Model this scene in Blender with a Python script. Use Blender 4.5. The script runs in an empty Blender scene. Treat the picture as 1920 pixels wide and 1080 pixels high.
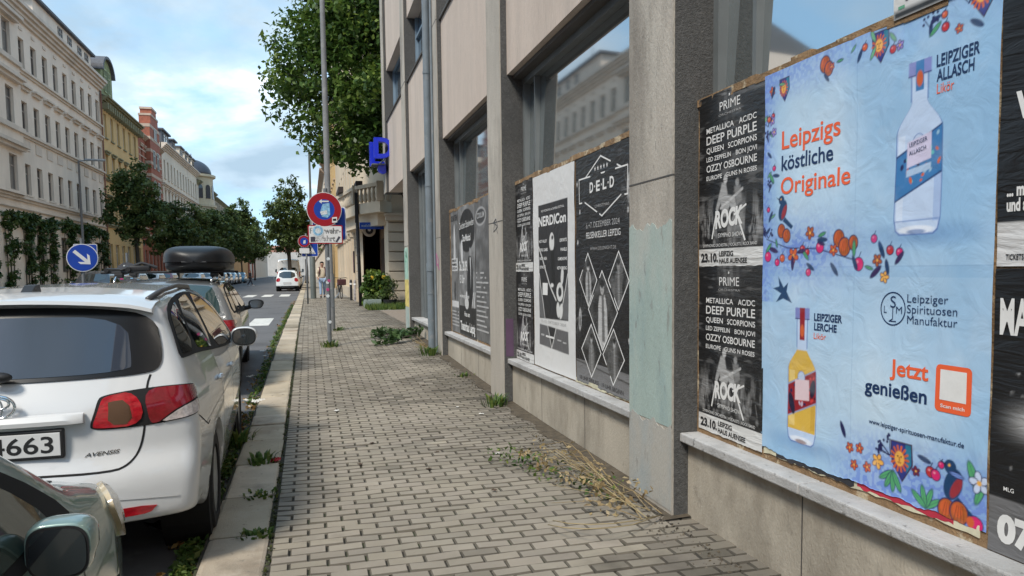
import bpy, bmesh, math, random
import numpy as np
from mathutils import Vector, Matrix
random.seed(7); RNG = np.random.default_rng(7)
scene = bpy.context.scene
COL = scene.collection
R = math.radians
# ---------------------------------------------------------------- camera
CAM_H = 1.53
cam = bpy.data.cameras.new('camera'); cam_ob = bpy.data.objects.new('camera', cam); COL.objects.link(cam_ob)
cam.sensor_width = 36.0; cam.lens = 1387.0 / 1920.0 * 36.0
cam.shift_y = 65.0 / 1920.0
cam.clip_start = 0.05; cam.clip_end = 3000.0
Rb = [[0.9641782877821832, 0.030562012081066264, -0.2634885059864558],
      [-0.2649690283832781, 0.06485498469590709, -0.9620734093392849],
      [-0.012314356135800819, 0.9974265859589119, 0.07062975474479753]]
cam_ob.matrix_world = Matrix.Translation((0, 0, CAM_H)) @ Matrix(Rb).to_4x4()
scene.camera = cam_ob
# ---------------------------------------------------------------- sun and sky
SUN_EL, SUN_AZ = 50.0, 224.0            # azimuth clockwise from +Y (street direction): from behind, over the left shoulder
sun = bpy.data.lights.new('sun', 'SUN'); sun_ob = bpy.data.objects.new('sun', sun); COL.objects.link(sun_ob)
sun.energy = 2.2; sun.angle = R(12.0); sun.color = (1.0, 0.93, 0.82)
sd = Vector((math.sin(R(SUN_AZ)) * math.cos(R(SUN_EL)), math.cos(R(SUN_AZ)) * math.cos(R(SUN_EL)), math.sin(R(SUN_EL))))
sun_ob.rotation_euler = (-sd).to_track_quat('-Z', 'Y').to_euler()
world = bpy.data.worlds.new('World'); scene.world = world; world.use_nodes = True
nt = world.node_tree; nt.nodes.clear()
def N(t, **kw):
    n = nt.nodes.new(t)
    for k, v in kw.items(): setattr(n, k, v)
    return n
def math_node(op, a, b=None, c=None):
    n = N('ShaderNodeMath', operation=op)
    for i, v in enumerate((a, b, c)):
        if v is None: continue
        if isinstance(v, (int, float)): n.inputs[i].default_value = v
        else: nt.links.new(v, n.inputs[i])
    return n.outputs[0]
sky = N('ShaderNodeTexSky', sky_type='NISHITA', sun_disc=False)
sky.sun_elevation = R(SUN_EL); sky.sun_rotation = R(SUN_AZ); sky.air_density = 1.0; sky.dust_density = 1.2; sky.ozone_density = 1.4
tc = N('ShaderNodeTexCoord'); sx = N('ShaderNodeSeparateXYZ'); nt.links.new(tc.outputs['Generated'], sx.inputs[0])
den = math_node('ADD', math_node('MAXIMUM', sx.outputs[2], 0.0), 0.22)
cx = N('ShaderNodeCombineXYZ')
nt.links.new(math_node('DIVIDE', sx.outputs[0], den), cx.inputs[0]); nt.links.new(math_node('DIVIDE', sx.outputs[1], den), cx.inputs[1])
cx.inputs[2].default_value = 3.7
def noise(vec, scale, detail, rough, off=(0, 0, 0), dist=0.0):
    m = N('ShaderNodeMapping'); m.inputs['Location'].default_value = off; nt.links.new(vec, m.inputs[0])
    n = N('ShaderNodeTexNoise'); nt.links.new(m.outputs[0], n.inputs['Vector'])
    n.inputs['Scale'].default_value = scale; n.inputs['Detail'].default_value = detail; n.inputs['Roughness'].default_value = rough
    n.inputs['Distortion'].default_value = dist
    return n.outputs[0]
def ramp(fac, stops):
    r = N('ShaderNodeValToRGB'); nt.links.new(fac, r.inputs[0])
    e = r.color_ramp.elements
    while len(e) < len(stops): e.new(0.5)
    for el, (p, c) in zip(e, stops): el.position = p; el.color = (*c, 1) if len(c) == 3 else c
    return r.outputs[0]
def mixc(fac, a, b):
    m = N('ShaderNodeMix', data_type='RGBA')
    if isinstance(fac, float): m.inputs[0].default_value = fac
    else: nt.links.new(fac, m.inputs[0])
    for i, v in ((6, a), (7, b)):
        if isinstance(v, tuple): m.inputs[i].default_value = (*v, 1)
        else: nt.links.new(v, m.inputs[i])
    return m.outputs[2]
CLOUD_OFF = (1.3, 0.55, 0.0)
cover = ramp(noise(cx.outputs[0], 1.15, 9, 0.55, CLOUD_OFF, 0.15), [(0.43, (0, 0, 0)), (0.57, (1, 1, 1))])
cshade = ramp(noise(cx.outputs[0], 1.5, 8, 0.55, (4.1, 2.2, 1.0), 0.2), [(0.38, (3.0, 4.1, 5.1)), (0.55, (4.7, 5.9, 6.9)), (0.70, (10.5, 10.5, 10.4))])
blue = mixc(0.45, sky.outputs[0], (3.6, 7.2, 10.6))
skycol = mixc(cover, blue, cshade)
bg = N('ShaderNodeBackground'); bg.inputs[1].default_value = 0.092
nt.links.new(skycol, bg.inputs[0])
wo = N('ShaderNodeOutputWorld'); nt.links.new(bg.outputs[0], wo.inputs[0])
vs = scene.view_settings; vs.view_transform = 'Standard'; vs.look = 'None'; vs.gamma = 1.0; vs.exposure = 0.86; vs.use_curve_mapping = False
scene.render.engine = 'CYCLES'; scene.cycles.max_bounces = 6; scene.cycles.transparent_max_bounces = 12

# ---------------------------------------------------------------- materials
def new_mat(name):
    m = bpy.data.materials.new(name); m.use_nodes = True
    t = m.node_tree; b = t.nodes['Principled BSDF']
    return m, t, b
def mat(name, col, rough=0.65, metal=0.0, var=0.12, vs=2.5, bump=0.0, bs=60.0, coat=0.0, spec=0.4, stain=None, attr=None, emit=None, alpha=1.0,
        stretch=(1, 1, 1), trans=0.0):
    """procedural surface: base colour broken by two noises, optional coloured stain patches, optional bump, optional per-face tone attribute"""
    m, t, b = new_mat(name)
    L = t.links.new; nn = t.nodes.new
    tcn = nn('ShaderNodeTexCoord'); mp = nn('ShaderNodeMapping'); mp.inputs['Scale'].default_value = stretch; L(tcn.outputs['Object'], mp.inputs[0])
    def ns(scale, detail=6, rough=0.6):
        n = nn('ShaderNodeTexNoise'); n.inputs['Scale'].default_value = scale; n.inputs['Detail'].default_value = detail
        n.inputs['Roughness'].default_value = rough; L(mp.outputs[0], n.inputs['Vector']); return n.outputs[0]
    col = tuple(col)
    lo = tuple(c * (1 - var) for c in col); hi = tuple(min(1, c * (1 + var)) for c in col)
    out = None
    if var > 0:
        r = nn('ShaderNodeValToRGB'); e = r.color_ramp.elements
        e[0].position = 0.3; e[0].color = (*lo, 1); e[1].position = 0.7; e[1].color = (*hi, 1)
        L(ns(vs), r.inputs[0]); out = r.outputs[0]
    def mix(fac, a, bcol, blend='MIX'):
        x = nn('ShaderNodeMix'); x.data_type = 'RGBA'; x.blend_type = blend
        if isinstance(fac, float): x.inputs[0].default_value = fac
        else: L(fac, x.inputs[0])
        if isinstance(a, tuple): x.inputs[6].default_value = (*a, 1)
        else: L(a, x.inputs[6])
        if isinstance(bcol, tuple): x.inputs[7].default_value = (*bcol, 1)
        else: L(bcol, x.inputs[7])
        return x.outputs[2]
    for st in (stain or ()):
        scol, sscale, p0, p1, amt = st[:5]
        r = nn('ShaderNodeValToRGB'); e = r.color_ramp.elements
        e[0].position = p0; e[0].color = (0, 0, 0, 1); e[1].position = p1; e[1].color = (amt, amt, amt, 1)
        L(ns(sscale, 8, 0.65), r.inputs[0])
        out = mix(r.outputs[0], out if out is not None else col, tuple(scol))
    if attr:
        a = nn('ShaderNodeAttribute'); a.attribute_name = attr
        out = mix(1.0, out if out is not None else col, a.outputs['Color'], 'MULTIPLY')
    if out is not None: L(out, b.inputs['Base Color'])
    else: b.inputs['Base Color'].default_value = (*col, 1)
    b.inputs['Roughness'].default_value = rough; b.inputs['Metallic'].default_value = metal
    b.inputs['Specular IOR Level'].default_value = spec
    b.inputs['Coat Weight'].default_value = coat; b.inputs['Coat Roughness'].default_value = 0.04
    if trans: b.inputs['Transmission Weight'].default_value = trans
    if alpha < 1: b.inputs['Alpha'].default_value = alpha
    if emit: b.inputs['Emission Color'].default_value = (*emit[:3], 1); b.inputs['Emission Strength'].default_value = emit[3]
    if bump > 0:
        bn = nn('ShaderNodeBump'); bn.inputs['Strength'].default_value = min(1, bump); bn.inputs['Distance'].default_value = 0.01
        L(ns(bs, 5, 0.6), bn.inputs['Height']); L(bn.outputs[0], b.inputs['Normal'])
    return m
def leaf_mat(name, c0, c1, c2, transl=0.35):
    m, t, b = new_mat(name); L = t.links.new; nn = t.nodes.new
    a = nn('ShaderNodeAttribute'); a.attribute_name = 'tone'
    r = nn('ShaderNodeValToRGB'); e = r.color_ramp.elements; e.new(0.5)
    for el, p, c in zip(e, (0, 0.5, 1), (c0, c1, c2)): el.position = p; el.color = (*c, 1)
    L(a.outputs['Fac'], r.inputs[0]); L(r.outputs[0], b.inputs['Base Color']); b.inputs['Roughness'].default_value = 0.45
    b.inputs['Specular IOR Level'].default_value = 0.35
    tr = nn('ShaderNodeBsdfTranslucent'); L(r.outputs[0], tr.inputs[0])
    mx = nn('ShaderNodeMixShader'); mx.inputs[0].default_value = transl
    o = t.nodes['Material Output']; L(b.outputs[0], mx.inputs[1]); L(tr.outputs[0], mx.inputs[2]); L(mx.outputs[0], o.inputs[0])
    return m
def glass_mat(name, tint=(0.02, 0.03, 0.035), refl=0.25, rough=0.02):
    """dark window glass over an unlit room: mirror-like coat above a dark body"""
    m, t, b = new_mat(name)
    b.inputs['Base Color'].default_value = (*tint, 1); b.inputs['Roughness'].default_value = rough
    b.inputs['IOR'].default_value = 1.5 + refl; b.inputs['Specular IOR Level'].default_value = 0.5 + refl
    return m
def clear_glass(name, tint=(0.55, 0.65, 0.66), alpha=0.45):
    m, t, b = new_mat(name); L = t.links.new; nn = t.nodes.new
    b.inputs['Base Color'].default_value = (0.02, 0.025, 0.03, 1); b.inputs['Roughness'].default_value = 0.015; b.inputs['IOR'].default_value = 1.6
    tr = nn('ShaderNodeBsdfTransparent'); tr.inputs[0].default_value = (*tint, 1)
    gl = nn('ShaderNodeBsdfGlossy'); gl.inputs[1].default_value = 0.01
    lw = nn('ShaderNodeFresnel'); lw.inputs[0].default_value = 1.75
    mx = nn('ShaderNodeMixShader'); L(lw.outputs[0], mx.inputs[0]); L(tr.outputs[0], mx.inputs[1]); L(gl.outputs[0], mx.inputs[2])
    L(mx.outputs[0], t.nodes['Material Output'].inputs[0])
    return m
def attr_mat(name, attr='paint', rough=0.5, bump=0.15, bs=9.0, spec=0.35, wr=(1, 1, 1)):
    m, t, b = new_mat(name); L = t.links.new; nn = t.nodes.new
    a = nn('ShaderNodeAttribute'); a.attribute_name = attr; L(a.outputs['Color'], b.inputs['Base Color'])
    b.inputs['Roughness'].default_value = rough; b.inputs['Specular IOR Level'].default_value = spec
    tcn = nn('ShaderNodeTexCoord'); mp = nn('ShaderNodeMapping'); mp.inputs['Scale'].default_value = wr; L(tcn.outputs['Object'], mp.inputs[0])
    n = nn('ShaderNodeTexNoise'); n.inputs['Scale'].default_value = bs; n.inputs['Detail'].default_value = 4; n.inputs['Distortion'].default_value = 1.2
    L(mp.outputs[0], n.inputs['Vector'])
    bn = nn('ShaderNodeBump'); bn.inputs['Strength'].default_value = bump; bn.inputs['Distance'].default_value = 0.02
    L(n.outputs[0], bn.inputs['Height']); L(bn.outputs[0], b.inputs['Normal'])
    return m

# ---------------------------------------------------------------- objects
ORG = {}
def reg(o, parent=None, org=(0, 0, 0)):
    COL.objects.link(o); ORG[o.name] = Vector(org)
    if parent is not None: o.parent = parent; ORG[o.name] = ORG[parent.name]
    return o
def tag(o, label=None, cat=None, group=None, kind=None):
    if label: o['label'] = label
    if cat: o['category'] = cat
    if group: o['group'] = group
    if kind: o['kind'] = kind
    return o
def thing(name, label, cat, loc=(0, 0, 0), rz=0.0, group=None, local=False):
    """Empty at a thing's base. local=False: its parts are given in world coordinates and shifted; local=True: in the thing's own coordinates"""
    o = bpy.data.objects.new(name, None); o.empty_display_size = 0.2
    o.location = loc; o.rotation_euler = (0, 0, rz)
    COL.objects.link(o); ORG[o.name] = Vector((0, 0, 0)) if local else Vector(loc)
    return tag(o, label, cat, group)
class MB:
    def __init__(s): s.v = []; s.f = []; s.m = []; s.t = []
    def add(s, vs, fs, mi=0, tone=None):
        n = len(s.v); s.v.extend([tuple(p) for p in vs]); s.f.extend([tuple(n + i for i in f) for f in fs]); s.m.extend([mi] * len(fs))
        s.t.extend([0.5 if tone is None else tone] * len(fs)); return s
    def quad(s, a, b, c, d, mi=0, tone=None): return s.add([a, b, c, d], [(0, 1, 2, 3)], mi, tone)
    def box(s, x0, x1, y0, y1, z0, z1, mi=0, bev=0.0, tone=None):
        if x1 < x0: x0, x1 = x1, x0
        if y1 < y0: y0, y1 = y1, y0
        if z1 < z0: z0, z1 = z1, z0
        if bev <= 0:
            return s.add([(x0, y0, z0), (x1, y0, z0), (x1, y1, z0), (x0, y1, z0), (x0, y0, z1), (x1, y0, z1), (x1, y1, z1), (x0, y1, z1)],
                         [(0, 3, 2, 1), (4, 5, 6, 7), (0, 1, 5, 4), (1, 2, 6, 5), (2, 3, 7, 6), (3, 0, 4, 7)], mi, tone)
        bev = min(bev, (x1 - x0) * .45, (y1 - y0) * .45, (z1 - z0) * .45)
        bm = bmesh.new(); bmesh.ops.create_cube(bm, size=1.0)
        for v in bm.verts: v.co = Vector(((x0 + x1) / 2 + v.co.x * (x1 - x0), (y0 + y1) / 2 + v.co.y * (y1 - y0), (z0 + z1) / 2 + v.co.z * (z1 - z0)))
        bmesh.ops.bevel(bm, geom=bm.edges[:], offset=bev, segments=2, affect='EDGES', profile=0.5)
        return s.addbm(bm, mi, tone)
    def addbm(s, bm, mi=0, tone=None, mtx=None):
        bm.verts.index_update()
        vs = [(mtx @ v.co) if mtx else v.co.copy() for v in bm.verts]
        s.add(vs, [[v.index for v in f.verts] for f in bm.faces], mi, tone); bm.free(); return s
    def tube(s, pts, rad, n=10, mi=0, cap=True, tone=None):
        pts = [Vector(p) for p in pts]; k = len(pts)
        rads = rad if isinstance(rad, (list, tuple)) else [rad] * k
        vs = []; prev = None
        for i, p in enumerate(pts):
            d = (pts[min(i + 1, k - 1)] - pts[max(i - 1, 0)]).normalized()
            if prev is None:
                u = d.orthogonal().normalized()
            else:
                u = (prev - d * prev.dot(d)); u = u.normalized() if u.length > 1e-6 else d.orthogonal().normalized()
            prev = u; w = d.cross(u)
            for j in range(n):
                a = 2 * math.pi * j / n; vs.append(p + (u * math.cos(a) + w * math.sin(a)) * rads[i])
        fs = [(i * n + j, i * n + (j + 1) % n, (i + 1) * n + (j + 1) % n, (i + 1) * n + j) for i in range(k - 1) for j in range(n)]
        if cap: fs += [tuple(reversed(range(n))), tuple((k - 1) * n + j for j in range(n))]
        return s.add(vs, fs, mi, tone)
    def lathe(s, prof, n=24, o=(0, 0, 0), axis='z', mi=0, tone=None):
        vs = []; o = Vector(o)
        for r, h in prof:
            for j in range(n):
                a = 2 * math.pi * j / n; c, q = r * math.cos(a), r * math.sin(a)
                vs.append(o + (Vector((c, q, h)) if axis == 'z' else Vector((h, c, q)) if axis == 'x' else Vector((q, h, c))))
        k = len(prof)
        fs = [(i * n + j, i * n + (j + 1) % n, (i + 1) * n + (j + 1) % n, (i + 1) * n + j) for i in range(k - 1) for j in range(n)]
        if prof[0][0] > 1e-6: fs.append(tuple(reversed(range(n))))
        if prof[-1][0] > 1e-6: fs.append(tuple((k - 1) * n + j for j in range(n)))
        return s.add(vs, fs, mi, tone)
    def prism(s, poly, a0, a1, plane='xz', mi=0, tone=None):
        """extrude a 2D polygon: plane 'xz' along y, 'yz' along x, 'xy' along z"""
        n = len(poly)
        P = {'xz': lambda p, a: (p[0], a, p[1]), 'yz': lambda p, a: (a, p[0], p[1]), 'xy': lambda p, a: (p[0], p[1], a)}[plane]
        vs = [P(p, a0) for p in poly] + [P(p, a1) for p in poly]
        fs = [tuple(range(n)), tuple(reversed(range(n, 2 * n)))] + [(i, (i + 1) % n, n + (i + 1) % n, n + i) for i in range(n)]
        return s.add(vs, fs, mi, tone)
    def sphere(s, c, r, seg=14, ring=9, mi=0, tone=None):
        rx, ry, rz = r if isinstance(r, (tuple, list)) else (r, r, r)
        bm = bmesh.new(); bmesh.ops.create_uvsphere(bm, u_segments=seg, v_segments=ring, radius=1)
        for v in bm.verts: v.co = Vector((c[0] + v.co.x * rx, c[1] + v.co.y * ry, c[2] + v.co.z * rz))
        return s.addbm(bm, mi, tone)
    def build(s, name, m, parent=None, smooth=False, attr=False, angle=None, fix=True):
        me = bpy.data.meshes.new(name)
        off = ORG[parent.name] if parent is not None else Vector((0, 0, 0))
        v = np.array(s.v, dtype=float) - np.array(off) if len(s.v) else np.zeros((0, 3))
        me.from_pydata(v.tolist(), [], s.f)
        for x in (m if isinstance(m, (list, tuple)) else [m]): me.materials.append(x)
        if len(s.f):
            me.polygons.foreach_set('material_index', s.m)
            if attr:
                a = me.attributes.new('tone', 'FLOAT', 'FACE'); a.data.foreach_set('value', s.t)
            if fix:
                bm = bmesh.new(); bm.from_mesh(me); bmesh.ops.recalc_face_normals(bm, faces=bm.faces[:]); bm.to_mesh(me); bm.free()
            if smooth:
                me.polygons.foreach_set('use_smooth', [True] * len(me.polygons))
                if angle: me.set_sharp_from_angle(angle=R(angle))
        me.update()
        return reg(bpy.data.objects.new(name, me), parent)
def obj_from(name, v, f, m, parent=None, smooth=True, attrs=None, angle=None):
    me = bpy.data.meshes.new(name); me.from_pydata(np.asarray(v).tolist(), [], [tuple(int(i) for i in q) for q in f])
    for x in (m if isinstance(m, (list, tuple)) else [m]): me.materials.append(x)
    if smooth:
        me.polygons.foreach_set('use_smooth', [True] * len(me.polygons))
        if angle: me.set_sharp_from_angle(angle=R(angle))
    for k, (typ, dom, data) in (attrs or {}).items():
        a = me.attributes.new(k, typ, dom); a.data.foreach_set('color' if 'COLOR' in typ else 'value', np.asarray(data, dtype=np.float32).ravel())
    me.update(); return reg(bpy.data.objects.new(name, me), parent)
def copy_tree(o, parent=None):
    c = o.copy(); COL.objects.link(c); ORG[c.name] = ORG[o.name]; c.parent = parent
    for ch in list(o.children): copy_tree(ch, c)
    return c
# text: built with the bundled default font, turned into mesh
_txt = {}
def text_mesh(body, size=1.0, bold=0.0, sx=1.0, align='CENTER', shear=0.0, spacing=1.0, height=None, width=None):
    """returns (verts Nx2, faces): cap height `height` if given, fitted to `width` if given"""
    cu = bpy.data.curves.new('t', 'FONT'); cu.body = body; cu.size = 1.0; cu.offset = bold; cu.shear = shear; cu.space_character = spacing
    cu.resolution_u = 4; cu.fill_mode = 'FRONT'; cu.align_x = 'LEFT'
    ob = bpy.data.objects.new('t', cu); COL.objects.link(ob)
    bpy.context.view_layer.update()
    me = bpy.data.meshes.new_from_object(ob.evaluated_get(bpy.context.evaluated_depsgraph_get()))
    v = np.array([p.co[:2] for p in me.vertices]).reshape(-1, 2); f = [tuple(p.vertices) for p in me.polygons]
    bpy.data.objects.remove(ob); bpy.data.curves.remove(cu); bpy.data.meshes.remove(me)
    if len(v) == 0: return v, f
    if height is not None:
        if 'cap' not in _txt: _txt['cap'] = 1.0; _txt['cap'] = float(np.ptp(text_mesh('H', size=1.0)[0][:, 1]))
        k = height / _txt['cap']
    else: k = size
    v = v * k; v[:, 0] *= sx
    x0, x1 = v[:, 0].min(), v[:, 0].max()
    if width is not None: v[:, 0] = (v[:, 0] - x0) * (width / (x1 - x0)); x0, x1 = 0, width
    if align == 'CENTER': v[:, 0] -= (x0 + x1) / 2
    elif align == 'RIGHT': v[:, 0] -= x1
    else: v[:, 0] -= x0
    return v, f
# ground height along the street: level near the camera, 22 cm higher from 18 m on
def gh(y):
    s = min(1.0, max(0.0, (y - 6.0) / 12.0)); return 0.22 * s * s * (3 - 2 * s)
def rh(y): return gh(y) - 0.075
# ================================================================= GROUND
M_asph = mat('asphalt', (0.125, 0.125, 0.13), 0.85, var=0.16, vs=1.2, bump=0.5, bs=160, stain=[((0.05, 0.05, 0.052), 0.6, 0.52, 0.62, 0.6), ((0.2, 0.2, 0.195), 3.0, 0.6, 0.7, 0.45)])
M_paver = mat('concrete_paver', (0.278, 0.247, 0.202), 0.85, var=0.16, vs=1.1, bump=0.5, bs=220, attr='tone',
              stain=[((0.12, 0.105, 0.085), 0.9, 0.56, 0.68, 0.55), ((0.36, 0.32, 0.26), 2.2, 0.58, 0.72, 0.5), ((0.09, 0.085, 0.07), 6.0, 0.66, 0.72, 0.55), ((0.12, 0.11, 0.095), 24.0, 0.68, 0.72, 0.6)])
M_joint = mat('joint_dirt', (0.05, 0.045, 0.035), 0.95, var=0.35, vs=8, bump=0.6, bs=90, stain=[((0.045, 0.06, 0.02), 2.0, 0.5, 0.6, 0.6)])
M_kerb = mat('granite_kerb', (0.40, 0.35, 0.275), 0.8, var=0.15, vs=2.0, bump=0.6, bs=140, attr='tone', stain=[((0.15, 0.13, 0.10), 1.7, 0.54, 0.68, 0.6), ((0.10, 0.095, 0.085), 16, 0.60, 0.68, 0.6), ((0.46, 0.42, 0.35), 5, 0.56, 0.66, 0.5), ((0.22, 0.16, 0.11), 0.9, 0.56, 0.66, 0.5)])
M_white = mat('road_paint', (0.62, 0.61, 0.57), 0.7, var=0.12, vs=4, bump=0.3, bs=120, stain=[((0.25, 0.25, 0.25), 9, 0.58, 0.64, 0.7)])
M_dirt = mat('bare_soil', (0.16, 0.125, 0.085), 0.95, var=0.3, vs=3, bump=0.8, bs=50)
def sheet(name, x0, x1, ys, hf, m, nx=1, kind='structure', side=None):
    v = []; f = []; xs = np.linspace(x0, x1, nx + 1)
    for y in ys:
        for x in xs: v.append((x, y, hf(y)))
    w = nx + 1
    for i in range(len(ys) - 1):
        for j in range(nx): f.append((i * w + j, i * w + j + 1, (i + 1) * w + j + 1, (i + 1) * w + j))
    o = obj_from(name, v, f, m, smooth=True); o['kind'] = kind; return o
YS = [-30, -10, 0] + [6 + .5 * i for i in range(26)] + [25, 40, 80, 150, 260, 420]
sheet('ground', -400, 400, [-400, -60, 0] + [6 + i for i in range(13)] + [25, 60, 420, 900], lambda y: rh(y) - 0.035, mat('far_ground', (0.13, 0.13, 0.12), 0.9, bump=0.3), 1)
sheet('road', -12.1, -0.58, YS, rh, M_asph, 6)
sheet('pavement_base', -0.62, 3.6, [y for y in YS if y <= 420], lambda y: gh(y) - 0.014, M_joint, 2)
# pavers of the pavement: 20 x 10 cm running bond, rows across
def pavers():
    v = []; f = []; tone = []; rnd = random.Random(3)
    nrow = 400
    for j in range(-8, nrow):
        y0 = j * 0.10
        if y0 > 16 and False: break
        x = -0.245 - (0.1 if j % 2 else 0.0)
        while x < 2.34:
            a, b = max(x, -0.245) + 0.0045, min(x + 0.2, 2.34) - 0.0045
            x += 0.2
            if b - a < 0.03: continue
            if y0 > 16.9 and b < 2.3: pass
            c, d = y0 + 0.0045, y0 + 0.0955
            z = gh(y0 + .05) + rnd.gauss(0, 0.0012) - 0.006 * math.exp(-((a - 1.3) ** 2) * 2) * math.sin(y0 * 1.7)
            tx, ty = rnd.gauss(0, 0.0016), rnd.gauss(0, 0.0013)
            bv = 0.0055
            n = len(v)
            v += [(a, c, z - 0.012), (b, c, z - 0.012), (b, d, z - 0.012), (a, d, z - 0.012)]
            v += [(a + bv, c + bv, z - tx - ty), (b - bv, c + bv, z + tx - ty), (b - bv, d - bv, z + tx + ty), (a + bv, d - bv, z - tx + ty)]
            t = min(1.25, max(0.7, rnd.gauss(0.98, 0.045)))
            if rnd.random() < 0.03: t *= 0.72
            xm, ym = (a + b) / 2, y0 + .05
            # trodden dirt along the foot of the wall and old damp spills
            dd = max(0.0, min(1.0, (xm - 1.45 - .22 * math.sin(ym * 1.9) - .12 * math.sin(ym * 5.3)) / .55)); t *= 1 - .34 * dd
            for sx, sy, sr in ((1.75, 3.2, .38), (1.35, 2.9, .22), (1.9, 7.3, .4), (1.5, 9.9, .35), (.9, 8.9, .3), (.4, 12.5, .4), (.6, 5.1, .12), (1.0, 6.6, .16)):
                q = ((xm - sx) ** 2 + ((ym - sy) * .8) ** 2) / sr ** 2
                if q < 1 and rnd.random() < .8 - .5 * q: t *= rnd.uniform(.6, .85)
            z -= .008 * rnd.random() if rnd.random() < .08 else 0
            if 8.3 < y0 < 8.55 and xm > .85 + .1 * math.sin(j * 2): t *= .66; z -= .004
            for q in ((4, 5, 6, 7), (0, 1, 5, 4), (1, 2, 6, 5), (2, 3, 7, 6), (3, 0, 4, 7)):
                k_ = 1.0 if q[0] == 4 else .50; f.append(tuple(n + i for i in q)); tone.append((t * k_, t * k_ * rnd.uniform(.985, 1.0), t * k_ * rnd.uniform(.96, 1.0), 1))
    o = obj_from('pavement', v, f, M_paver, smooth=False, attrs={'tone': ('FLOAT_COLOR', 'FACE', tone)}); o['kind'] = 'structure'
pavers()
def kerb():
    v = []; y = -1.2; rnd = random.Random(11); mb = MB(); tones = []
    cuts = [-1.2, -0.2, 0.85, 1.8, 2.75, 3.55, 4.5, 5.3, 6.2, 7.05, 7.75, 8.2, 8.7, 9.3, 10.4]
    while cuts[-1] < 150: cuts.append(cuts[-1] + rnd.uniform(0.85, 1.15) * (1 if cuts[-1] < 60 else 4))
    bm_all = MB()
    for a, b in zip(cuts[:-1], cuts[1:]):
        m = (a + b) / 2; z = gh(m) + rnd.gauss(0.004, 0.004)
        dx = rnd.gauss(0, 0.006); t0 = len(bm_all.f)
        sub = MB().box(-0.60 + dx, -0.265 + dx * .5, a + 0.013, b - 0.013, z - 0.25, z, bev=0.022)
        sub.v = [(p[0] + (rnd.gauss(0, .005) if p[2] > z - .05 else 0), p[1] + rnd.gauss(0, .004), p[2] + rnd.gauss(0, .0025)) for p in sub.v]
        sl = (gh(b) - gh(a)) / (b - a)
        sub.v = [(p[0], p[1], p[2] + (p[1] - m) * sl + (p[0] + .43) * rnd.choice((0.01, -0.01))) for p in sub.v]
        bm_all.add(sub.v, sub.f); t = rnd.gauss(0.98, 0.15)
        tones += [(t * 1.03, t, t * rnd.uniform(.92, 1), 1)] * (len(bm_all.f) - t0)
    o = obj_from('kerb', bm_all.v, bm_all.f, M_kerb, smooth=False, attrs={'tone': ('FLOAT_COLOR', 'FACE', tones)}); o['kind'] = 'structure'
kerb()
# pavement beyond the office building, the side street and the pavement on the far side of it
M_setts = mat('small_setts', (0.25, 0.205, 0.165), 0.9, var=0.3, vs=14, bump=0.9, bs=30)
sheet('side_pavement', 2.34, 14, [16.2, 18, 19.5, 21, 25.5], lambda y: gh(y) - 0.006, M_setts, 2)
sheet('far_pavement', 2.34, 5, [25.5, 30, 60, 150], lambda y: gh(y) - 0.006, mat('plain_paving', (0.26, 0.24, 0.21), 0.85, var=0.2, bump=0.4), 2)
sheet('street_pavement', -0.26, 2.34, [39.8, 60, 100, 200, 400], lambda y: gh(y) - 0.004, bpy.data.materials['plain_paving'], 2)
# road markings
mk = MB()
def strip(x0, x1, y0, y1, z=0.004): mk.quad((x0, y0, rh(y0) + z), (x1, y0, rh(y0) + z), (x1, y1, rh(y1) + z), (x0, y1, rh(y1) + z))
for i in range(8): strip(-1.62 + .48 * 0 - 1.15 * i, -1.06 - 1.15 * i, 20.6, 23.9)
for i in range(9): strip(-1.72 - 1.02 * i, -1.14 - 1.02 * i, 45.8, 50.2)
o = mk.build('road_marking', M_white); o['kind'] = 'structure'
sheet('left_kerb', -12.4, -12.1, YS, lambda y: gh(y) + 0.0, M_kerb, 1)
mbk = MB()
for a, b in zip(YS[:-1], YS[1:]): mbk.quad((-12.1, a, rh(a) - .05), (-12.1, b, rh(b) - .05), (-12.1, b, gh(b)), (-12.1, a, gh(a)))
o = mbk.build('left_kerb_face', M_kerb); o['kind'] = 'structure'
sheet('left_pavement', -15.2, -12.4, YS, lambda y: gh(y) - 0.004, mat('left_pavement_slabs', (0.27, 0.26, 0.24), 0.85, bump=0.3), 1)
# traffic island
isl = MB().box(-6.0, -4.4, 17.4, 20.3, 0.05, 0.27, bev=0.05).box(-6.0, -4.4, 24.2, 27.4, 0.05, 0.27, bev=0.05)
o = isl.build('traffic_island', M_kerb); o['kind'] = 'structure'
# ================================================================= OFFICE BUILDING ON THE RIGHT
def S(r, g, b):
    f = lambda c: (c / 255 / 12.92) if c <= 10 else ((c / 255 + 0.055) / 1.055) ** 2.4
    return (f(r), f(g), f(b))
XP, XPAN, XB, XG, XSILL, XPLIN = 2.12, 2.20, 2.285, 2.43, 2.165, 2.225
M_conc = mat('pillar_concrete', (0.42, 0.385, 0.335), 0.85, var=0.14, vs=3, bump=0.8, bs=90, stain=[((0.20, 0.18, 0.155), 1.6, 0.48, 0.66, 0.75), ((0.52, 0.49, 0.43), 3.1, 0.56, 0.68, 0.6), ((0.17, 0.16, 0.145), 30, 0.62, 0.68, 0.5)], stretch=(1, 1, .35))
M_aggr = mat('washed_aggregate', (0.085, 0.084, 0.082), 0.9, var=0.3, vs=45, bump=1.0, bs=110, stain=[((0.05, 0.05, 0.05), 1.3, 0.5, 0.68, 0.6), ((0.24, 0.235, 0.22), 80, 0.62, 0.66, 0.6)])
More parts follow.
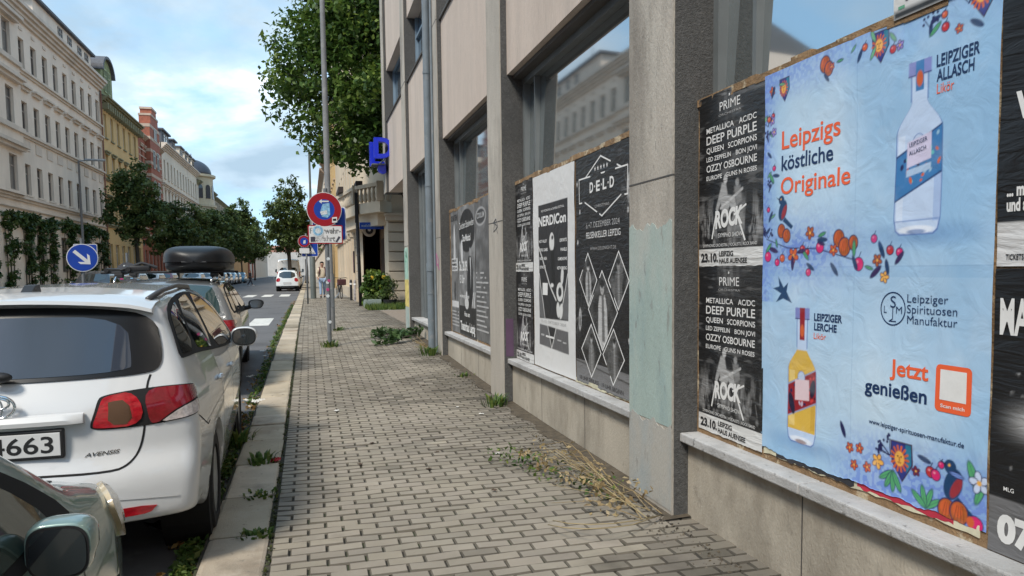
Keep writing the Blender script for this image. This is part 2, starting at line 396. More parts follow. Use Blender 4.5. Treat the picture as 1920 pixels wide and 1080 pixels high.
M_panel = mat('pebble_dash_panel', (0.54, 0.455, 0.39), 0.9, var=0.08, vs=2, bump=1.0, bs=60, stain=[((0.36, 0.32, 0.285), 2.2, 0.52, 0.75, 0.5), ((0.36, 0.31, 0.27), 38, 0.56, 0.64, 0.4), ((0.66, 0.58, 0.51), 55, 0.58, 0.66, 0.5)], stretch=(1, 1, .16))
M_plinth = mat('plinth_concrete', (0.42, 0.38, 0.315), 0.85, var=0.14, vs=2.2, bump=0.5, bs=90, stain=[((0.19, 0.165, 0.13), 1.6, 0.48, 0.68, 0.8), ((0.15, 0.135, 0.11), 9, 0.60, 0.7, 0.5)], stretch=(1, 1, .55))
M_sill = mat('window_ledge_stone', (0.41, 0.405, 0.40), 0.75, var=0.18, vs=7, bump=0.6, bs=70, stain=[((0.24, 0.235, 0.225), 3.5, 0.5, 0.64, 0.7), ((0.12, 0.115, 0.11), 19, 0.6, 0.66, 0.7)])
M_board = mat('old_chipboard', (0.25, 0.16, 0.085), 0.9, var=0.3, vs=9, bump=0.9, bs=60, stain=[((0.55, 0.47, 0.33), 7, 0.56, 0.62, 0.75), ((0.07, 0.05, 0.035), 4, 0.56, 0.66, 0.7)])
M_paint = mat('turquoise_paint', (0.34, 0.425, 0.395), 0.75, var=0.12, vs=4, bump=0.5, bs=90, stain=[((0.42, 0.41, 0.375), 2.0, 0.44, 0.66, 0.8), ((0.24, 0.33, 0.34), 3.5, 0.55, 0.66, 0.5), ((0.22, 0.21, 0.19), 14, 0.6, 0.66, 0.6)], stretch=(1, 1, .35))
M_wframe = mat('window_frame_grey', (0.13, 0.145, 0.15), 0.5, var=0.15)
M_uframe = mat('window_frame_blue', (0.17, 0.24, 0.31), 0.5, var=0.12)
M_glass = glass_mat('shop_glass', (0.075, 0.095, 0.10), 1.0, .04)
M_uglass = glass_mat('upper_glass', (0.04, 0.06, 0.08), .9)
M_flash = mat('dark_flashing', (0.075, 0.07, 0.065), 0.6, var=0.2)
M_dark = mat('unlit_room', (0.03, 0.03, 0.032), 0.9, var=0.2)
M_zinc = mat('painted_downpipe', (0.155, 0.185, 0.21), 0.55, var=0.15, vs=5, bump=0.2, stain=[((0.32, 0.31, 0.29), 4, 0.58, 0.68, 0.5)])
office = thing('office_building', 'grey concrete office building with boarded shop windows full of posters on the right', 'building', (2.6, 10.0, 0.0))
PN = [-4.1, -0.02, 4.05, 8.12, 12.19, 16.27]; PW = 0.64
for k, y in enumerate(PN):
    mb = MB(); fw = y + PW
    zb = gh(y) - 0.3
    mb.box(XP, XP + 0.012, y + 0.01, fw - 0.01, zb, 13.2, 0).box(XP + 0.012, XG + .15, y, fw, zb, 13.2, 1)
    o = mb.build('pillar', [M_conc, M_aggr], office)
    # joint between the pillar's precast lengths
    g = MB().box(XP - 0.002, XP + 0.01, y + 0.008, fw - 0.008, 2.085, 2.095).box(XP - 0.002, XP + 0.01, y + 0.008, fw - 0.008, 5.60, 5.615)
    g.build('joint', M_flash, o)
# painted lower part of the nearest pillar in view and of the corner pillar
def paint_patch(y0, y1, z0, z1, seed, m, name='paint_patch'):
    rnd = random.Random(seed); n = 40; top = []
    for i in range(n + 1):
        y = y0 + (y1 - y0) * i / n; top.append((y, z1 + .018 * math.sin(i * .35 + seed) + .008 * math.sin(i * .9) + rnd.uniform(-.006, .006)))
    pl = [(y0, z0), (y1, z0)] + top[::-1]
    return MB().prism(pl, XP - 0.002 - .0008 * seed, XP, 'yz').build(name, m, office)
paint_patch(4.065, 4.05 + PW - .012, 0.55, 1.80, 1, M_paint)
paint_patch(4.065, 4.05 + PW - .012, 0.03, 0.545, 2, mat('worn_blue_paint', (0.31, 0.35, 0.36), 0.8, var=0.15, vs=3, bump=.5, bs=90, stain=[((0.40, 0.38, 0.34), 2.5, 0.40, 0.6, .9), ((0.2, 0.19, 0.17), 12, 0.58, 0.66, 0.6)], stretch=(1, 1, .4)))
paint_patch(16.29, 16.27 + PW - .01, 0.25, 0.75, 3, M_paint)
paint_patch(16.29, 16.27 + PW - .01, 1.35, 2.05, 4, mat('mint_poster_paper', (0.33, 0.5, 0.42), 0.7, var=0.3, vs=6))
paint_patch(16.29, 16.27 + PW - .01, 0.75, 1.35, 5, mat('yellow_poster_paper', (0.62, 0.5, 0.16), 0.7, var=0.35, vs=8))
# bays between the pillars
BAYS = [(PN[k] + PW, PN[k + 1]) for k in range(5)]
rnd = random.Random(5)
for k, (a, b) in enumerate(BAYS):
    zt = 0.47
    gz0 = gh((a + b) / 2)
    o = MB().box(XPLIN, XG + .2, a, b, -0.3, zt).build('plinth', M_plinth, office)
    sm = MB()
    for f in (0.33, 0.68): sm.box(XPLIN - 0.0015, XPLIN + .01, a + (b - a) * f - .004, a + (b - a) * f + .004, -.1, zt - .001)
    sm.build('joint', M_flash, o)
    sill = MB(); cutn = 3
    for i in range(cutn): sill.box(XSILL, XG, a + (b - a) * i / cutn + .002, a + (b - a) * (i + 1) / cutn - .002, zt, zt + 0.055, bev=0.008)
    # rough mortar bed above the ledge
    sill.build('window_sill', M_sill, office)
    if k < 4: MB().box(XB + 0.002, XG - .02, a, b, zt + .055, 2.50).build('board', M_board, office)
    # splintered strip on the board's top edge
    if k < 4:
        fr = MB(); yy = a
        while yy < b - .01:
            l = min(rnd.uniform(.05, .3), b - yy); fr.box(XB - 0.004 - rnd.uniform(0, .006), XG - .04, yy, yy + l, 2.485 + rnd.uniform(-.012, .008), 2.522 + rnd.uniform(-.008, .016)); yy += l
        fr.build('board_edge', M_board, office)
    # shop window above the board
    z0 = 2.50 if k < 4 else 0.53
    tl = (0, .04, .028, .02, 0.0)[k]
    w = MB().add([(XG + q + (tl if z > 3 else 0), y, z) for q in (0, .02) for y, z in ((a + .05, z0), (b - .05, z0), (b - .05, 3.62), (a + .05, 3.62))], [(0, 3, 2, 1), (4, 5, 6, 7), (0, 1, 5, 4), (1, 2, 6, 5), (2, 3, 7, 6), (3, 0, 4, 7)]).build('window', M_glass, office)
    fr = MB().box(XG - .05, XG + .03, a, a + .055, z0, 3.66).box(XG - .05, XG + .03, b - .055, b, z0, 3.66).box(XG - .05, XG + .03, a + .055, b - .055, 3.60, 3.66)
    fr.box(XG - .035, XG + .025, b - .42, b - .385, z0, 3.60)
    fr.build('frame', M_wframe, w)
    MB().box(XG - .16, XG + .1, a, b, 3.66, 3.72).build('lintel', M_flash, office)
    # spandrel panel and the upper windows
for k in range(5):
    a, b = (PN[k] + PW, PN[k + 1])
    for lv in range(3):
        z0 = 3.70 + 3.25 * lv; z1 = z0 + 1.90
        MB().box(XPAN, XG + .1, a, b, z0, z1).build('spandrel_panel', M_panel, office)
        MB().box(XPAN - .035, XG + .1, a, b, z1, z1 + .035).build('flashing', M_flash, office)
        if lv == 2: continue
        w = MB().box(XG, XG + .02, a + .06, b - .06, z1 + .035, z0 + 3.25).build('window', M_uglass, office)
        fr = MB().box(XG - .06, XG + .02, a, a + .07, z1 + .035, z0 + 3.25).box(XG - .06, XG + .02, b - .07, b, z1 + .035, z0 + 3.25)
        for t in (.33, .66): fr.box(XG - .05, XG - .002, a + (b - a) * t - .03, a + (b - a) * t + .03, z1 + .035, z0 + 3.2)
        fr.box(XG - .052, XG - .004, a + .07, b - .07, z1 + .9, z1 + .95).box(XG - .06, XG + .02, a + .07, b - .07, z1 + .035, z1 + .1)
        fr.build('frame', M_uframe, w)
# last bay: upper storeys only, carried over the open corner entrance
a, b = PN[5] + PW, 20.6
for lv in range(3):
    z0 = 3.70 + 3.25 * lv; z1 = z0 + 1.90
    MB().box(XPAN, XG + .1, a, b, z0, z1).build('spandrel_panel', M_panel, office)
    MB().box(XPAN - .035, XG + .1, a, b, z1, z1 + .035).build('flashing', M_flash, office)
    if lv == 2: continue
    w = MB().box(XG, XG + .02, a + .06, b - .06, z1 + .035, z0 + 3.25).build('window', M_uglass, office)
    fr = MB().box(XG - .06, XG + .02, a, a + .07, z1 + .035, z0 + 3.25).box(XG - .06, XG + .02, b - .07, b, z1 + .035, z0 + 3.25)
    fr.box(XG - .05, XG - .002, (a + b) / 2 - .04, (a + b) / 2 + .04, z1 + .035, z0 + 3.2).box(XG - .052, XG - .004, a + .07, b - .07, z1 + 1.3, z1 + 1.36)
    fr.build('frame', M_uframe, w)
MB().box(XP, XP + .012, 20.61, 21.2, 3.70, 13.2, 0).box(XP + .012, XG + .2, 20.6, 21.21, 3.70, 13.2, 1).build('pillar', [M_conc, M_aggr], office)
MB().box(XG + .101, 12, PN[5] + PW + .01, 21.19, 3.70, 12.8).build('side_wall', M_panel, office)
MB().box(XG + .151, 12, -4.2, PN[5] + .3, -.2, 12.8).build('core_wall', M_dark, office)
MB().box(XP - .15, 12.2, -4.4, 21.4, 13.2, 13.5).build('roof', M_flash, office)
MB().box(XG + .12, 12, PN[5] + .301, PN[5] + PW, -.2, 3.69).build('side_wall', M_panel, office)
# downpipe in front of the third pillar
dp = MB().tube([(XP - .075, 12.78, gh(12.8) - .02), (XP - .075, 12.78, 13.0)], 0.062, 16)
dpo = dp.build('drainpipe', M_zinc, office, smooth=True, angle=40)
cl = MB()
for z in (1.15, 3.0, 4.9, 6.8, 9.5): cl.lathe([(.062, -.02), (.069, -.02), (.069, .02), (.062, .02)], 16, (XP - .075, 12.78, z)).box(XP - .02, XP + .01, 12.77, 12.79, z - .01, z + .01)
cl.lathe([(.063, -.07), (.072, -.07), (.072, .07), (.063, .07)], 16, (XP - .075, 12.78, 1.6)); cl.build('pipe_clamp', M_zinc, dpo, smooth=True, angle=40)
pipe2 = MB().tube([(XP - .02, 12.60, gh(12.6)), (XP - .02, 12.60, 3.3), (XP - .02, 12.60, 13)], 0.022, 10).build('cable_conduit', M_zinc, office, smooth=True, angle=40)
# graffiti scribbles sprayed on the pillars (flat marks, part of the building)
gm = [mat('spray_dark', (0.07, 0.075, 0.09), .6, var=.2), mat('spray_pink', (0.40, 0.12, 0.26), .6, var=.2), mat('spray_green', (0.12, 0.35, 0.22), .6, var=.2), mat('spray_purple', (0.10, 0.055, 0.10), .7, var=.2)]
def scribble(y0, z0, w, h, m, seed, lw=.008, x=XP - .004):
    r = random.Random(seed); mb = MB(); p = [y0, z0]
    for s in range(7):
        q = [y0 + r.uniform(0, w), z0 + r.uniform(0, h)]
        d = Vector((q[0] - p[0], q[1] - p[1])); 
        if d.length < .01: continue
        nrm = Vector((-d.y, d.x)).normalized() * lw
        mb.prism([(p[0] + nrm.x, p[1] + nrm.y), (q[0] + nrm.x, q[1] + nrm.y), (q[0] - nrm.x, q[1] - nrm.y), (p[0] - nrm.x, p[1] - nrm.y)], x - s * .0004, x + .002, 'yz'); p = q
    return mb.build('graffiti', m, office)
scribble(12.3, 1.55, .3, .35, gm[1], 4, .012)
scribble(16.4, 1.7, .35, .3, gm[2], 5, .02); scribble(8.3, 1.95, .3, .22, gm[0], 12, .003)
MB().box(XP + .03, XP + .12, 8.117, 8.121, .55, .98).build('graffiti', gm[3], office)
# blue channel letters on a bracket by the corner
M_bluel = mat('blue_acrylic', (0.012, 0.03, 0.55), 0.3, var=0.05, coat=0.4)
ls = thing('letter_sign', 'blue three dimensional channel letters on a bracket at the upper corner of the office building', 'sign', (2.1, 20.75, 4.6))
def letter3d(ch, x, y, z, h, depth, name='letter'):
    v, f = text_mesh(ch, height=h, bold=0.03)
    mb = MB(); bm = bmesh.new(); vs = [bm.verts.new((p[0], 0, p[1])) for p in v]
    for q in f:
        try: bm.faces.new([vs[i] for i in q])
        except ValueError: pass
    pass
    g = bmesh.ops.extrude_face_region(bm, geom=bm.faces[:])
    for e in g['geom']:
        if isinstance(e, bmesh.types.BMVert): e.co.y += depth
    for e in bm.verts: e.co += Vector((x, y, z))
    return mb.addbm(bm).build(name, M_bluel, ls)
letter3d('D', 2.05, 20.3, 4.60, .50, .20); letter3d('L', 1.93, 20.85, 4.46, .60, .2)
MB().lathe([(.0, 0), (.14, 0), (.14, .18), (0, .18)], 20, (2.05, 20.6, 4.34), 'y').build('letter', M_bluel, ls, smooth=True, angle=40)
MB().tube([(1.75, 20.75, 4.42), (2.22, 20.75, 4.42)], .022, 8).tube([(1.9, 20.75, 4.42), (2.22, 20.75, 4.7)], .018, 8).box(1.75, 2.1, 20.5, 21.05, 4.43, 4.46).build('bracket', M_wframe, ls)
# ================================================================= POSTERS
def vnoise(shape, cells, seed=0, octaves=3):
    """smooth value noise 0..1"""
    r = np.random.default_rng(seed); out = np.zeros(shape); amp = 1.0; tot = 0
    cy, cx_ = cells
    for o in range(octaves):
        gy, gx = max(1, int(cy * 2 ** o)), max(1, int(cx_ * 2 ** o))
        g = r.random((gy + 2, gx + 2))
        yy = np.linspace(0, gy, shape[0]); xx = np.linspace(0, gx, shape[1])
        y0 = np.minimum(yy.astype(int), gy); x0 = np.minimum(xx.astype(int), gx)
        fy = yy - y0; fx = xx - x0; fy = fy * fy * (3 - 2 * fy); fx = fx * fx * (3 - 2 * fx)
        a = g[y0][:, x0]; b = g[y0][:, x0 + 1]; c = g[y0 + 1][:, x0]; d = g[y0 + 1][:, x0 + 1]
        out += amp * ((a * (1 - fx) + b * fx) * (1 - fy)[:, None] + (c * (1 - fx) + d * fx) * fy[:, None]); tot += amp; amp *= .5
    return out / tot
class Canvas:
    """printed artwork of a sheet w x h metres, drawn onto the vertices of a fine grid; u to the right, v upwards"""
    def __init__(s, w, h, res, base):
        s.w, s.h = w, h; s.nx, s.ny = max(2, int(round(w / res))), max(2, int(round(h / res))); s.res = res
        s.U, s.V = np.meshgrid(np.linspace(0, w, s.nx + 1), np.linspace(0, h, s.ny + 1))
        s.c = np.empty(s.U.shape + (3,)); s.c[:] = base
    def blend(s, a, col):
        a = np.clip(a, 0, 1)[..., None]; s.c = s.c * (1 - a) + np.asarray(col) * a
    def sd(s, d, col, op=1.0, soft=None):
        soft = soft or s.res; s.blend(op * np.clip(.5 - d / soft, 0, 1), col)
    def ellipse(s, x, y, rx, ry, col, rot=0.0, op=1.0, soft=None):
        c, q = math.cos(rot), math.sin(rot); dx, dy = s.U - x, s.V - y
        a, b = (dx * c + dy * q) / rx, (-dx * q + dy * c) / ry
        s.sd((np.sqrt(a * a + b * b) - 1) * min(rx, ry), col, op, soft)
    def poly(s, pts, col, op=1.0, soft=None):
        P = np.asarray(pts, float); d = np.full(s.U.shape, 1e9); sign = np.ones(s.U.shape)
        for i in range(len(P)):
            a, b = P[i], P[i - 1]; e = b - a; wx, wy = s.U - a[0], s.V - a[1]
            t = np.clip((wx * e[0] + wy * e[1]) / (e @ e + 1e-12), 0, 1)
            d = np.minimum(d, (wx - e[0] * t) ** 2 + (wy - e[1] * t) ** 2)
            c1 = s.V >= a[1]; c2 = s.V < b[1]; c3 = e[0] * wy > e[1] * wx
            sign = np.where((c1 & c2 & c3) | (~c1 & ~c2 & ~c3), -sign, sign)
        s.sd(sign * np.sqrt(d), col, op, soft)
    def line(s, pts, wd, col, op=1.0, soft=None):
        d = np.full(s.U.shape, 1e9)
        for a, b in zip(pts[:-1], pts[1:]):
            a = np.asarray(a, float); b = np.asarray(b, float); e = b - a; wx, wy = s.U - a[0], s.V - a[1]
            t = np.clip((wx * e[0] + wy * e[1]) / (e @ e + 1e-12), 0, 1)
            d = np.minimum(d, (wx - e[0] * t) ** 2 + (wy - e[1] * t) ** 2)
        s.sd(np.sqrt(d) - wd / 2, col, op, soft)
def bulge(seed, y, z):
    return 0.0022 * math.sin(5.1 * y + 2.3 * z + seed) + 0.0016 * math.sin(9.7 * z - 3.1 * y + 2 * seed) + 0.001 * math.sin(17 * y + 13 * z)
class Poster:
    """a paper sheet pasted on the boards: left edge at Y=y0, lower edge at z0; faces the street (-X)"""
    def __init__(s, name, label, y0, z0, cv, matl, seed=0, lift=0.004, cat='poster', group=None, ragged=0.0, trim=0.0):
        s.y0, s.z0, s.seed, s.lift = y0, z0, seed, lift
        s.root = thing(name, label, cat, (XB, y0, z0), 0, group)
        s.n = 0
        ny, nx = cv.ny, cv.nx
        Y = y0 - cv.U; Z = z0 + cv.V
        X = XB - lift - 0.0022 * np.sin(5.1 * Y + 2.3 * Z + seed) - 0.0016 * np.sin(9.7 * Z - 3.1 * Y + 2 * seed) - 0.001 * np.sin(17 * Y + 13 * Z)
        X = X - np.abs(vnoise(X.shape, (cv.h * 9, cv.w * 5), seed, 3) - .5) * 0.0022
        rr = np.random.default_rng(seed); 
        if ragged:
            ed = (vnoise((2, nx + 1), (1, cv.w * 22), seed + 5, 3)[0] - .5) * ragged * 2
            Z = Z + np.where(np.arange(ny + 1)[:, None] == 0, ed[None, :] + ragged * .4, 0)
        if trim: Z = np.maximum(Z, z0 + trim + (vnoise((2, nx + 1), (1, cv.w * 14), seed + 9, 3)[0] - .5)[None, :] * .03)
        v = np.stack([X - XB, Y - y0, Z - z0], -1).reshape(-1, 3)
        i = np.arange((ny + 1) * (nx + 1)).reshape(ny + 1, nx + 1)
        f = np.stack([i[:-1, :-1], i[1:, :-1], i[1:, 1:], i[:-1, 1:]], -1).reshape(-1, 4)
        col = np.concatenate([cv.c.reshape(-1, 3), np.ones((len(v), 1))], 1)
        s.sheet = obj_from('sheet', v, f, matl, s.root, True, {'paint': ('FLOAT_COLOR', 'POINT', col)})
        s.groups = {}
    def poly(s, pts, key, z=1):
        s.groups.setdefault(key, MB()); s._put([(p[0], p[1]) for p in pts], [tuple(range(len(pts)))], key, z)
    def _put(s, uv, faces, key, z):
        mb = s.groups.setdefault(key, MB())
        vs = []
        for u, v in uv:
            y, zz = s.y0 - u, s.z0 + v
            vs.append((XB - s.lift - 0.0013 - 0.0004 * z - bulge(s.seed, y, zz), y, zz))
        mb.add(vs, faces)
    def text(s, body, u, v, h, key, bold=0.0, sx=1.0, align='LEFT', width=None, rot=0.0, z=2, shear=0.0):
        vv, f = text_mesh(body, height=h, bold=bold, sx=sx, align=align, width=width, shear=shear)
        c, q = math.cos(rot), math.sin(rot)
        s._put([(u + p[0] * c - p[1] * q, v + p[0] * q + p[1] * c) for p in vv], f, key, z)
    def line(s, pts, w, key, z=1):
        for a, b in zip(pts[:-1], pts[1:]):
            d = Vector((b[0] - a[0], b[1] - a[1])); n = Vector((-d.y, d.x)).normalized() * w / 2; e = d.normalized() * w / 2
            s._put([(a[0] + n.x - e.x, a[1] + n.y - e.y), (b[0] + n.x + e.x, b[1] + n.y + e.y), (b[0] - n.x + e.x, b[1] - n.y + e.y), (a[0] - n.x - e.x, a[1] - n.y - e.y)], [(0, 1, 2, 3)], key, z)
    def done(s):
        for (nm, m), mb in s.groups.items(): mb.build(nm, m, s.root, fix=False)
        return s.root
M_print = attr_mat('printed_paper', rough=0.42, bump=0.28, bs=7.0)
M_printb = attr_mat('printed_black_paper', rough=0.36, bump=0.5, bs=10.0, wr=(1, .5, 2.2))
M_ink = mat('ink_white', (0.72, 0.72, 0.71), 0.5, var=0.06, vs=20)
M_inkg = mat('ink_grey', (0.40, 0.40, 0.40), 0.5, var=0.2, vs=30)
M_inkd = mat('ink_black', (0.02, 0.02, 0.022), 0.5, var=0.1)
M_navy = mat('ink_navy', S(22, 50, 92), 0.5, var=0.05)
M_orng = mat('ink_orange', S(232, 98, 56), 0.5, var=0.05)
W_, G_, K_ = ('lettering', M_ink), ('fine_print', M_inkg), ('dark_lettering', M_inkd)
# ---- concert poster, pasted four times
def concert_canvas(seed):
    cv = Canvas(.665, .985, .0045, (0.016, 0.016, 0.017))
    n = vnoise(cv.U.shape, (6, 14), seed, 4); U, V = cv.U, cv.V
    beam = np.exp(-((U - .33) / .10) ** 2) * np.clip((V - .76) / .2, 0, 1) * (0.4 + .6 * (np.sin(U * 95 + (V - 1) * 9) > .1))
    cv.blend(beam * .22, (0.45, 0.45, 0.45))
    crowd = np.clip((.36 - np.abs(V - .26) * 2.2) * 3, 0, 1) * np.clip((n - .48) * 6, 0, 1)
    cv.blend(crowd * .5, (.4, .4, .4))
    cv.blend(np.clip((vnoise(U.shape, (40, 5), seed + 3, 3) - .63) * 8, 0, 1) * .12, (.6, .6, .6))
    sil = lambda pts, c=(0.42, 0.42, 0.42), o=.8: cv.poly(pts, c, o, .012)
    sil([(.25, .47), (.29, .47), (.31, .40), (.38, .38), (.40, .31), (.36, .30), (.33, .34), (.30, .28), (.26, .28), (.24, .36), (.20, .30), (.19, .33), (.22, .40)])
    cv.ellipse(.285, .49, .02, .026, (.5, .5, .5), 0, .85, .01); cv.line([(.24, .33), (.45, .42)], .016, (.5, .5, .5), .8)
    cv.ellipse(.40, .46, .018, .022, (.4, .4, .4), 0, .6, .01); cv.poly([(.37, .44), (.43, .44), (.45, .36), (.40, .33)], (.3, .3, .3), .6, .015)
    for k in range(26):
        r = random.Random(seed * 100 + k); x = r.uniform(.02, .64); cv.ellipse(x, r.uniform(.12, .25), .014, .018, (.25, .25, .25), 0, .5, .01)
        cv.line([(x, .18), (x + r.uniform(-.03, .03), r.uniform(.22, .31))], .007, (.3, .3, .3), .45)
    cv.blend((V < .103).astype(float), (0.62, 0.62, 0.61)); cv.blend(((V < .103) * np.clip((n - .6) * 4, 0, 1)) * .3, (.3, .3, .3))
    return cv
def concert(y0, z0, label, seed):
    p = Poster('concert_poster', label, y0, z0, concert_canvas(seed), M_printb, seed, .005 + .0005 * seed, group='black concert posters of the same show', ragged=.004)
    H = .985; c = .33
    p.text('PRIME', c - .10, H - .110, .048, W_, 0.0, width=.20); p.text('ORCHESTRA', c - .11, H - .14, .012, G_, 0, width=.22); p.poly([(c - .008, H - .045), (c + .004, H - .04), (c + .004, H - .03), (c - .008, H - .03)], W_)
    rows = [('METALLICA', .085, .285, .214, .030), ('AC/DC', .42, .165, .214, .030), ('DEEP PURPLE', .085, .50, .278, .046), ('QUEEN', .085, .18, .328, .030), ('SCORPIONS', .31, .275, .328, .030),
            ('LED ZEPPELIN', .085, .255, .376, .025), ('BON JOVI', .39, .195, .376, .025), ('OZZY OSBOURNE', .085, .50, .436, .038), ('EUROPE', .085, .165, .484, .024), ('GUNS N ROSES', .29, .295, .484, .024)]
    for t, u, w, d, h in rows: p.text(t, u, H - d, h, W_, 0.012, width=w)
    p.text('ROCK', c - .145, H - .765, .090, W_, 0.05, width=.28, rot=.06, shear=.12)
    p.line([(c - .14, H - .70), (c - .18, H - .82)], .012, W_); p.line([(c + .10, H - .74), (c + .155, H - .84)], .014, W_); p.line([(c + .05, H - .70), (c + .16, H - .655)], .012, W_)
    p.text('SYMPHO SHOW', c - .115, H - .82, .024, W_, 0, width=.25)
    p.text('SYMPHONIC ORCHESTRA | VOCALISTS | ROCK BAND', .05, H - .872, .017, W_, 0, width=.55)
    p.text('23.10.', .025, .028, .046, K_, .045, width=.185); p.text('LEIPZIG', .222, .058, .027, K_, .03, width=.15); p.text('HAUS AUENSEE', .222, .018, .027, K_, .03, width=.285)
    return p.done()
concert(4.025, 1.538, 'black concert poster with large white ROCK lettering, upper one beside the blue liqueur poster', 1)
concert(4.022, .553, 'black concert poster with white date strip, lower one beside the blue liqueur poster', 2)
concert(8.115, 1.512, 'black concert poster at the left of the white framed poster, upper one of the pair', 3)
concert(8.115, .53, 'black concert poster at the left of the white framed poster, lower one of the pair', 4)
# ---- large light blue poster with the two bottles
def blue_canvas():
    w, h = 1.345, 1.945
    cv = Canvas(w, h, .0042, S(158, 194, 225)); U, V = cv.U, cv.V; n = vnoise(U.shape, (7, 5), 9, 5); n2 = vnoise(U.shape, (3, 2.5), 4, 3)
    cv.blend(np.exp(-(((U - .35) / .30) ** 2 + ((V - 1.45) / .5) ** 2)) * .75, S(206, 226, 240)); cv.blend(np.exp(-(((U - .9) / .38) ** 2 + ((V - .42) / .3) ** 2)) * .75, S(208, 228, 242))
    cv.blend(np.exp(-(((U - .33) / .30) ** 2 + ((V - .38) / .28) ** 2)) * .45, S(206, 226, 240))
    cv.blend(np.clip((n - .52) * 3, 0, 1) * .22, S(222, 234, 244)); cv.blend(np.clip((n2 - .5) * 3, 0, 1) * .35, S(112, 168, 214))
    # paper creases and the overlaps of the four pasted sheets
    cv.blend((np.abs(U - .665) < .003) * .25, S(100, 140, 180)); cv.blend((np.abs(V - .975) < .003) * .3, S(90, 130, 175)); cv.blend(((V < .972) & (V > .93)) * .18, S(96, 150, 196))
    bl, navy = S(116, 146, 214), S(30, 34, 84)
    speck = lambda a: cv.blend(np.clip(a, 0, 1) * (.55 + .45 * (vnoise(U.shape, (150, 100), 2, 1) > .5)), bl)
    speck(np.clip(1 - U / .12, 0, 1) * (V > .8) * 1.1); speck(np.clip(1 - (h - V + .02) / .2, 0, 1) * np.clip(1.1 - U / 1.3, .25, 1) * 1.1)
    speck(np.exp(-(((U - .30) / .33) ** 2 + ((V - 1.05) / .13) ** 2)) * 1.1); speck(np.clip(1 - V / .33, 0, 1) * np.clip((U - .5) / .3, 0, 1) * 1.6)
    rnd = random.Random(12)
    org, red, pnk, grn, wal, yel, tel = S(205, 96, 52), S(190, 48, 50), S(212, 40, 110), S(86, 168, 112), S(176, 92, 44), S(236, 176, 84), S(28, 64, 104)
    def leaf(x, y, l, a, col, wd=.28):
        c, q = math.cos(a), math.sin(a); m = (x + c * l / 2, y + q * l / 2)
        cv.ellipse(m[0], m[1], l / 2 + .003, l * wd / 2 + .003, navy, a, .9, .004); cv.ellipse(m[0], m[1], l / 2 - .001, l * wd / 2 - .001, col, a, 1, .004); cv.line([(x, y), (x + c * l, y + q * l)], .003, navy, .5)
    def walnut(x, y, r):
        cv.ellipse(x, y, r + .005, r * 1.15 + .005, navy); cv.ellipse(x, y, r, r * 1.15, wal); cv.ellipse(x - r * .2, y + r * .2, r * .6, r * .75, org)
        for k in range(4): cv.line([(x - r * .6 + k * r * .4, y - r * .8), (x - r * .2 + k * r * .22, y + r * .8)], .003, S(90, 40, 24), .7)
    def berry(x, y, r, col):
        cv.ellipse(x, y, r + .004, r + .004, navy); cv.ellipse(x, y, r, r, col); cv.ellipse(x - r * .3, y + r * .35, r * .3, r * .25, S(240, 170, 190), 0, .6); cv.line([(x, y + r), (x + r * .5, y + r * 1.9)], .004, navy)
    def flower(x, y, r, col):
        for k in range(5):
            a = k * 1.257 + x * 9; cv.ellipse(x + math.cos(a) * r * .6, y + math.sin(a) * r * .6, r * .5 + .003, r * .34 + .003, navy, a); cv.ellipse(x + math.cos(a) * r * .6, y + math.sin(a) * r * .6, r * .48, r * .32, col, a)
        cv.ellipse(x, y, r * .25, r * .25, yel)
    def shield(x, y, r, sun=True):
        pts = [(x - r * .8, y + r), (x + r * .8, y + r * 1.02), (x + r * .86, y - r * .2), (x + r * .1, y - r * 1.35), (x - r * .7, y - r * .3)]
        cv.poly([(x + (p[0] - x) * 1.1, y + (p[1] - y) * 1.08) for p in pts], S(60, 18, 30)); cv.poly(pts, S(46, 58, 130)); cv.poly([(x + r * .35, y + r), (x + r * .8, y + r), (x + r * .82, y - r * .2), (x + r * .45, y - r * .8)], S(40, 120, 150))
        for k in range(14):
            a = k * .449; cv.line([(x - r * .12 + math.cos(a) * r * .3, y + math.sin(a) * r * .35), (x - r * .12 + math.cos(a) * r * .7, y + math.sin(a) * r * .8)], r * .15, org)
        cv.ellipse(x - r * .12, y, r * .38, r * .48, yel); cv.line([(x - r * .12, y + r * .1), (x - r * .12, y - r * .15)], r * .07, S(140, 60, 30))
        for q in (-.14, .14): cv.ellipse(x - r * .12 + q * r, y + r * .14, r * .06, r * .05, S(50, 20, 20))
        cv.line([(x - r * .24, y - r * .26), (x, y - r * .26)], r * .06, S(130, 30, 30))
    def stems(x, y, n, l, a0, a1):
        for k in range(n):
            a = a0 + (a1 - a0) * rnd.random(); e = (x + math.cos(a) * l, y + math.sin(a) * l); cv.line([(x, y), e], .004, navy, .9)
            for q in range(3): cv.ellipse(e[0] + rnd.uniform(-.018, .018), e[1] + rnd.uniform(-.018, .018), .006, .006, navy)
    # left border, top garland
    shield(.16, 1.85, .046); shield(.79, 1.875, .052); shield(1.265, 1.915, .06)
    walnut(.46, 1.885, .030); walnut(.485, 1.86, .026)
    for k in range(46):
        t = rnd.random(); x, y = (rnd.uniform(.02, .09), rnd.uniform(1.1, 1.9)) if t < .55 else (rnd.uniform(.1, 1.3), rnd.uniform(1.82, 1.93) )
        q = rnd.random()
        if q < .38: leaf(x, y, rnd.uniform(.035, .065), rnd.uniform(0, 6.28), rnd.choice([grn, S(120, 190, 140), tel]))
        elif q < .58: berry(x, y, rnd.uniform(.010, .016), rnd.choice([red, org, pnk]))
        elif q < .78: stems(x, y, 4, .04, .6, 2.6)
        else: flower(x, y, rnd.uniform(.015, .022), rnd.choice([org, S(150, 130, 200), bl]))
    # branch with nuts and berries below the slogan
    cv.line([(.03, 1.12), (.2, 1.07), (.42, 1.06), (.72, .99)], .005, navy)
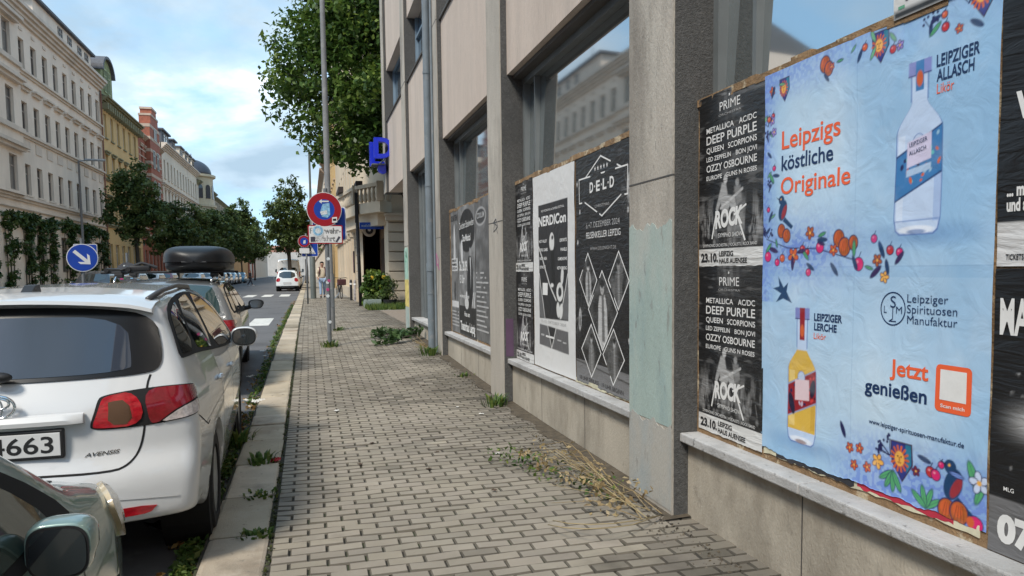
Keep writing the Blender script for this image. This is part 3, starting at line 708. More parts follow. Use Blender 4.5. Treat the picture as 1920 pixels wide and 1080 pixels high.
    for x, y, r in ((.155, 1.155, .028), (.195, 1.13, .027), (.565, 1.10, .032), (.60, 1.062, .034), (.655, 1.078, .026)): walnut(x, y, r)
    for x, y, r, c in ((.045, 1.03, .03, pnk), (.44, 1.065, .03, pnk), (.69, .985, .034, pnk), (.315, 1.06, .022, red), (.35, 1.045, .018, red), (.78, 1.09, .02, pnk), (.87, 1.04, .022, red), (.92, 1.03, .02, pnk), (.12, 1.0, .02, pnk), (.36, .95, .02, pnk), (.16, 1.02, .022, org)): berry(x, y, r * .8, c)
    for x, y, r, c in ((.37, 1.135, .036, wal), (.245, 1.03, .045, org), (.53, 1.05, .03, org), (.80, 1.0, .03, wal), (.84, .93, .028, yel)): flower(x, y, r * .8, c)
    for k in range(18): leaf(rnd.uniform(.05, .92), rnd.uniform(.96, 1.13), rnd.uniform(.04, .075), rnd.uniform(0, 6.28), rnd.choice([tel, grn, S(60, 40, 90)]))
    def bird(x, y, k, fl=1, body=tel):
        cv.ellipse(x, y, .034 * k, .055 * k, body, -.35 * fl); cv.ellipse(x - .012 * k * fl, y + .055 * k, .024 * k, .024 * k, body)
        cv.poly([(x - .03 * k * fl, y + .062 * k), (x - .055 * k * fl, y + .072 * k), (x - .028 * k * fl, y + .05 * k)], S(40, 26, 40)); cv.poly([(x + .02 * k * fl, y - .035 * k), (x + .085 * k * fl, y - .085 * k), (x + .07 * k * fl, y - .10 * k), (x, y - .055 * k)], body)
        cv.ellipse(x + .012 * k * fl, y - .008 * k, .016 * k, .040 * k, S(150, 50, 60), -.5 * fl); cv.ellipse(x - .016 * k * fl, y + .06 * k, .005 * k, .005 * k, yel)
    bird(.165, 1.255, .95)
    cv.poly([(.09, .87), (.155, .845), (.115, .80), (.175, .82), (.245, .80), (.20, .855), (.21, .90), (.175, .875), (.13, .93), (.14, .88)], tel)   # lark in flight
    # lower border: flowers, leafy shield, bird on two nuts, fig
    for x, y in ((.66, .18), (.72, .19), (.69, .11), (.77, .12)): flower(x, y, .021, org)
    leaf(.63, .22, .07, 2.0, navy); flower(.83, .16, .03, yel)
    stems(.90, .20, 9, .07, 1.4, 3.0); shield(.955, .20, .064)
    for a in (3.7, 4.2, 4.7, 5.2): leaf(.915, .14, .085, a, grn)
    for a in (.6, 1.2, 1.8, 2.5): leaf(1.08, .04, .085, a, grn)
    berry(1.10, .185, .02, red); berry(1.125, .18, .02, pnk); leaf(1.10, .22, .06, 2.9, tel); flower(1.03, .17, .018, S(120, 40, 60))
    bird(1.205, .165, 1.15, 1); berry(1.150, .225, .012, pnk); walnut(1.18, .06, .038); walnut(1.232, .066, .036)
    leaf(1.27, .27, .12, 5.1, grn); leaf(1.30, .12, .10, 1.2, grn); flower(1.315, .20, .038, S(200, 214, 240)); leaf(1.25, .2, .06, 3.0, bl)
    cv.ellipse(1.30, .045, .034, .032, navy); cv.ellipse(1.30, .045, .030, .028, pnk); cv.ellipse(1.28, .048, .016, .02, org)
    # the two bottles
    def bottle(x0, x1, zb, zs, zt, liquid, seed, tilt=.13):
        cx_ = (x0 + x1) / 2; W = x1 - x0; nk = W * .17; zn = zs + (zt - zs) * .12
        gl = S(190, 210, 238); edge = S(92, 122, 182)
        cv.ellipse(cx_ + .03, zb + .0, W * .85, .035, S(70, 120, 180), 0, .5, .06)
        body = [(x0 + .01, zb + .015), (x0 + .03, zb), (x1 - .03, zb), (x1 - .01, zb + .015), (x1, zb + .06), (x1, zs - W * .50)]
        for k in range(9):
            t_ = k / 8; body.append((cx_ + nk + (W / 2 - nk) * (.5 + .5 * math.cos(math.pi * t_)) ** .7, zs - W * .50 + W * .50 * t_))
        body += [(cx_ + nk, zt), (cx_ - nk, zt)]
        for k in range(8, -1, -1):
            t_ = k / 8; body.append((cx_ - nk - (W / 2 - nk) * (.5 + .5 * math.cos(math.pi * t_)) ** .7, zs - W * .50 + W * .50 * t_))
        body.append((x0, zb + .06))
        cv.poly(body, edge); inner = [(cx_ + (p[0] - cx_) * .955, zb + .006 + (p[1] - zb) * .992) for p in body]; cv.poly(inner, gl)
        m = lambda a, b: ((U > a) & (U < b) & (V > zb + .05) & (V < zs - W * .5)).astype(float)
        if liquid is not None:
            li = [p for p in inner if p[1] < zs - .01 and p[1] > zb + .05]
            cv.poly([(x0 + .006, zb + .065), (x1 - .006, zb + .065), (x1 - .006, zs - W * .50)] + [p for p in inner if p[0] > cx_ + nk * 1.2 and p[1] > zs - W * .50 and p[1] < zs] + [(cx_ + nk, zs - .004), (cx_ - nk, zs - .004)] + [p for p in inner if p[0] < cx_ - nk * 1.2 and p[1] > zs - W * .50 and p[1] < zs] + [(x0 + .006, zs - W * .50)], liquid)
            cv.blend(m(x0 + .012, x0 + W * .26) * .28 * (V > zb + .08), S(250, 240, 190)); cv.blend(m(x1 - W * .2, x1 - .01) * .3 * (V > zb + .08), S(176, 128, 44))
        else:
            cv.blend(m(x0 + .012, x0 + W * .2) * .55, S(216, 228, 246)); cv.blend(m(x1 - W * .16, x1 - .008) * .45, S(128, 160, 214)); cv.line([(x0 + .012, zb + .055), (x1 - .012, zb + .058)], .006, edge, .7)
        cv.ellipse(cx_, zb + .02, W * .38, .016, S(236, 240, 248), 0, .7); cv.ellipse(cx_, zb + .012, W * .2, .01, S(120, 70, 50) if liquid is not None else S(70, 110, 170), 0, .7)
        cv.line([(cx_ - nk * 1.05, zs + .01), (cx_ - nk * 1.05, zt)], .005, edge, .8); cv.line([(cx_ + nk * 1.05, zs + .01), (cx_ + nk * 1.05, zt)], .005, edge, .8)
        cv.poly([(cx_ - nk * 1.4, zt - .05), (cx_ + nk * 1.4, zt - .05), (cx_ + nk * 1.4, zt), (cx_ - nk * 1.4, zt)], S(128, 136, 196)); cv.line([(cx_ - nk * 1.35, zt - .053), (cx_ + nk * 1.35, zt - .053)], .006, S(70, 70, 130))
        lc = S(58, 120, 178) if liquid is None else S(146, 34, 44)
        cv.poly([(cx_ - nk * .5, zs + .045), (cx_ + nk * .5, zs + .045), (cx_ + nk * .5, zt), (cx_ - nk * .5, zt)], lc); cv.ellipse(cx_, zs + .09, nk * .4, .03, org)
        h0 = zb + (zs - zb) * .26; h1 = h0 + (zs - zb) * .36; sl = W * .42
        band = [(x0 + .002, h0), (x1 - .002, h0 + sl), (x1 - .002, h1 + sl), (x0 + .002, h1)]
        cv.poly(band, S(40, 70, 120) if liquid is None else S(150, 160, 190)); cv.poly([(x0 + .004, h0 + .008), (x1 - .004, h0 + sl + .008), (x1 - .004, h1 + sl - .008), (x0 + .004, h1 - .008)], lc)
        r2 = random.Random(seed)
        for k in range(26):
            t = r2.random(); x = x0 + .01 + (W - .02) * t; y = h0 + sl * t + r2.uniform(.02, h1 - h0 - .02)
            cv.ellipse(x, y, r2.uniform(.006, .014), r2.uniform(.004, .009), r2.choice([navy, org, S(90, 190, 190), S(150, 190, 215)] if liquid is None else [navy, S(206, 60, 60), S(190, 180, 200), S(40, 20, 40)]), r2.uniform(0, 3))
        cv.ellipse(cx_ - .002, h1 + sl * .45, W * .13, W * .14, edge); cv.ellipse(cx_ - .002, h1 + sl * .45, W * .115, W * .125, S(190, 206, 232))
        return cx_, h0, h1, sl
    B1 = bottle(.885, 1.115, 1.095, 1.60, 1.758, None, 5)
    cx1, h0, h1, sl = B1
    cv.poly([(cx1 - .058, h0 + .13), (cx1 + .062, h0 + .155), (cx1 + .062, h0 + .255), (cx1 - .058, h0 + .23)], S(206, 200, 226)); cv.poly([(cx1 - .058, h0 + .095), (cx1 + .062, h0 + .115), (cx1 + .062, h0 + .14), (cx1 - .058, h0 + .122)], S(170, 196, 226))
    B2 = bottle(.215, .43, .118, .58, .78, S(216, 178, 76), 8); cx2, g0, g1, gs = B2
    cv.poly([(cx2 - .05, g0 + .09), (cx2 + .055, g0 + .10), (cx2 + .055, g0 + .20), (cx2 - .05, g0 + .19)], S(224, 200, 206)); cv.ellipse(cx2 - .075, g0 + .07, .02, .055, S(36, 34, 60), .3); cv.ellipse(cx2 + .08, g0 + .16, .018, .045, S(36, 34, 60), -.2)
    # orange QR frame stays as a plain rounded tile
    cv.blend(np.clip(vnoise(U.shape, (14, 10), 77, 4) - .62, 0, 1) * .5, (.75, .8, .85))
    return cv, B1, B2
bcv, BB1, BB2 = blue_canvas()
bp = Poster('advertising_poster', 'large light blue liqueur poster with two bottles, fruit garlands and orange slogan', 3.368, .553, bcv, M_print, 6, .0075, trim=.032)
NV, OR = ('navy_lettering', M_navy), ('orange_lettering', M_orng)
bp.text('Leipzigs', .15, 1.556, .085, OR, .012, width=.415); bp.text('köstliche', .15, 1.452, .070, NV, .014, width=.37); bp.text('Originale', .148, 1.335, .078, OR, .012, width=.485)
bp.text('LEIPZIGER', 1.078, 1.712, .042, NV, .02, width=.187); bp.text('ALLASCH', 1.08, 1.658, .042, NV, .02, width=.165); bp.text('Likör', 1.082, 1.612, .036, OR, 0, width=.078)
bp.text('LEIPZIGER', .408, .726, .032, NV, .03, width=.19); bp.text('LERCHE', .41, .681, .032, NV, .03, width=.155); bp.text('Likör', .41, .640, .028, OR, 0, width=.085)
bp.text('Leipziger', .968, .832, .032, NV, -.004, width=.195, z=2); bp.text('Spirituosen', .968, .790, .032, NV, -.004, width=.235); bp.text('Manufaktur', .97, .748, .032, NV, -.004, width=.235)
def ring(p, u, v, r0, ry, wd, key, n=36):
    pts = [(u + math.cos(a * 2 * math.pi / n) * r0, v + math.sin(a * 2 * math.pi / n) * ry) for a in range(n + 1)]; p.line(pts, wd, key)
ring(bp, .892, .803, .066, .066, .005, NV); bp.text('S', .878, .808, .046, NV, -.004, width=.03); bp.text('L', .843, .785, .028, NV, -.004); bp.text('M', .91, .785, .028, NV, -.004, width=.032); bp.line([(.892, .808), (.892, .762), (.874, .752), (.91, .752)], .004, NV)
bp.text('Jetzt', .888, .535, .062, OR, .022, width=.195); bp.text('genießen', .75, .445, .055, NV, .022, width=.33)
sq = []
for cx_, cy_, a0 in ((1.255, .588, 0), (1.135, .588, 90), (1.135, .447, 180), (1.255, .447, 270)):
    sq += [(cx_ + .018 * math.cos(R(a0 + t)), cy_ + .018 * math.sin(R(a0 + t))) for t in (0, 30, 60, 90)]
bp.poly(sq, ('orange_tile', M_orng)); bp.poly([(1.138, .474), (1.252, .474), (1.252, .588), (1.138, .588)], ('white_field', M_ink), 2); bp.text('Scan mich', 1.143, .446, .013, W_, .02, width=.104, z=3)
bp.text('www.leipziger-spirituosen-manufaktur.de', .775, .312, .019, NV, .012, width=.475)
bp.text('LEIPZIGER', BB1[0] - .045, BB1[1] + .21, .016, NV, 0, width=.09, rot=.16); bp.text('ALLASCH', BB1[0] - .045, BB1[1] + .178, .016, NV, 0, width=.085, rot=.16)
bp.done()
# ---- white poster with the black event print
cv = Canvas(1.245, 1.94, .008, (0.66, 0.66, 0.655)); cv.blend(np.clip(vnoise(cv.U.shape, (8, 5), 3, 4) - .5, 0, 1) * .4, (.5, .5, .5))
bk = (.025, .025, .027)
cv.poly([(.18, .50), (1.065, .52), (1.065, 1.64), (.18, 1.64)], bk); cv.poly([(.18, .23), (1.06, .21), (1.06, .42), (.18, .44)], (.12, .12, .125))
cv.poly([(.185, .95), (.185, .51), (.37, .51)], (.13, .13, .135)); cv.poly([(1.06, .95), (1.06, .53), (.84, .53)], (.13, .13, .135)); cv.poly([(.45, .435), (.70, .43), (.58, .225)], bk)
wh = (.66, .66, .65)
cv.line([(.185, .95), (.37, .51)], .014, wh); cv.line([(1.06, .95), (.84, .53)], .014, wh); cv.line([(.185, 1.22), (.50, .86), (.72, .70)], .02, wh); cv.line([(.45, .435), (.58, .225), (.72, .43)], .014, wh)
cv.ellipse(.60, 1.26, .075, .09, wh); cv.ellipse(.62, 1.30, .03, .02, bk); cv.poly([(.57, 1.18), (.67, 1.18), (.70, .86), (.58, .84)], (.01, .01, .01)); cv.ellipse(.60, .84, .05, .02, wh)     # hand held microphone
cv.ellipse(.83, .78, .10, .09, wh); cv.ellipse(.83, .78, .05, .045, bk); cv.ellipse(.90, .93, .04, .085, wh, -.25); cv.ellipse(.79, .61, .05, .075, wh, .3); cv.ellipse(.87, .60, .045, .075, wh, -.3)
p = Poster('event_poster', 'white poster with a black printed panel between the concert posters and the diamond poster', 7.425, .54, cv, M_print, 9, .008)
p.text('NETWORKING & GAMING FESTIVAL', .27, 1.565, .022, W_, 0, width=.70); p.text('NERDICon', .19, 1.428, .090, W_, .03, width=.83)
for i, (a, b) in enumerate((('HOT VALLEY', 'ESPORTS'), ('RETRO GAMES', 'PANELS'), ('INDIE AREA', 'GAMESHOWS'), ('KEYNOTES', 'NETWORKING'))):
    v = 1.262 - i * .086; p.text(a, .205, v, .028, W_, .02, width=.033 * len(a) * .75); p.text(b, 1.045 - .033 * len(b) * .85, v - .012, .028, W_, .02, width=.033 * len(b) * .85)
p.poly([(.30, .74), (.46, .74), (.46, .86), (.30, .86)], W_)
p.line([(.25, .335), (.33, .335)], .02, G_); p.line([(.40, .33), (.66, .33)], .02, W_); p.line([(.76, .32), (.86, .32)], .016, G_); p.line([(.92, .31), (1.0, .31)], .016, G_); p.text('11.-13. OKTOBER 2024', .24, .463, .026, G_, 0, width=.76)
p.done()
# ---- black poster with the diamond photographs
cv = Canvas(1.225, 1.94, .007, (.013, .013, .014)); U, V = cv.U, cv.V; n = vnoise(U.shape, (26, 17), 21, 4)
cv.blend(np.clip(n - .58, 0, 1) * np.clip((V - 1.2) / .5, 0, 1) * .25, (.4, .4, .4))
cv.blend(((V < .20) & (V > 0)).astype(float), (.17, .17, .175)); cv.line([(0, .185), (1.22, .125)], .012, (.05, .05, .05))
def diamond(cu, cvv, rx, ry, tone, seed):
    pts = [(cu, cvv + ry), (cu + rx, cvv), (cu, cvv - ry), (cu - rx, cvv)]
    t = vnoise(U.shape, (14, 10), seed, 4); m = (np.abs(U - cu) / rx + np.abs(V - cvv) / ry) < 1
    cv.c = np.where(m[..., None], (np.clip(t - .35, 0, 1) * tone * 1.3 + .02)[..., None], cv.c); return m
DM = ((.30, .897, .20, .223), (.925, .897, .197, .223), (.605, .65, .304, .322), (.357, .30, .215, .223), (.826, .297, .213, .22))
mA, mB_, mC, mD, mE = [diamond(*d_, (.25, .30, .12, .22, .25)[i], 3 + i) for i, d_ in enumerate(DM)]
gr = lambda a: (a, a, a)
def person_print(mask, x, y, k, coat, face=.34):
    sv = cv.c.copy()
    cv.poly([(x - .11 * k, y - .14 * k), (x - .075 * k, y - .04 * k), (x + .07 * k, y - .03 * k), (x + .12 * k, y - .16 * k), (x + .13 * k, y - .55 * k), (x - .12 * k, y - .6 * k)], gr(coat), .95, .015)
    cv.poly([(x - .02 * k, y - .03 * k), (x + .04 * k, y - .03 * k), (x + .06 * k, y - .5 * k), (x - .01 * k, y - .5 * k)], gr(.05 if coat > .2 else .25), .8, .015)
    cv.ellipse(x, y + .04 * k, .05 * k, .07 * k, gr(face), 0, 1, .01); cv.ellipse(x, y + .085 * k, .055 * k, .04 * k, gr(.02), 0, 1, .01)
    for q in (-.018, .02): cv.ellipse(x + q * k, y + .045 * k, .008 * k, .006 * k, gr(.03))
    cv.c = np.where(mask[..., None], cv.c, sv)
person_print(mC, .60, .80, .8, .50); person_print(mA, .30, .98, .55, .40, .4); person_print(mB_, .92, .99, .6, .10, .25); person_print(mD, .36, .38, .5, .16); person_print(mE, .84, .38, .55, .10)
cv.ellipse(1.13, 1.58, .055, .12, gr(.22)); cv.ellipse(1.12, 1.60, .03, .08, gr(.45)); cv.ellipse(.10, .55, .035, .1, gr(.4)); cv.ellipse(.10, .53, .02, .05, gr(.12))
for k in range(40):
    r = random.Random(k); a = r.uniform(0, 6.28); c0 = (1.12, 1.55) if k < 26 else (.10, .58); cv.line([c0, (c0[0] + math.cos(a) * .14, c0[1] + math.sin(a) * .2)], .004, gr(.2), .6)
for x, y in ((.10, 1.48), (.05, 1.22), (1.10, 1.42), (1.12, .45), (.04, 1.72)): cv.ellipse(x, y, .012, .022, gr(.55))
p = Poster('party_poster', 'black poster with white outlined diamonds and a crest, beside the turquoise pillar', 6.16, .545, cv, M_printb, 12, .006, ragged=.01)
p.line([(.092, 1.754), (1.097, 1.748), (1.097, 1.536), (.092, 1.552), (.092, 1.754)], .012, W_); p.line([(.238, 1.753), (.583, 1.888), (.981, 1.749)], .012, W_); p.line([(.235, 1.548), (.612, 1.411), (.98, 1.542)], .012, W_)
for i, ch in enumerate('DELD'): p.text(ch, .35 + i * .14, 1.618, .080, W_, .03, width=.078)
for i in range(3): q = .459 + i * .14; p.poly([(q - .008, 1.652), (q + .008, 1.652), (q + .008, 1.668), (q - .008, 1.668)], W_)
for i in range(5):
    q = .465 + i * .062; p.poly([(q + (.018 if j % 2 == 0 else .008) * math.sin(j * .628), 1.80 + (.024 if j % 2 == 0 else .010) * math.cos(j * .628)) for j in range(10)], W_)
p.text('CHRISTMAS', .46, 1.486, .022, G_, 0, width=.30); p.text('6.+7. DEZEMBER 2024', .255, 1.328, .046, G_, .0, width=.70); p.text('FELSENKELLER LEIPZIG', .255, 1.243, .050, W_, .004, width=.71); p.text('WWW.DELDNIGHT.DE', .35, 1.143, .026, G_, -.005, width=.53)
for cu, cvv, rx, ry in DM: p.line([(cu, cvv + ry), (cu + rx, cvv), (cu, cvv - ry), (cu - rx, cvv), (cu, cvv + ry)], .012, W_)
p.text('18 UHR EINLASS · 19 UHR BEGINN', .08, .028, .034, K_, .0, width=.95)
p.done()
# ---- third window: three black and white theatre posters
def bw_canvas(w, h, seed, lum):
    cv = Canvas(w, h, .012, gr(lum)); t = vnoise(cv.U.shape, (h * 7, w * 7), seed, 4); cv.blend(np.clip(t - .4, 0, 1) * 1.6, gr(lum * 2.2 + .02)); return cv
cv = bw_canvas(.62, 1.96, 31, .13); cv.ellipse(.30, 1.45, .07, .28, gr(.6)); cv.poly([(.2, 1.1), (.42, 1.1), (.35, 1.5), (.25, 1.5)], gr(.55)); cv.poly([(.05, .98), (.55, .98), (.55, 1.18), (.05, 1.18)], gr(.62)); cv.ellipse(.3, .66, .06, .16, gr(.03)); cv.poly([(.03, .40), (.59, .40), (.59, .50), (.03, .50)], gr(.6))
p = Poster('theatre_poster', 'narrow grey theatre poster at the left of the farthest postered window', 12.07, .55, cv, M_print, 14, .005)
p.text('SCHATTEN', .05, 1.78, .085, K_, .03, width=.5)
for i in range(3): p.text(('SPIELZEIT', 'PREMIERE', '2024')[i], .08, 1.125 - i * .06, .035, K_, .02, width=.4)
for i in range(5): p.line([(.04, .33 - i * .055), (.56, .33 - i * .055)], .022, G_)
p.done()
cv = bw_canvas(1.19, 1.96, 33, .16); cv.ellipse(.62, 1.58, .55, .32, gr(.02)); cv.poly([(.60, .45), (1.0, .45), (1.02, 1.0), (.92, 1.2), (.72, 1.2), (.60, .9)], gr(.012)); cv.ellipse(.86, 1.30, .075, .10, gr(.3)); cv.ellipse(.86, 1.37, .085, .06, gr(.01)); cv.poly([(.81, 1.18), (.9, 1.18), (.86, .7)], gr(.5))
cv.poly([(0, 0), (1.19, 0), (1.19, .45), (0, .45)], gr(.015)); cv.ellipse(.25, 1.28, .08, .18, gr(.6)); cv.ellipse(.55, .5, .15, .09, gr(.6)); cv.ellipse(.55, .62, .05, .06, gr(.6)); cv.line([(.95, .46), (1.05, .66)], .04, gr(.6)); cv.line([(1.08, .46), (1.15, .66)], .04, gr(.6))
p = Poster('musical_poster', 'black and white musical poster with a dark coated figure in the farthest postered window', 11.43, .545, cv, M_print, 15, .0055)
p.text('Zwischen Scheinwelten', .10, 1.62, .10, W_, .0, width=1.02, rot=.02); p.text('Das Musical', .32, 1.43, .10, W_, .02, width=.55); p.text('Sa. 28.09.', .06, .99, .14, W_, .03, width=.58); p.text('15 Uhr', .08, .80, .12, W_, .02, width=.34)
p.text('www.theatergruppe-leipzig.de', .05, .58, .05, W_, .02, width=.7); p.text('Haus am', .36, .30, .07, W_, .02, width=.4); p.text('Theaterhaus Leipzig', .07, .08, .13, W_, .03, width=1.04)
p.done()
cv = bw_canvas(.86, 1.96, 37, .10); cv.ellipse(.35, 1.72, .33, .13, gr(.35)); cv.ellipse(.35, 1.72, .28, .10, gr(.05))
p = Poster('weathered_poster', 'faded dark grey poster torn at its edges, right of the musical poster', 10.235, .55, cv, M_print, 16, .005, ragged=.03)
p.text('COOLUM', .12, 1.70, .07, G_, .03, width=.46)
for i in range(13): p.line([(.06, .95 - i * .066), (.5 + .3 * ((i * 7) % 5) / 5, .95 - i * .066)], .024, G_)
p.done()
# ---- right edge of the picture: posters cut by the frame
cv = Canvas(.72, .985, .008, (.014, .014, .015)); cv.blend((cv.V < .15).astype(float), (.6, .6, .6))
p = Poster('tour_poster', 'black tour poster with a white ticket strip, right of the blue liqueur poster', 2.018, 1.523, cv, M_printb, 17, .006)
p.text('presents', .05, .895, .030, W_, .01, align='LEFT', width=.16); p.text('W', .055, .49, .080, W_, .05, width=.11); p.text('... mit', .035, .235, .040, W_, .04, width=.085); p.text('und all s', .035, .185, .040, W_, .04, width=.11); p.text('TICKETS: AN', .035, .022, .018, K_, .02, width=.10); p.done()
cv = Canvas(.72, .985, .008, (.014, .014, .015)); cv.blend((cv.V < .20).astype(float), (.15, .15, .155)); cv.blend(np.exp(-(((cv.U - .16) / .08) ** 2 + ((cv.V - .47) / .05) ** 2)) * .7, (.6, .6, .6))
for k in range(30): r = random.Random(k); cv.ellipse(r.uniform(0, .7), r.uniform(.25, .7), .004, .004, gr(.3))
p = Poster('show_poster', 'black poster with tall white letters over a grey foot, lowest at the right', 2.016, .53, cv, M_printb, 18, .006)
p.text('MAIT', .022, .765, .115, W_, .03, width=.17); p.text('07.', .035, .05, .085, W_, .06, width=.16); p.text('MLG', .055, .225, .014, W_, .01); p.done()
# small white paper above the blue poster
cv = Canvas(.30, .20, .01, (.62, .62, .61)); cv.poly([(0, 0), (.3, 0), (.3, .03), (0, .03)], gr(.03))
p = Poster('paper_notice', 'small white notice stuck on the board edge above the blue poster', 2.50, 2.497, cv, M_print, 20, .013); p.text('AUF', .06, .06, .05, K_, .03); p.line([(.03, .04), (.05, .04)], .012, ('green_mark', gm[2])); p.done()
# remains of torn posters showing below the blue one
rmb = MB(); rr = random.Random(8)
M_scrap = [mat('scrap_cream', (.55, .52, .38), .8, var=.25, vs=8), mat('scrap_red', (.5, .03, .06), .6, var=.2), mat('scrap_dark', (.03, .03, .035), .6, var=.3)]
def scrap(y0, y1, z0, z1, mi, seed, label):
    r = random.Random(seed); n = 26; lo = [(y0 + (y1 - y0) * i / n, z0 + r.uniform(-.006, .006)) for i in range(n + 1)]
    pl = [(y, z) for y, z in lo] + [(y1, z1), (y0, z1)]
    o = MB().prism(pl, XB - .0035 - .0009 * mi, XB + .001, 'yz').build('poster_scrap', M_scrap[mi]); tag(o, label, 'torn paper', 'torn poster remains on the boards'); return o
scrap(3.35, 2.05, .560, .60, 0, 1, 'torn cream paper remnant below the blue poster'); scrap(2.66, 2.16, .568, .605, 1, 2, 'torn red paper strip below the blue poster'); scrap(3.24, 2.68, .562, .605, 2, 3, 'torn dark paper strip below the bottle on the blue poster')
scrap(6.2, 4.95, .535, .57, 0, 4, 'torn cream paper remnant below the diamond poster')
# ================================================================= HOUSES ACROSS THE STREET AND FARTHER ON
def wall_holes(mb, X, y0, y1, z0, z1, rects, dep, sgn=1, mi=0):
    """facade sheet at X facing sgn*x, with openings (ya, yb, za, zb) and their reveals going back by dep"""
    ys = sorted({y0, y1} | {r[0] for r in rects} | {r[1] for r in rects}); zs = sorted({z0, z1} | {r[2] for r in rects} | {r[3] for r in rects})
    ys = [y for y in ys if y0 <= y <= y1]; zs = [z for z in zs if z0 <= z <= z1]
    hole = lambda y, z: any(r[0] < y < r[1] and r[2] < z < r[3] for r in rects)
    for a, b in zip(ys[:-1], ys[1:]):
        run = None
        for c, d in zip(zs[:-1], zs[1:]):
            if hole((a + b) / 2, (c + d) / 2): continue
            mb.quad((X, a, c), (X, b, c), (X, b, d), (X, a, d), mi)
    for a, b, c, d in rects:
        Xb = X - sgn * dep
        mb.quad((X, a, c), (X, b, c), (Xb, b, c), (Xb, a, c), mi).quad((X, a, d), (X, b, d), (Xb, b, d), (Xb, a, d), mi)
        mb.quad((X, a, c), (X, a, d), (Xb, a, d), (Xb, a, c), mi).quad((X, b, c), (X, b, d), (Xb, b, d), (Xb, b, c), mi)
M_hglass = glass_mat('house_window_glass', (0.03, 0.03, 0.032), 0.15)
M_hframe = mat('painted_window_frame', (0.30, 0.25, 0.21), 0.6, var=0.2)
M_hframew = mat('white_window_frame', (0.55, 0.54, 0.5), 0.6, var=0.1)
M_roof = mat('slate_roof', (0.105, 0.105, 0.115), 0.7, var=0.2, vs=6)
M_roofr = mat('clay_tile_roof', (0.27, 0.13, 0.09), 0.8, var=0.25, vs=5, bump=.4, bs=30)
def stucco(name, c, st=.5): return mat(name, c, 0.88, var=0.10, vs=0.5, bump=0.25, bs=25, stain=[(tuple(k * .6 for k in c), .35, .5, .75, st), (tuple(min(1, k * 1.15) for k in c), 1.1, .55, .7, .5)], stretch=(1, 1, .6))
HG = [M_hglass, M_hglass, glass_mat('curtained_window_glass', (.16, .15, .14), .15), glass_mat('grey_window_glass', (.06, .065, .07), .3)]
def window_part(parent, X, a, b, c, d, dep=.14, sgn=1, fm=None, bars=True):
    Xg = X - sgn * (dep - .02)
    w = MB().box(Xg - sgn * .03, Xg, a, b, c, d).build('window', random.choice(HG), parent)
    f = MB(); t = .07; x0, x1 = Xg + sgn * .003, Xg + sgn * .035
    f.box(x0, x1, a, a + t, c, d).box(x0, x1, b - t, b, c, d).box(x0, x1, a + t, b - t, c, c + t).box(x0, x1, a + t, b - t, d - t, d)
    if bars: f.box(x0, x1, (a + b) / 2 - .03, (a + b) / 2 + .03, c + t, d - t).box(x0, x1 - sgn * .004, a + t, b - t, d - (d - c) * .3 - .03, d - (d - c) * .3 + .03)
    f.build('frame', fm or M_hframe, w); return w
def cornice(mb, X, y0, y1, z0, h, out, sgn=1, steps=4):
    for i in range(steps):
        o = out * (i + 1) / steps; mb.box(X - sgn * .1, X + sgn * o, y0 - (0.0), y1, z0 + h * i / steps, z0 + h * (i + 1) / steps + (0 if i == steps - 1 else -.002))
def house(name, label, y0, y1, ztop, wallm, trimm, rows, wys, ww, X=-15.0, sgn=1, depth=11.0, courses=(), corn=(.6, .55), hoods=None, roofh=2.6, roofm=None, ground=True, fm=None, gw=None, gz=(1.6, 4.0), groundm=None):
    zb = gh(y0) - .1
    h = thing(name, label, 'building', (X, (y0 + y1) / 2, gh((y0 + y1) / 2)))
    rects = []
    for (za, zb_) in rows:
        for y in wys: rects.append((y - ww / 2, y + ww / 2, za, zb_))
    for y in (gw if gw is not None else wys) if ground else ():
        rects.append((y - ww * .6, y + ww * .6, gz[0], gz[1]))
    wm = MB(); wall_holes(wm, X, y0, y1, zb, ztop, rects, .22, sgn)
    wm.quad((X, y0, zb), (X - sgn * depth, y0, zb), (X - sgn * depth, y0, ztop), (X, y0, ztop)).quad((X, y1, zb), (X - sgn * depth, y1, zb), (X - sgn * depth, y1, ztop), (X, y1, ztop))
    wm.quad((X - sgn * depth, y0, zb), (X - sgn * depth, y1, zb), (X - sgn * depth, y1, ztop), (X - sgn * depth, y0, ztop))
    wm.quad((X - sgn * .24, y0, zb), (X - sgn * .24, y1, zb), (X - sgn * .24, y1, ztop), (X - sgn * .24, y0, ztop))
    wo_ = wm.build('wall', wallm, h, fix=False)
    for r in rects: window_part(h, X, *r, dep=.2, sgn=sgn, fm=fm)
    tm = MB()
    for z, t, o in courses: cornice(tm, X, y0, y1, z, t, o, sgn, 2)
    if corn: cornice(tm, X, y0, y1, ztop - corn[0], corn[0], corn[1], sgn, 4)
    for (za, zb_) in rows:
        for y in wys: tm.box(X, X + sgn * .10, y - ww * .62, y + ww * .62, za - .10, za - .002)
    tm.build('cornice', trimm, h)
    if hoods:
        hm = MB()
        for (z, w_, o) in hoods:
            for y in wys: hm.box(X, X + sgn * o * .55, y - w_ / 2 + .06, y + w_ / 2 - .06, z - .16, z - .002).box(X, X + sgn * o, y - w_ / 2, y + w_ / 2, z, z + .1)
        hm.build('window_hood', trimm, h)
    if roofh:
        a = X + sgn * .35; m = X - sgn * depth * .5; e = X - sgn * depth
        rm = MB(); rm.prism([(a, ztop + .02), (m, ztop + roofh), (e, ztop + .02)], y0, y1, 'xz'); rm.build('roof', roofm or M_roof, h)
    return h
LX = -15.0
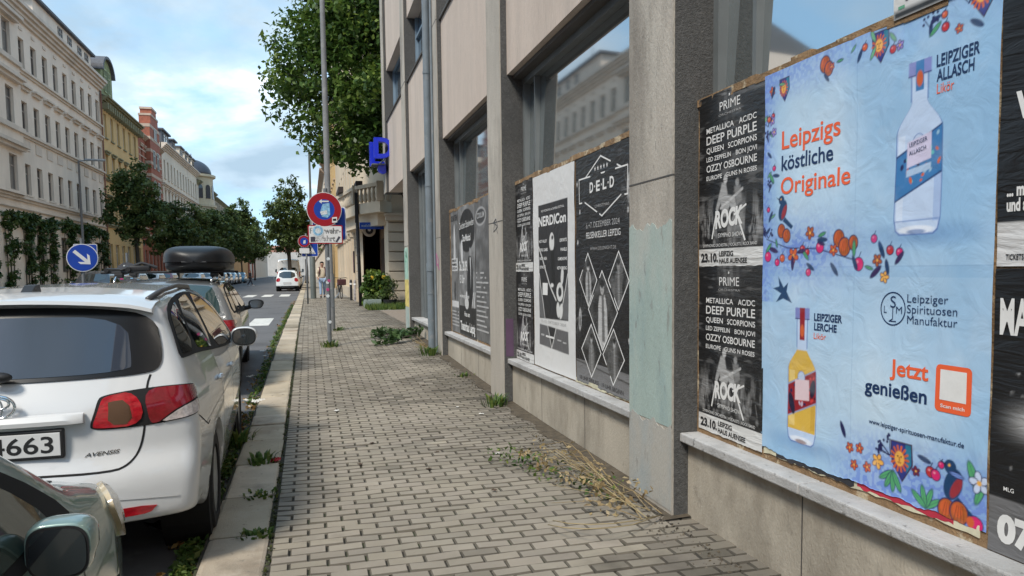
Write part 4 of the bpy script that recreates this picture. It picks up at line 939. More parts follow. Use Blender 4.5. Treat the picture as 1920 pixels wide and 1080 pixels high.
# --- long beige house with ivy
M_b1 = stucco('beige_stucco', (0.76, 0.64, 0.53)); M_b1t = stucco('beige_trim', (0.64, 0.54, 0.45), .7)
w1 = [47.70 + 1.93 * i for i in range(9)]; w1 = w1
h1 = house('apartment_house', 'long beige four storey house with ivy climbing over its ground floor', 40.2, 64, 16.35, M_b1, M_b1t, [(6.07, 7.80), (9.56, 11.25), (13.05, 14.72)], w1, .92, courses=((5.62, .28, .22), (5.15, .1, .1), (9.22, .25, .2), (12.72, .25, .2)), corn=(.75, .6), hoods=((12.0, 1.35, .28),), roofh=2.2, gz=(1.75, 3.95))
d = MB().box(LX - 1.6, LX - .3, 51.0, 63.2, 16.36, 18.0).build('dormer', M_b1, h1); MB().box(LX - 2.2, LX - .05, 50.7, 63.6, 18.0, 18.16).build('roof', M_roof, d)
for y in (56.0, 58.0, 60.3, 62.0): window_part(h1, LX - .27, y - .42, y + .42, 16.75, 17.8, .03)
br = MB()
for z, pz in ((15.0, 15.5),):
    for y in w1: br.box(LX, LX + .05, y - .25, y + .25, z + .15, z + .3)
for y in w1: br.box(LX, LX + .04, y - .5, y + .5, 8.55, 9.1)
br.build('stucco_panel', M_b1t, h1)
# projecting centre bay at the near end
bayw = [(41.4 + 1.2 * 0, 42.5, 6.05, 7.9), (44.0, 45.1, 6.05, 7.9), (41.4, 42.5, 9.55, 11.4), (44.0, 45.1, 9.55, 11.4), (41.4, 42.5, 13.05, 14.8), (44.0, 45.1, 13.05, 14.8)]
bm_ = MB(); wall_holes(bm_, LX + .35, 40.4, 46.2, 5.9, 15.55, bayw, .2); bm_.quad((LX + .35, 40.4, 5.9), (LX, 40.4, 5.9), (LX, 40.4, 15.55), (LX + .35, 40.4, 15.55)).quad((LX + .35, 46.2, 5.9), (LX, 46.2, 5.9), (LX, 46.2, 15.55), (LX + .35, 46.2, 15.55)).quad((LX + .13, 40.4, 5.9), (LX + .13, 46.2, 5.9), (LX + .13, 46.2, 15.55), (LX + .13, 40.4, 15.55))
bo = bm_.build('bay', M_b1, h1, fix=False)
for r in bayw: window_part(h1, LX + .35, *r, dep=.2)
hm = MB()
for z in (8.35, 11.9, 15.1): hm.box(LX + .35, LX + .75, 40.7, 46.0, z, z + .18).box(LX + .35, LX + .6, 40.9, 45.8, z - .18, z - .002)
hm.box(LX, LX + .5, 40.4, 46.2, 9.2, 9.45).box(LX, LX + .5, 40.4, 46.2, 12.7, 12.95); hm.build('window_hood', M_b1t, h1)
cb = MB()
for y in (49, 60): cb.box(LX - 4.5, LX - 3.8, y, y + 1.0, 17.6, 19.2)
cb.build('chimney', M_roofr, h1); MB().tube([(LX - 2, 57.3, 18), (LX - 2, 57.3, 21.5)], .03, 6).tube([(LX - 2, 48, 17.5), (LX - 2, 48, 20)], .04, 6).build('antenna', M_wframe, h1)
MB().tube([(LX + .12, 63.85, .2), (LX + .12, 63.85, 15.6)], .06, 8).build('drainpipe', mat('copper_pipe', (.22, .10, .07), .6), h1)
# --- yellow house
M_y = stucco('ochre_stucco', (0.62, 0.42, 0.19)); M_yt = stucco('olive_trim', (0.24, 0.225, 0.135), .7)
wy = [65.25 + 2.07 * i for i in range(6)]
h2 = house('ochre_house', 'ochre yellow house with a dark bracketed cornice and a green gabled dormer', 64, 77, 15.3, M_y, M_yt, [(5.9, 7.6), (9.4, 11.0), (12.3, 14.15)], wy, .82, courses=((5.3, .3, .2), (8.9, .2, .15)), corn=(.45, .65), hoods=((11.15, 1.2, .22), (7.75, 1.2, .2)), gz=(1.7, 4.0), fm=M_hframew)
bk_ = MB()
for i in range(19): bk_.box(LX, LX + .5, 64.3 + .7 * i, 64.55 + .7 * i, 14.35, 14.84)
bk_.build('bracket', M_yt, h2)
dm = MB(); n = 10
arc = [(64.2, 15.31), (67.6, 15.31), (67.6, 17.3)] + [(65.9 + 1.7 * math.cos(math.pi * k / n), 17.3 + 1.2 * math.sin(math.pi * k / n)) for k in range(1, n)] + [(64.2, 17.3)]
do = dm.prism(arc, LX - 2.5, LX + .1, 'yz').build('dormer', stucco('moss_green_trim', (.25, .27, .13)), h2)
MB().prism([(65.9 + 1.9 * math.cos(math.pi * k / n), 17.3 + 1.35 * math.sin(math.pi * k / n)) for k in range(n + 1)] + [(65.9 + 1.65 * math.cos(math.pi * k / n), 17.3 + 1.15 * math.sin(math.pi * k / n)) for k in range(n, -1, -1)], LX - 2.2, LX + .35, 'yz').build('dormer_hood', M_roof, do)
for y in (65.35, 66.45): window_part(h2, LX + .18, y - .38, y + .38, 15.8, 17.6, .06, fm=stucco('pale_green_frame', (.45, .5, .3)))
MB().box(LX - 4, LX - 3, 70, 71.2, 17, 18.2).box(LX - 4, LX - 3, 73.2, 74, 16.9, 17.9).build('chimney', M_roofr, h2)
# --- red and white brick house with a stepped gable
M_r = mat('red_brick', (0.34, 0.115, 0.07), 0.85, var=0.2, vs=3, bump=.3, bs=30); M_rw = stucco('cream_band', (0.52, 0.40, 0.31))
wr = [78.4, 80.2, 82.0, 83.9, 85.6, 87.3]
h3 = house('brick_house', 'red brick house with cream bands and a stepped gable', 77, 88.6, 14.9, M_r, M_rw, [(5.7, 7.5), (9.0, 10.8), (12.0, 13.8)], wr, .85, courses=((5.2, .25, .15), (8.2, .18, .12), (8.7, .12, .08), (11.2, .18, .12), (11.65, .12, .08)), corn=(.35, .4), hoods=((7.6, 1.3, .15), (10.95, 1.3, .15), (13.95, 1.3, .15)), gz=(1.7, 3.9), fm=M_hframew)
bd = MB()
for k in range(13): bd.box(LX, LX + .03, 77.01, 88.59, 6.0 + .62 * k, 6.1 + .62 * k)
bd.build('stone_band', M_rw, h3)
g = MB().box(LX - .6, LX + .45, 80.3, 85.2, 4.9, 16.4).box(LX - .6, LX + .45, 80.9, 84.6, 16.4, 17.3).box(LX - .6, LX + .45, 81.6, 83.9, 17.3, 18.0); go = g.build('gable', M_r, h3)
gb = MB()
for k in range(10): gb.box(LX - .62, LX + .48, 80.27, 85.23, 5.2 + 1.2 * k, 5.5 + 1.2 * k)
gb.box(LX - .65, LX + .5, 80.85, 84.65, 17.2, 17.4).box(LX - .65, LX + .5, 81.5, 84.0, 17.95, 18.15).build('stone_band', M_rw, go)
for r in ((81.3, 82.3, 5.8, 7.6), (83.2, 84.2, 5.8, 7.6), (81.3, 82.3, 9.1, 10.9), (83.2, 84.2, 9.1, 10.9), (81.3, 82.3, 12.1, 13.9), (83.2, 84.2, 12.1, 13.9), (82.2, 83.4, 15.0, 16.2)): window_part(h3, LX + .53, *r, dep=.06, fm=M_hframew)
# --- cream house with mansard dormers
M_c = stucco('cream_stucco', (0.72, 0.62, 0.50)); wc = [90.2 + 2.15 * i for i in range(12)]
h4 = house('cream_house', 'long cream house with a row of pale mansard dormers', 88.7, 115, 15.9, M_c, M_b1t, [(5.8, 7.6), (9.0, 10.8), (12.2, 14.2)], wc, .85, courses=((5.1, .25, .2), (8.4, .15, .12), (11.3, .3, .25)), corn=(.6, .6), hoods=((11.0, 1.2, .2), (7.8, 1.2, .2)), roofh=3.0, gz=(1.7, 3.9))
for y, w_, pale in ((92.5, 4.5, 0), (98.2, 2.2, 0), (103.5, 2.6, 1), (107.2, 2.0, 1), (110.2, 2.0, 1), (113.6, 2.2, 1)):
    do = MB().box(LX - 2.5, LX - .2, y - w_ / 2, y + w_ / 2, 15.92, 17.5).build('dormer', M_c if pale else M_roof, h4); MB().box(LX - 2.8, LX + .05, y - w_ / 2 - .2, y + w_ / 2 + .2, 17.5, 17.68).build('roof', M_roof, do)
    window_part(h4, LX - .12, y - w_ * .28, y + w_ * .28, 16.2, 17.3, .06)
# --- house with the round turret
h5 = house('turret_house', 'pale yellow corner house with a dark domed turret', 115.1, 136, 15.0, M_c, M_yt, [(5.8, 7.6), (9.0, 10.8), (12.1, 13.8)], [125.5 + 2.2 * i for i in range(5)], .9, courses=((5.1, .3, .2), (8.4, .2, .15), (11.4, .25, .2)), corn=(.6, .6), roofh=2.2, gz=(1.7, 3.9))
tx, ty = LX - 1.2, 119.4
to = MB().lathe([(3.1, .2), (3.1, 11.3), (3.3, 11.4), (3.3, 11.7), (2.9, 11.75), (2.9, 15.6), (3.3, 15.8), (3.3, 16.1), (2.7, 16.15)], 20, (tx, ty, 0)).build('turret', stucco('pale_yellow_stucco', (.56, .47, .33)), h5, smooth=True, angle=30)
MB().lathe([(2.75, 16.12)] + [(2.75 * math.cos(R(a)), 16.15 + 2.3 * math.sin(R(a))) for a in range(10, 90, 10)] + [(0.05, 18.5), (.05, 19.3)], 20, (tx, ty, 0)).build('dome', mat('slate_dome', (.045, .05, .065), .45), to, smooth=True)
for a in (-62, -35, -8, 20):
    c, q = math.cos(R(a)), math.sin(R(a)); wmb = MB()
    o = Vector((tx + c * 2.93, ty + q * 2.93, 0)); t = Vector((-q, c, 0))
    pts = [o + t * u + Vector((0, 0, z)) for u, z in ((-.42, 12.6), (.42, 12.6), (.42, 14.2), (.3, 14.5), (0, 14.65), (-.3, 14.5), (-.42, 14.2))]
    n_ = Vector((c, q, 0)); wmb.add(pts + [p - n_ * .25 for p in pts], [tuple(range(7))] + [(i, (i + 1) % 7, 7 + (i + 1) % 7, 7 + i) for i in range(7)]); wmb.build('turret_window', M_hglass, h5)
house('brown_house', 'olive brown house with a flat parapet beyond the domed turret', 136.1, 166, 14.6, stucco('olive_stucco', (.36, .31, .23)), M_yt, [(5.8, 7.6), (9.0, 10.8), (12.1, 13.8)], [138 + 2.6 * i for i in range(11)], 1.0, courses=((5.1, .3, .2),), corn=(.5, .5), roofh=3.0, ground=False)
house('orange_house', 'orange stuccoed house half hidden by the tall street trees', 166.1, 203, 14.2, stucco('orange_stucco', (.48, .28, .12)), M_rw, [(5.8, 7.6), (9.0, 10.8), (12.0, 13.4)], [168 + 2.9 * i for i in range(12)], 1.1, courses=((5.1, .3, .2),), corn=(.5, .5), roofh=3.4, roofm=M_roofr, ground=False)
house('far_brick_house', 'far red and white brick house where the street narrows', 203.1, 228, 14.5, stucco('far_white_stucco', (.56, .52, .46)), M_r, [(5.6, 7.6), (8.8, 10.8), (12.0, 13.6)], [205 + 2.7 * i for i in range(9)], 1.1, courses=((4.6, .8, .2), (8.0, .4, .15), (11.2, .4, .15)), corn=(.6, .5), roofh=2.5, roofm=M_roofr, ground=False)
rr_ = MB().box(LX, LX + .3, 203.15, 206, .3, 14.6).box(LX, LX + .3, 217, 219, .3, 14.6).box(LX, LX + .3, 226, 227.9, .3, 14.6); ho = bpy.data.objects['far_brick_house']; rr_.build('brick_pier', M_r, ho)
house('far_cream_house', 'far pale cream house closing the left row', 228.1, 300, 13.8, stucco('far_cream_stucco', (.55, .48, .40)), M_rw, [(5.6, 7.6), (8.8, 10.8), (11.4, 13.0)], [230 + 3.4 * i for i in range(20)], 1.3, corn=(.6, .5), roofh=3, ground=False)
# --- right side: corner house with a balcony, and the row beyond
M_k = stucco('corner_house_stucco', (0.60, 0.50, 0.375), .4); M_kt = stucco('corner_house_trim', (0.52, 0.44, 0.34), .5)
hk = thing('corner_house', 'cream corner house with a stone balcony above its entrance, behind the street name post', 'building', (2.8, 35, .22))
rk = [(35.2 + 2.6 * i, 36.3 + 2.6 * i, z, z + 1.9) for i in range(8) for z in (1.6, 5.6, 9.0, 12.2)]
kw = MB(); wall_holes(kw, 2.2, 33.6, 58, .1, 15.2, rk, .25, -1); kw.quad((2.45, 33.6, .1), (2.45, 58, .1), (2.45, 58, 15.2), (2.45, 33.6, 15.2))
kw.quad((2.2, 33.6, 3.5), (2.95, 28.3, 3.5), (2.95, 28.3, 15.2), (2.2, 33.6, 15.2))           # cut corner above the door
kw.quad((2.95, 28.3, 3.5), (2.95, 28.3, .1), (2.86, 28.9, .1), (2.86, 28.9, 3.5)).quad((2.2, 33.6, .1), (2.2, 33.6, 3.5), (2.32, 32.8, 3.5), (2.32, 32.8, .1))
kw.quad((2.95, 28.3, .1), (14, 28.3, .1), (14, 28.3, 15.2), (2.95, 28.3, 15.2)).quad((14, 28.3, .1), (14, 58, .1), (14, 58, 15.2), (14, 28.3, 15.2)).quad((2.2, 58, .1), (14, 58, .1), (14, 58, 15.2), (2.2, 58, 15.2))
kw.build('wall', M_k, hk, fix=False)
for r in rk: window_part(hk, 2.2, *r, dep=.2, sgn=-1)
MB().box(3.1, 3.3, 28.6, 33.4, .1, 3.5).build('entrance', mat('entrance_shade', (.26, .17, .11), .8, var=.3), hk)
dk = MB(); dk.box(3.0, 3.1, 30.6, 31.8, .25, 2.9); dk.build('door', mat('dark_wood_door', (.05, .03, .022), .5, var=.3), hk)
MB().quad((3.05, 29.2, 1.4), (3.05, 30.3, 1.4), (3.05, 30.3, 2.5), (3.05, 29.2, 2.5)).build('entrance_poster', mat('menu_board', (.34, .10, .05), .6, var=.4, vs=8), hk)
ru = MB()
for k in range(9):
    z = .45 + k * .37
    for a, b, c, d in ((2.2, 33.6, 2.32, 32.8), (2.95, 28.3, 2.86, 28.9)): pass
    ru.box(2.93, 3.75, 28.18, 28.30, z, z + .33, bev=.02).box(2.12, 2.199, 33.7, 34.6, z, z + .33, bev=.02)
ru.box(2.85, 4.2, 28.0, 28.31, 3.45, 3.62).box(2.8, 4.2, 27.95, 28.31, 3.62, 3.72).box(2.05, 2.199, 33.62, 58, 3.5, 3.75).box(2.05, 2.199, 33.62, 58, .1, .75)
ru.build('rusticated_stone', M_kt, hk)
pl = MB()
for y in (34.7, 37.2, 39.8, 42.4, 45): pl.box(2.08, 2.199, y, y + .45, .75, 3.5).box(2.03, 2.199, y - .05, y + .5, 3.25, 3.49)
pl.build('pilaster', M_kt, hk)
BA = [(1.2, 34.6), (1.85, 29.4), (2.62, 27.75), (3.1, 28.3), (2.25, 33.6), (2.2, 34.8)]
bal = MB().prism(BA, 3.75, 4.15, 'xy').prism([(1.5, 34), (2.0, 30), (2.6, 28.6), (2.9, 28.6), (2.25, 33.6), (2.2, 34)], 3.3, 3.748, 'xy')
bo = bal.build('balcony', M_k, hk)
bl = MB(); ra = MB()
for (p, q), cnt in (((BA[0], BA[1]), 16), ((BA[1], BA[2]), 6), ((BA[5], BA[0]), 3), ((BA[2], BA[3]), 2)):
    for i in range(cnt):
        t = (i + .5) / cnt; x, y = p[0] + (q[0] - p[0]) * t, p[1] + (q[1] - p[1]) * t
        bl.lathe([(.05, 4.16), (.08, 4.25), (.10, 4.38), (.05, 4.52), (.045, 4.6), (.07, 4.68)], 8, (x, y, 0))
    d = Vector((q[0] - p[0], q[1] - p[1])).normalized(); nn_ = Vector((-d.y, d.x)) * .10
    ra.prism([(p[0] + nn_.x, p[1] + nn_.y), (q[0] + nn_.x, q[1] + nn_.y), (q[0] - nn_.x, q[1] - nn_.y), (p[0] - nn_.x, p[1] - nn_.y)], 4.69, 4.82, 'xy')
for p in BA[:3]: ra.box(p[0] - .12, p[0] + .12, p[1] - .12, p[1] + .12, 4.15, 4.86)
bl.build('baluster', M_kt, bo, smooth=True); ra.build('rail', M_kt, bo)
MB().box(1.3, 1.5, 31.5, 34.2, 4.83, 5.05).box(1.85, 2.1, 29.0, 30.2, 4.83, 5.0).build('flower_box', mat('dark_flower_box', (.05, .04, .04), .8), bo)
MB().box(1.95, 14.2, 28.0, 58.2, 15.2, 15.7).build('cornice', M_kt, hk); MB().prism([(1.9, 15.72), (8, 19.2), (14.3, 15.72)], 28, 58.2, 'xz').build('roof', M_roofr, hk)
house('ochre_row_house', 'ochre house next along the right hand pavement beyond the corner house', 58.2, 92, 14.4, M_y, M_rw, [(5.6, 7.5), (8.8, 10.8), (12, 13.6)], [60 + 2.8 * i for i in range(12)], 1.1, X=2.2, sgn=-1, courses=((4.8, .3, .2),), roofh=3.2, ground=False)
house('pale_row_house', 'pale row house far along the right hand pavement', 92.1, 300, 14.0, M_c, M_rw, [(5.6, 7.5), (8.8, 10.8), (11.6, 13.2)], [95 + 5 * i for i in range(24)], 1.4, X=2.2, sgn=-1, courses=((4.8, .3, .2),), roofh=3.2, ground=False)
he = thing('end_house', 'pale house closing the far end of the street', 'building', (-7, 432, 0)); MB().box(-40, 30, 430, 445, 0, 13).build('wall', stucco('end_house_stucco', (.5, .46, .42)), he); MB().prism([(430, 13.01), (437.5, 17), (445, 13.01)], -40, 30, 'yz').build('roof', M_roofr, he)

house('unseen_row_house', 'long pale house added at the near end of the office building, outside the picture', -62, -4.6, 13.5, M_c, M_rw, [(5.6, 7.5), (8.8, 10.8)], [-60 + 5 * i for i in range(11)], 1.4, X=2.2, sgn=-1, ground=False)  # unseen house, added to darken the reflections in the car glass
house('unseen_row_house', 'brick house added opposite the office building, outside the left edge of the picture', -62, 14, 14.5, M_r, M_rw, [(5.6, 7.5), (8.8, 10.8)], [-60 + 5 * i for i in range(15)], 1.4, ground=False) # unseen row, added for darker reflections and street canyon light
# ================================================================= CARS: bodies from a smooth implicit solid, panes, lamps and gaps laid on it
class CarForm:
    def __init__(s, top, width, plan, rear, front, zb, krear=.2, kfront=.18, crown=.10, soft=.07, wheels=(.95, 3.65), rw=.33, half=.88, arch=.05, zr=.19):
        s.top = np.array(top, float); s.wd = np.array(width, float); s.pl = np.array(plan, float); s.re = np.array(rear, float); s.fr = np.array(front, float)
        s.zb, s.kr, s.kf, s.cr, s.soft, s.wheels, s.rw, s.half, s.arch, s.zr = zb, krear, kfront, crown, soft, wheels, rw, half, arch, zr
        s.L = float(max(s.fr[:, 1].max(), s.top[:, 0].max()))
    @staticmethod
    def _ip(tab, q):
        """smooth interpolation: linear table sampled then averaged over a small window"""
        o = 0
        for d, w in ((-.05, 1), (-.025, 2), (0, 3), (.025, 2), (.05, 1)): o = o + w * np.interp(q + d, tab[:, 0], tab[:, 1])
        return o / 9
    @staticmethod
    def smax(a, b, k):
        h = np.clip(.5 + .5 * (a - b) / k, 0, 1); return b + (a - b) * h + k * h * (1 - h)
    def F(s, x, y, z, arches=True):
        ax = np.abs(x); k = s.soft
        w = s._ip(s.wd, z); w2 = s._ip(s.wd, z + .02); sl = (w2 - w) / .02
        side = (ax - w * s._ip(s.pl, y)) / np.sqrt(1 + sl * sl)
        T = s._ip(s.top, y); T2 = s._ip(s.top, y + .03); st = (T2 - T) / .03
        top = (z - (T - s.cr * ax * ax)) / np.sqrt(1 + st * st)
        r = s._ip(s.re, z); r2 = s._ip(s.re, z + .02); sr = (r2 - r) / .02
        rear = (r + s.kr * ax ** 2.4 - y) / np.sqrt(1 + sr * sr)
        f_ = s._ip(s.fr, z); front = y - (f_ - s.kf * ax ** 2.2)
        v = s.smax(s.smax(side, top, k), s.smax(rear, front, k), k)
        v = s.smax(v, s.zb + s.zr * np.clip((.85 - y) / .45, 0, 1) - z, k * .6)
        if arches:
            for wy in s.wheels:
                a = s.rw + s.arch - np.sqrt((y - wy) ** 2 + (z - s.rw) ** 2)
                a = np.where(ax > s.half - .30, a, np.minimum(a, (ax - (s.half - .30))))
                v = np.maximum(v, a)
        return v
    def cast(s, o, d, tmax=3.0, n=260, arches=False):
        """first hit of rays o + t d (arrays Nx3); nan where they miss"""
        o = np.asarray(o, float); d = np.asarray(d, float) + np.zeros_like(o); lo = np.zeros(len(o)); found = np.zeros(len(o), bool); ts = np.linspace(0, tmax, n); prev = ts[0] * np.ones(len(o))
        hi = np.full(len(o), np.nan)
        for t in ts[1:]:
            p = o + d * t; v = s.F(p[:, 0], p[:, 1], p[:, 2], arches); new = (v < 0) & ~found
            lo = np.where(new, prev, lo); hi = np.where(new, t, hi); found |= new; prev = np.full(len(o), t)
            if found.all(): break
        for _ in range(18):
            m = (lo + hi) / 2; p = o + d * m[:, None]; v = s.F(p[:, 0], p[:, 1], p[:, 2], arches); lo = np.where(v < 0, lo, m); hi = np.where(v < 0, m, hi)
        return o + d * hi[:, None]
    def grad(s, p, e=.004):
        g = np.stack([s.F(p[:, 0] + e, p[:, 1], p[:, 2], False) - s.F(p[:, 0] - e, p[:, 1], p[:, 2], False), s.F(p[:, 0], p[:, 1] + e, p[:, 2], False) - s.F(p[:, 0], p[:, 1] - e, p[:, 2], False), s.F(p[:, 0], p[:, 1], p[:, 2] + e, False) - s.F(p[:, 0], p[:, 1], p[:, 2] - e, False)], 1)
        return g / (np.linalg.norm(g, axis=1, keepdims=True) + 1e-9)
    def mesh(s, h):
        """surface nets, then vertices pulled onto the surface"""
        xs = np.arange(-s.half - 3 * h, s.half + 3 * h, h); ys = np.arange(-.15, s.L + .15, h); zs = np.arange(s.zb - 3 * h, s.top[:, 1].max() + 4 * h, h)
        X, Y, Z = np.meshgrid(xs, ys, zs, indexing='ij'); V = s.F(X, Y, Z); ins = V < 0
        c = ins[:-1, :-1, :-1].astype(np.int8)
        for i in (0, 1):
            for j in (0, 1):
                for k in (0, 1):
                    if i + j + k: c = c + ins[i:len(xs) - 1 + i, j:len(ys) - 1 + j, k:len(zs) - 1 + k]
        act = (c > 0) & (c < 8); idx = np.full(act.shape, -1, int); idx[act] = np.arange(act.sum()); ii = np.argwhere(act)
        P = np.stack([xs[ii[:, 0]], ys[ii[:, 1]], zs[ii[:, 2]]], 1) + h / 2
        for _ in range(6):
            v = s.F(P[:, 0], P[:, 1], P[:, 2]); e = .003
            g = np.stack([s.F(P[:, 0] + e, P[:, 1], P[:, 2]) - v, s.F(P[:, 0], P[:, 1] + e, P[:, 2]) - v, s.F(P[:, 0], P[:, 1], P[:, 2] + e) - v], 1) / e
            st = np.clip(v / (np.sum(g * g, 1) + 1e-6), -h * .5, h * .5); P = P - g * st[:, None]
        fs = []
        for ax in range(3):
            sl0 = [slice(None)] * 3; sl1 = [slice(None)] * 3; sl0[ax] = slice(0, -1); sl1[ax] = slice(1, None)
            cr = np.argwhere(ins[tuple(sl0)] != ins[tuple(sl1)]); a, b = [q for q in range(3) if q != ax]
            cr = cr[(cr[:, a] > 0) & (cr[:, b] > 0) & (cr[:, a] < ins.shape[a] - 1) & (cr[:, b] < ins.shape[b] - 1)]
            q = []
            for da, db in ((0, 0), (1, 0), (1, 1), (0, 1)):
                t = cr.copy(); t[:, a] -= da; t[:, b] -= db; q.append(idx[t[:, 0], t[:, 1], t[:, 2]])
            q = np.stack(q, 1); inside0 = ins[cr[:, 0], cr[:, 1], cr[:, 2]]
            flip = inside0 if ax != 1 else ~inside0
            q[~flip] = q[~flip][:, ::-1]; fs.append(q)
        f = np.concatenate(fs); f = f[(f >= 0).all(1)]
        return P, f
WHITE = CarForm(
    top=[(-.2, 1.43), (.22, 1.455), (.5, 1.50), (1.0, 1.54), (1.8, 1.555), (2.5, 1.52), (2.9, 1.44), (3.35, 1.21), (3.78, .985), (4.2, .90), (4.55, .80), (4.72, .68), (4.85, .5)],
    width=[(.1, .80), (.35, .85), (.55, .872), (.72, .875), (.86, .872), (.95, .855), (1.0, .835), (1.1, .805), (1.3, .725), (1.45, .655), (1.6, .58)],
    plan=[(-.1, .93), (.25, .955), (.8, .985), (1.5, 1), (3.5, 1), (4.2, .96), (4.8, .84)],
    rear=[(.15, .12), (.28, .04), (.45, 0), (.60, .0), (.68, .03), (.72, .06), (.95, .075), (1.0, .10), (1.05, .125), (1.44, .33), (1.55, .40)],
    front=[(.1, 4.70), (.4, 4.78), (.7, 4.76), (1.0, 4.6), (1.5, 4.4)], zb=.20, krear=.26, half=.88, wheels=(1.02, 3.72), rw=.33)
PROJ = {'rear': lambda u, v: ((u, -1.2, v), (0, 1, 0)), 'front': lambda u, v: ((u, 7.0, v), (0, -1, 0)), 'side': lambda u, v: ((2.0, u, v), (-1, 0, 0)), 'left': lambda u, v: ((-2.0, u, v), (1, 0, 0)),
        'top': lambda u, v: ((u, v, 3.2), (0, 0, -1)),
        'diag': lambda u, v: ((u * .70711 + 1.5, u * .70711 - 1.5, v), (-.70711, .70711, 0)), 'ldiag': lambda u, v: ((-u * .70711 - 1.5, u * .70711 - 1.5, v), (.70711, .70711, 0)),
        'fdiag': lambda u, v: ((u * .70711 + 1.5, 4.0 - u * .70711 + 1.5, v), (-.70711, -.70711, 0)), 'lfdiag': lambda u, v: ((-u * .70711 - 1.5, 4.0 - u * .70711 + 1.5, v), (.70711, -.70711, 0))}
MIRR = {'side': 'left', 'diag': 'ldiag', 'fdiag': 'lfdiag'}
def chaikin(p, n):
    for _ in range(n):
        q = []
        for i in range(len(p)):
            a, b = p[i], p[(i + 1) % len(p)]; q += [(a[0] * .75 + b[0] * .25, a[1] * .75 + b[1] * .25), (a[0] * .25 + b[0] * .75, a[1] * .25 + b[1] * .75)]
        p = q
    return p
def patch(form, name, poly, proj, m, parent, off=.003, rnd=1, step=.06, skirt=.012):
    p = chaikin(list(poly), rnd); bm = bmesh.new(); vs = [bm.verts.new((q[0], q[1], 0)) for q in p]; bm.faces.new(vs)
    us = [q[0] for q in p]; vv = [q[1] for q in p]
    for ax, lo, hi in ((0, min(us), max(us)), (1, min(vv), max(vv))):
        n = int((hi - lo) / step)
        for i in range(1, n + 1):
            c = [0, 0, 0]; c[ax] = lo + (hi - lo) * i / (n + 1); nn = [0, 0, 0]; nn[ax] = 1
            bmesh.ops.bisect_plane(bm, geom=bm.verts[:] + bm.edges[:] + bm.faces[:], plane_co=c, plane_no=nn)
    bmesh.ops.triangulate(bm, faces=bm.faces[:]); bm.verts.index_update()
    U = np.array([v.co[:2] for v in bm.verts]); F = [[v.index for v in f.verts] for f in bm.faces]
    edges = [(e.verts[0].index, e.verts[1].index) for e in bm.edges if len(e.link_faces) == 1]; bm.free()
    od = [PROJ[proj](u, v) for u, v in U]; P = form.cast([a for a, _ in od], [b for _, b in od], 5.5 if proj == 'front' else 4.0, 500)
    ok = ~np.isnan(P[:, 0]); P[~ok] = 0; G = form.grad(P); O = P + G * off; I = P - G * skirt
    F = [f for f in F if all(ok[i] for i in f)]; n = len(P)
    V = np.concatenate([O, I]); F = F + [(a, b, n + b, n + a) for a, b in edges if ok[a] and ok[b]]
    me_o = obj_from(name, V, F, m, parent, True)
    bm = bmesh.new(); bm.from_mesh(me_o.data); bmesh.ops.recalc_face_normals(bm, faces=bm.faces[:]); bm.to_mesh(me_o.data); bm.free(); me_o.data.polygons.foreach_set('use_smooth', [True] * len(me_o.data.polygons)); me_o.data.set_sharp_from_angle(angle=R(50))
    return me_o
def smooth_line(p, n=2):
    for _ in range(n): p = [p[0]] + [c for a, b in zip(p[:-1], p[1:]) for c in ((a[0] * .75 + b[0] * .25, a[1] * .75 + b[1] * .25), (a[0] * .25 + b[0] * .75, a[1] * .25 + b[1] * .75))] + [p[-1]]
    return p
def ribbon(form, lines, proj_m, parent, name='panel_gap', wd=.006, off=.0015):
    mb = MB()
    for proj, pts in lines:
        q = []; pts = smooth_line(list(pts)) if len(pts) > 3 else pts
        for a, b in zip(pts[:-1], pts[1:]):
            n = max(1, int(math.hypot(b[0] - a[0], b[1] - a[1]) / .04)); q += [(a[0] + (b[0] - a[0]) * i / n, a[1] + (b[1] - a[1]) * i / n) for i in range(n)]
        q.append(pts[-1]); L_, R_ = [], []
        for i, c in enumerate(q):
            a, b = q[max(0, i - 1)], q[min(len(q) - 1, i + 1)]; d = Vector((b[0] - a[0], b[1] - a[1])).normalized(); L_.append((c[0] - d.y * wd / 2, c[1] + d.x * wd / 2)); R_.append((c[0] + d.y * wd / 2, c[1] - d.x * wd / 2))
        od = [PROJ[proj](u, v) for u, v in L_ + R_]; P = form.cast([a for a, _ in od], [b for _, b in od], 5.5 if proj == 'front' else 4.0, 500); ok = ~np.isnan(P[:, 0]); P[~ok] = 0; P = P + form.grad(P) * off; n = len(q)
        mb.add([tuple(p) for p in P], [(i, i + 1, n + i + 1, n + i) for i in range(n - 1) if ok[i] and ok[i + 1] and ok[n + i] and ok[n + i + 1]])
    return mb.build(name, proj_m, parent, fix=False)
M_tyre = mat('tyre_rubber', (0.018, 0.018, 0.019), 0.85, var=.2, vs=20, bump=.3, bs=80)
M_rim = mat('alloy_rim', (0.42, 0.43, 0.44), 0.35, metal=.8, var=.1)
M_blackp = mat('black_plastic', (0.02, 0.02, 0.022), 0.5, var=.15)
M_gap = mat('gap_shadow_rubber', (0.008, 0.008, 0.009), 0.8, var=0)
M_cglass = glass_mat('car_glass', (0.012, 0.017, 0.018), .25)
M_mirror = glass_mat('mirror_glass', (.02, .025, .03), .25)
M_lampr = mat('tail_lamp_red', (0.36, 0.008, 0.016), 0.12, var=.35, vs=22, coat=.9, stretch=(1, 1, 2.5))
M_lampd = mat('tail_lamp_dark_red', (0.20, 0.006, 0.014), 0.15, var=.2, vs=30, coat=.9)
M_lampw = mat('clear_lamp_lens', (0.52, 0.46, 0.44), 0.12, var=.35, vs=45, coat=.9)
M_chrome = mat('chrome', (0.62, 0.64, 0.66), 0.1, metal=1.0, var=0)
